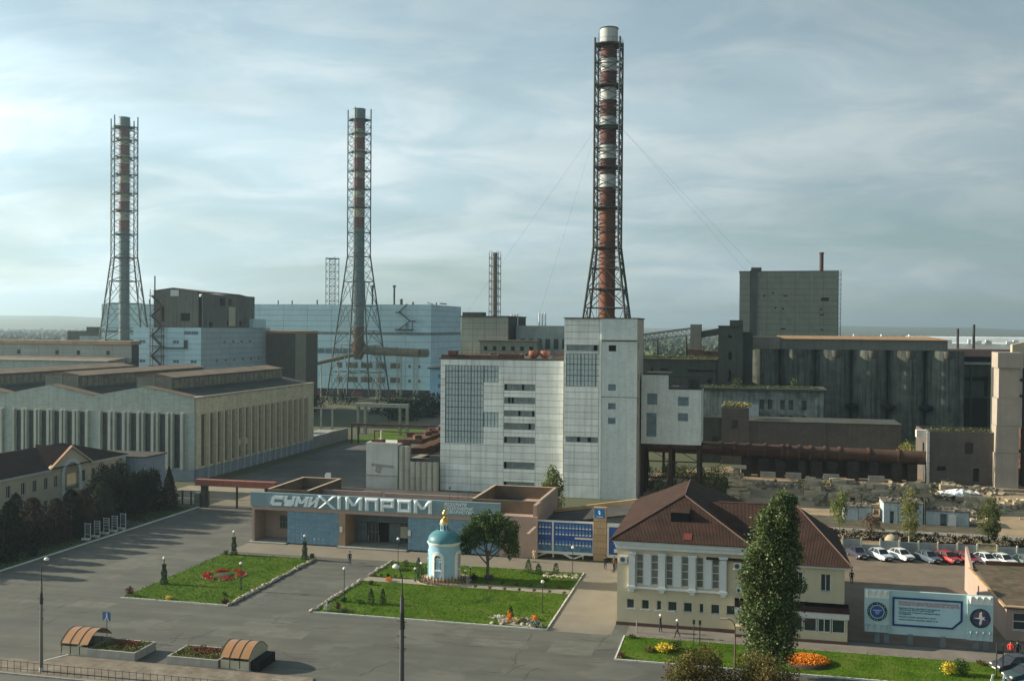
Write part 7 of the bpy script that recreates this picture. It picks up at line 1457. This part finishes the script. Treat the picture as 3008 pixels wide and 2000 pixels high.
# two broad trees outside the frame side of the grove shade the plaza
for (u, v, w_, h), l in zip(((-104.5, 121.5, 4.6, 10.8), (-104.5, 144.5, 4.2, 11.0)), ('taller dense dark tree behind the conifers, left part of the grove', 'taller dense dark tree behind the conifers, before the office arch')):
    pass
for (u, v, r_, h_), l in zip(((-96.2, 113.2, .9, 1.4), (-96.3, 117.2, 1.0, 1.5), (-97.2, 142.9, 1.3, 2.6), (-95.6, 120.6, .8, 1.2)), ('low dark bush at the kerb near the lower left', 'low dark bush by the path stub', 'round clipped dark bush right of the display stands', 'low dark shrub on the shaded verge')): bush(l, (u, v, .05), r_, h_, 1500, ldark, 'bush', .2)
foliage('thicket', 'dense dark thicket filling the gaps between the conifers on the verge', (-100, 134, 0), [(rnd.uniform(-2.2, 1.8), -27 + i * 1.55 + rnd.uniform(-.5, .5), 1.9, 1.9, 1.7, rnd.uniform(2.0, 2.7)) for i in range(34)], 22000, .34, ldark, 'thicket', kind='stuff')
# display stands
for i, (u, v) in enumerate(((-95.0, 132.0), (-94.9, 134.1), (-95.0, 136.5), (-94.8, 138.3), (-94.7, 140.3))):
    l = ['leftmost of the five white framed display stands on the verge', 'second display stand from the left on the verge', 'middle display stand of five on the verge', 'fourth display stand from the left on the verge', 'rightmost of the five display stands on the verge'][i]
    t = T('display_stand', l, 'display stand', (u, v, 0.05), 0, 'display stands with concrete troughs'); f = front(v)
    m_ = MB(); fbox(m_, f, u - .5, u - .43, 0, .08, .1, 2.5); fbox(m_, f, u + .43, u + .5, 0, .08, .1, 2.5); fbox(m_, f, u - .43, u + .43, .01, .07, 2.36, 2.43)
    for z in ((.75,), (.75, 1.2, 1.6, 2.0), (.75, 1.3, 1.7, 2.0), (.75, 1.2, 1.6, 2.0), (.75,))[i]: fbox(m_, f, u - .43, u + .43, .01, .07, z, z + .07)
    t.part('frame', m_, frame); m_ = MB(); fbox(m_, f, u - .43, u + .43, .05, .09, .75, 2.36); t.part('poster', m_, M('poster_dark', (.10, .12, .13), .5, .4, 2)); m_ = MB(); fbox(m_, f, u - .6, u + .6, -.65, -.25, 0, .36); t.part('trough', m_, M('trough_white', (.62, .62, .58)))
# ---------------------------------------------------------------- cream office building on the left
t = T('office_building', 'long two storey cream office building with dark maroon roof and arched gable bay', 'building', (-113, 168, 0)); R_ = right(-113)
ws = [136.9, 140.3, 143.0, 145.7, 148.2, 155.4, 158.2, 161.1, 163.9, 133.7, 130.2, 126.8, 123.4, 120]
ho = [(s - .1, s + .95, z, z + 1.95) for s in ws for z in (4.5, .75)] + [(150.4, 154.4, .2, 7.0)]
m_ = MB(); holed(m_, R_, 100, 168, 0, 7.4, ho, .4); m_.box(-130, -113.4, 167.6, 168, 0, 7.4); t.part('wall', m_, cream)
for s in ws:
    for z in (4.5, .75): window(t, R_, s - .1, s + .95, z, z + 1.95, frame if s < 150 else frameg, glass, 2, 1, .15, .06, creamt)
m_ = MB(); m_.prismu([(146.9, 7.4), (157.6, 7.4), (157.6, 7.9), (152.3, 10.9), (146.9, 7.9)], -113.35, -112.9); g_w = t.part('gable', m_, cream)
m_ = MB(); n = 16
def AP(w_, zt): return [(152.4 - w_ * math.cos(math.pi * i / n), zt + w_ * math.sin(math.pi * i / n)) for i in range(n + 1)]
o_, i_ = [(152.4 - 2.55, .2)] + AP(2.55, 6.35) + [(152.4 + 2.55, .2)], [(152.4 - 1.95, .2)] + AP(1.95, 6.35) + [(152.4 + 1.95, .2)]
for k in range(len(o_) - 1): m_.prismu([o_[k], o_[k + 1], i_[k + 1], i_[k]], -112.9, -112.7)
t.part('arch_surround', m_, creamt)
for k in range(26):
    a, b = (o_[0][0], .4 + k * .5) if k < 12 else (0, 0)
    if k < 12: q = MB(); fbox(q, R_, 149.85, 150.45, -.38, -.3, .4 + k * .5, .75 + k * .5); t.part('quoin', q, creamt); q = MB(); fbox(q, R_, 154.35, 154.95, -.38, -.3, .4 + k * .5, .75 + k * .5); t.part('quoin', q, creamt)
for k in range(13): q = MB(); fbox(q, R_, 167.3 if k % 2 else 167.1, 168.1, -.12, 0, .3 + k * .54, .72 + k * .54); t.part('quoin', q, creamt)
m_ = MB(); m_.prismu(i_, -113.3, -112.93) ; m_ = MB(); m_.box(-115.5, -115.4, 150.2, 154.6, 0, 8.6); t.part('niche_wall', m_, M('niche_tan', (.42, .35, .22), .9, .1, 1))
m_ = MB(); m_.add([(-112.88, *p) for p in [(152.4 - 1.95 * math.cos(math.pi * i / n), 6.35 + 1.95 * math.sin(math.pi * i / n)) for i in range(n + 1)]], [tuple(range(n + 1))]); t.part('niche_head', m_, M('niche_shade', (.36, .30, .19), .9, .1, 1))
window(t, right(-115.4), 150.8, 151.8, 4.2, 6.6, frame, glass, 2, 1, -.1)
m_ = MB(); m_.box(-113.9, -112.75, 150.5, 154.4, 3.3, 3.6); t.part('balcony_slab', m_, cream); m_ = MB()
for k in range(14): y = 150.6 + k * .28; m_.tube((-112.85, y, 3.6), (-112.85, y, 4.4), .03, 4)
m_.tube((-112.85, 150.5, 4.4), (-112.85, 154.4, 4.4), .05, 5); m_.box(-112.87, -112.84, 150.6, 154.3, 3.65, 4.2); t.part('balcony_rail', m_, M('rail_green', (.10, .17, .14)))
m_ = MB(); fbox(m_, R_, 100, 147, -.4, .3, 7.4, 7.75); fbox(m_, R_, 157.6, 168.4, -.4, .3, 7.4, 7.75); t.part('eaves', m_, creamt)
m_ = MB(); m_.add([(-112.5, 98, 7.75), (-112.5, 168.5, 7.75), (-121.5, 161.5, 10.3), (-121.5, 98, 10.3), (-131, 168.5, 7.75), (-131, 98, 7.75)], [(0, 1, 2, 3), (1, 4, 2), (4, 5, 3, 2)]); t.part('roof', m_, maroond)
m_ = MB(); m_.add([(-112.6, 146.6, 7.7), (-112.6, 152.3, 11.05), (-120, 152.3, 11.05), (-113.5, 146.6, 7.9), (-112.6, 158, 7.7), (-113.5, 158, 7.9)], [(0, 1, 2, 3), (1, 4, 5, 2)]); t.part('gable_roof', m_, maroond)
m_ = MB(); m_.prismu([(146.5, 7.7), (146.8, 7.6), (152.3, 10.85), (152.3, 11.15)], -112.95, -112.5); t.part('gable_coping', m_, M('coping_orange', (.5, .3, .17))); m_ = MB(); m_.prismu([(158.1, 7.7), (157.8, 7.6), (152.3, 10.86), (152.3, 11.14)], -112.94, -112.52); t.part('gable_coping', m_, cream)
t = T('grey_annex', 'blue-grey windowless annex between the office building and the hall', 'annex', (-113, 169, 0)); m_ = MB(); m_.box(-122, -109.6, 169, 176, 0, 7.0); t.part('wall', m_, hallb); m_ = MB(); m_.box(-122.3, -109.3, 168.8, 176.3, 7.0, 7.25); t.part('roof', m_, tar)
# gate
t = T('gate_portal', 'vehicle gate under a long rust red beam left of the entrance building', 'gate', (-93.9, 161, 0))
m_ = MB(); m_.box(-94.1, -79.0, 160.5, 161.8, 3.85, 4.9); t.part('beam', m_, M('beam_rust_red', (.27, .095, .065), .8, .15, .8, .1, 8, streak=.3, dirt=(.15, .06, .045)))
m_ = MB(); m_.box(-93.1, -92.1, 160.7, 161.6, 0, 3.85); m_.box(-81.0, -80.4, 160.8, 161.5, 0, 3.85); t.part('pillar', m_, concd); m_ = MB(); m_.box(-86.5, -86.25, 161, 161.3, 0, 3.85); t.part('post', m_, steeld)
m_ = MB()
for i in range(66): x = -92 + i * .17; m_.box(x - .015, x + .015, 161.2, 161.24, .1, 2.9)
for z in (.2, 1.5, 2.8): m_.box(-92, -81, 161.15, 161.2, z, z + .07)
t.part('gate_leaf', m_, M('gate_mesh', (.30, .27, .2)))
t = T('mesh_fence', 'low mesh fence running left from the gate to the grove', 'fence', (-100, 162, 0)); m_ = MB()
for i in range(9): x = -106 + i * 1.7; m_.box(x - .12, x + .12, 162, 162.2, 0, 2.6)
for z in (.6, 1.5, 2.4): m_.box(-106, -93.2, 162.05, 162.12, z, z + .06)
t.part('post', m_, steeld)
t = T('sentry_box', 'small green sentry box beside the left gate pillar', 'kiosk', (-94.2, 161, 0)); m_ = MB(); m_.box(-94.3, -93.3, 160.6, 161.6, 0, 2.5); t.part('wall', m_, M('box_green', (.09, .15, .12))); m_ = MB(); m_.box(-94.2, -93.4, 160.55, 160.6, 1.2, 2.2); t.part('window', m_, glassg)
t = T('yard_wall', 'long low concrete wall with grassy top running on from the hall', 'wall', (-109.6, 246, 0)); m_ = MB(); m_.box(-109.9, -109.4, 245, 268, 0, 3.2); m_.box(-118, -109.5, 245.2, 267.5, 0, 2.6); t.part('wall', m_, conc)
t = T('concrete_portal', 'grey concrete pipe portal frame in front of the dark bushes', 'portal frame', (-110, 282, 0)); m_ = MB()
for x in (-112.4, -110.2, -99.4, -97.2): m_.box(x, x + .7, 282, 283, 0, 8.0)
m_.box(-112.6, -96.4, 281.8, 283.2, 8.0, 9.1); t.part('frame', m_, conc)
t = T('pipe_rack', 'slim rusty pipe rack crossing the yard behind the white annex', 'pipe rack', (-100, 262, 0)); m_ = MB()
for x in (-104.5, -102.6): m_.box(x, x + .35, 258, 258.4, 0, 5.2)
m_.box(-104.5, -70, 258, 258.5, 5.0, 5.6); t.part('frame', m_, rust)
t = T('cable_rack', 'pale steel pipe stand at the far end of the hall side', 'pipe stand', (-108, 262, 0)); m_ = MB()
for x in (-121, -117.5): m_.box(x, x + .5, 275, 275.5, 0, 8)
m_.box(-124, -116, 275, 275.4, 7.8, 8.1); t.part('frame', m_, steelw)
# ---------------------------------------------------------------- foreground: underpass shelters, planters, railing, masts
def shelter(label, a, v0, opening):
    t = T('underpass_shelter', label, 'shelter', (a, v0, 0)); L_ = 3.0; v1 = v0 + 3.5; n = 14
    arcp = [(v0 - .15 + (v1 - v0 + .3) * i / n, .85 + 1.35 * math.sin(math.pi * (i + .9) / (n + 1.8)) ** .8) for i in range(n + 1)]
    for k in range(3):
        q = MB(); x0, x1 = a + k * L_ / 3 + .02, a + (k + 1) * L_ / 3 - .02; vs = [(x, y, z) for x in (x0, x1) for y, z in arcp]; q.add(vs, [(i, i + 1, n + 2 + i, n + 1 + i) for i in range(n)], True); t.part('roof_sheet', q, polec)
    q = MB()
    for k in range(4):
        x = a + k * L_ / 3
        for i in range(n): q.tube((x, arcp[i][0], arcp[i][1] + .015), (x, arcp[i + 1][0], arcp[i + 1][1] + .015), .035, 4, cap=False)
        for y in (v0, v1): q.tube((x, y, 0), (x, y, .95), .04, 5)
    t.part('rib', q, steeld)
    for k in range(3): q = MB(); q.box(a + k * L_ / 3 + .05, a + (k + 1) * L_ / 3 - .05, v0 - .01, v0 + .02, .12, .9); t.part('side_panel', q, panelc); q = MB(); q.box(a + k * L_ / 3 + .05, a + (k + 1) * L_ / 3 - .05, v1 - .01, v1 + .02, .12, .9); t.part('side_panel', q, panelc)
    x = a if opening > 0 else a + L_; q = MB(); q.add([(x, y, z) for y, z in arcp] + [(x, v1, .1), (x, v0, .1)], [tuple(range(n + 3))]); t.part('end_panel', q, panelc) if opening < 2 else None
    q = MB(); q.box(a - .1, a + L_ + .1, v0 - .12, v0 + .12, 0, .14); q.box(a - .1, a + L_ + .1, v1 - .12, v1 + .12, 0, .14); t.part('base', q, conc); return t
shelter('left orange barrel-roofed underpass shelter beside the planter', -64.4, 85.5, 1); shelter('right orange barrel-roofed underpass shelter with dark stair opening', -47.5, 85.5, -1)
single('stair_well', MB().box(-44.5, -43.6, 85.7, 88.9, .01, .9), dark, 'dark stairwell mouth of the right underpass shelter', 'stairwell')
def planter(label, a, b, v0, v1, flip, group='concrete flower planters by the underpass'):
    t = T('planter', label, 'planter', (a, v0, 0), group=group); m_ = MB(); h = .85
    m_.box(a, b, v0, v0 + .2, .05, h); m_.box(a, b, v1 - .2, v1, .05, h); m_.box(a, a + .2, v0 + .2, v1 - .2, .05, h - .003); m_.box(b - .2, b, v0 + .2, v1 - .2, .05, h - .003); t.part('trough', m_, M('planter_concrete', (.34, .33, .29), .9, .12, 1, .2, 12, streak=.4, dirt=(.16, .16, .14)))
    m_ = MB(); m_.box(a + .2, b - .2, v0 + .2, v1 - .2, .1, .7); t.part('soil', m_, soil); rs = np.random.RandomState(int(-a)); n = 4200
    x = rs.uniform(a + .25, b - .25, n); y = rs.uniform(v0 + .25, v1 - .25, n); hh = .72 + .28 * rs.uniform(0, 1, n) * (1 + .5 * np.sin(x * 3) * np.cos(y * 2.3)); q = rs.uniform(0, 1, n); cx = (a + b) / 2
    red = (y > (v0 + v1) / 2 - .4) & (abs(x - cx) < 1.4) & (q < .75)
    t.part('red_foliage', leaf_mesh('red_foliage', np.column_stack([x, y, hh])[red], .13, M('leaf_wine', (.20, .065, .03), .85, .3, 1, island=.4), org=t.org, rs=rs), None)
    t.part('green_foliage', leaf_mesh('green_foliage', np.column_stack([x, y, hh * .97])[~red], .13, M('leaf_mixed', (.16, .17, .045), .85, .35, 1.5, island=.5), org=t.org, rs=rs), None)
planter('flower planter right of the left underpass shelter', -61.4, -56.3, 85.3, 88.9, 0); planter('flower planter left of the right underpass shelter', -52.9, -47.6, 85.3, 88.9, 1)
t = T('bus_stop_sign', 'blue pedestrian underpass sign behind the left shelter', 'sign', (-66, 92.8, 0)); m_ = MB(); m_.tube((-62.9, 90.5, 0), (-62.9, 90.5, 2.9), .035, 6); t.part('post', m_, steeld); m_ = MB(); m_.box(-63.35, -62.45, 90.44, 90.47, 2.0, 2.9); pn = t.part('panel', m_, M('sign_blue', (.04, .14, .30), .5, .1, 1))
m_ = MB(); m_.ball((-62.85, 90.43, 2.72), .06, 8); m_.prismv([(-62.95, 2.62), (-62.8, 2.62), (-62.78, 2.35), (-62.65, 2.1), (-62.75, 2.1), (-62.87, 2.32), (-63.02, 2.1), (-63.12, 2.1), (-62.95, 2.38)], 90.425, 90.438); m_.box(-63.25, -62.6, 90.425, 90.438, 2.04, 2.08); t.part('walking_figure', m_, whpl, pn)
t = T('railing', 'low thin dark railing along the road edge at the lower left', 'railing', (-72, 80, 0)); m_ = MB(); mr = M('rail_brown', (.075, .06, .05), .8, .2, 2)
pts = [(-80, 80.4), (-67, 80.3), (-62.8, 80.9)]; segs = [((-80, 80.1), (-38.0, 80.1))]
for i in range(61):
    x = -80 + i * .7; m_.tube((x, 80.1, 0), (x, 80.1, 1.05), .025, 5)
t.part('post', m_, mr); m_ = MB()
for z in (.35, 1.0): m_.tube((-80, 80.1, z), (-38, 80.1, z), .022, 5)
t.part('rail', m_, mr)
kerbline((-72, 79.5), (-36, 79.5), .15, .14, 1.5, mt=conc); kerbline((-63.5, 85.35), (-64.6, 83.3), .15, .14, 1, mt=kerb)
t = T('sidewalk_ring', 'short curved kerb around the plaza bay beside the right shelter', 'kerb', (-42, 82, 0)); m_ = MB()
for i in range(12):
    a = rad(-90 + i * 15); b = rad(-90 + (i + 1) * 15); m_.tube((-41.5 + 2.4 * math.cos(a), 81.9 + 2.1 * math.sin(a), .06), (-41.5 + 2.4 * math.cos(b), 81.9 + 2.1 * math.sin(b), .06), .08, 5)
t.part('kerb', m_, conc)
def mast(label, u, v, h, r, armd, lampw, mat=None):
    t = T('lamp_mast', label, 'street lamp', (u, v, 0), group='concrete lamp masts'); cm_ = M('mast_concrete', (.21, .20, .17), .9, .15, .6, .2, 6, streak=.3, dirt=(.12, .11, .1))
    m_ = MB(); m_.tube((u, v, 0), (u, v, h), r, 10, r * .62); t.part('pole', m_, mat or cm_)
    m_ = MB(); m_.tube((u, v, h - 2.1), (u, v, h + .2), r * .95, 8, r * .35); m_.tube((u, v, h + .2), (u, v, h + 1.2), .04, 6); m_.tube((u, v, h + 1.2), (u + armd * .4, v, h + 1.9), .035, 6); m_.tube((u + armd * .4, v, h + 1.9), (u + armd, v, h + 2.05), .035, 6)
    for z in (h - 2.6, h - 1.6, h - 3.4): m_.tube((u - .35, v, z), (u + .3, v, z - .05), .03, 4)
    t.part('bracket', m_, steeld)
    m_ = MB(); m_.lathe([(.01, -.12), (.17, -.1), (.2, 0), (.1, .14), (.01, .17)], 0, 0, 10); m_.v = [(u + armd + a * lampw, v + b, h + 2.05 + c) for a, b, c in m_.v]; t.part('lamp_head', m_, lampm); m_ = MB(); m_.tube((u, v, 0), (u, v, .45), r + .02, 10); t.part('white_foot', m_, kerb); return t
mast('tall concrete lamp mast at the lower left by the shelter', -62.9, 80.7, 8.4, .17, .55, 1.3)
mast('tall dark lamp mast cut by the bottom edge in the middle', -22.4, 64.5, 13.8, .22, -.45, 1.3, M('mast_dark', (.07, .06, .05), .9, .2, 1))
t = T('curved_lamp', 'slim curved street lamp in front of the cream building, left of the poplar', 'street lamp', (-.75, 88, 0)); m_ = MB(); m_.tube((-.75, 88, 0), (-.75, 88, 5.9), .085, 8, .06); t.part('pole', m_, M('mast_rust', (.13, .09, .07), .85, .2, 1)); m_ = MB(); pp = [(-.75, 5.9), (-.75, 6.6), (-.85, 7.0), (-1.1, 7.25), (-1.5, 7.3)]
for a, b in zip(pp, pp[1:]): m_.tube((a[0], 88, a[1]), (b[0], 88, b[1]), .04, 6)
t.part('arm', m_, steeld); m_ = MB(); m_.box(-2.0, -1.4, 87.9, 88.1, 7.22, 7.34); t.part('lamp_head', m_, M('lamp_rose', (.4, .3, .27)))
single('short_post', MB().tube((-38.6, 79.6, 0), (-38.6, 79.6, 1.6), .13, 8), conc, 'short pale concrete post at the bottom edge left of the tall mast', 'post')
single('grey_bollard', MB().tube((-11.0, 106.4, 0), (-11.0, 106.4, 1.3), .06, 8), conc, 'leaning grey post at the corner of the cream building', 'post')
# fallen branch on the chapel lawn
m_ = MB(); m_.tube((-30.5, 113.0, .15), (-28.4, 114.6, .55), .04, 5); m_.tube((-29.6, 113.7, .3), (-28.9, 115.4, .4), .03, 5); single('dead_branch', m_, barkm, 'dry fallen branch on the middle of the chapel lawn', 'branch')
m_ = MB(); m_.box(-31.9, -30.9, 123.2, 123.8, .1, .75); m_.box(-31.7, -31.1, 123.1, 123.2, .3, .6); single('litter_bin', m_, steeld, 'black box-shaped bin between the chapel and the spreading tree', 'bin')
for k, (reg) in enumerate((((-71.3, -70.8, 105, 129), []), ((-71, -57.4, 104.85, 105.1), []), ((-47, -20.3, 104.85, 105.15), []), ((-12.2, 23.3, 97.0, 97.35), []), ((-20.6, -20.25, 105, 130), []), ((-12, 23.3, 104.6, 105.0), []))):
    tufts(reg, 420, .16, M('edge_weeds', (.10, .12, .035), .95, .3, 1, island=.5), .1, label='straggling weeds along the lawn kerb')
# cracks and patches on the plaza: thin tar seams
m_ = MB()
for i in range(46):
    x, y = rnd.uniform(-85, -14), rnd.uniform(84, 104); a = rnd.choice((0, 0, 1.57)) + rnd.uniform(-.25, .25)
    for k in range(rnd.randrange(3, 9)):
        l = rnd.uniform(.3, 1.0); m_.obox((x, y, .006), (l + .03, .05, .005), a); x += math.cos(a) * l; y += math.sin(a) * l; a += rnd.uniform(-.4, .4)
single('asphalt_crack', m_, tar, 'thin tar sealed cracks across the asphalt plaza', 'cracks', kind='stuff')

# ---------------------------------------------------------------- far woods
def far_wood(label, n, rmin, rmax, a0, a1, sz, seed, name='distant_wood'):
    rs = np.random.RandomState(seed); r = rmin * (rmax / rmin) ** rs.uniform(0, 1, n); a = rs.uniform(a0, a1, n); x, y = r * np.sin(a), r * np.cos(a); pts = []; k = 12
    s = sz * rs.uniform(.6, 1.3, n); base = np.column_stack([x, y, s * .55]); d = rs.normal(size=(n, k, 3)); d /= np.linalg.norm(d, axis=2)[:, :, None]
    p = base[:, None, :] + d * s[:, None, None] * np.array([.7, .7, .55]); 
    me = leaf_mesh(name, p.reshape(-1, 3), sz * .55, lhaze, asp=.9, rs=rs); o = bpy.data.objects.new(name, me); COL.objects.link(o); return setp(o, label, 'wood', None, 'stuff')
far_wood('hazy mixed wood receding to the left horizon', 6500, 560, 3600, rad(-32), rad(-8), 11, 3)
far_wood('hazy trees between the works and the right horizon', 5000, 620, 3600, rad(-8), rad(30), 10, 4)
for i, (u, v, h) in enumerate(((-395, 560, 24), (-388, 565, 27), (-384, 558, 26), (-430, 560, 19), (-420, 555, 18))):
    n = 900; rs = np.random.RandomState(i); z = rs.uniform(0, 1, n); a = rs.uniform(0, 6.28, n); rr_ = 2.3 * np.sin(np.pi * np.clip(z + .12, 0, 1)) ** .6 * rs.uniform(.6, 1, n)
    o = bpy.data.objects.new('distant_poplar', leaf_mesh('distant_poplar', np.column_stack([rr_ * np.cos(a), rr_ * np.sin(a), z * h + 2]), 1.3, lhaze, rs=rs)); COL.objects.link(o); o.location = W(u, v, 0); setp(o, 'hazy poplar in the distant group beyond the long shed', 'tree', 'distant poplars')

# ---------------------------------------------------------------- haze
m_ = MB(); m_.box(-11600, 11600, -11600, 11600, -1.2, 160); hm_ = bpy.data.materials.new('haze'); hm_.use_nodes = True; n_ = hm_.node_tree.nodes; n_.remove(n_['Principled BSDF'])
pv = n_.new('ShaderNodeVolumePrincipled'); pv.inputs['Color'].default_value = (.62, .80, .90, 1); pv.inputs['Density'].default_value = .00017; pv.inputs['Anisotropy'].default_value = .55
hm_.node_tree.links.new(pv.outputs[0], n_['Material Output'].inputs['Volume']); hz_ = bpy.data.objects.new('haze', mesh('haze', m_, hm_)); COL.objects.link(hz_); hz_['kind'] = 'stuff'
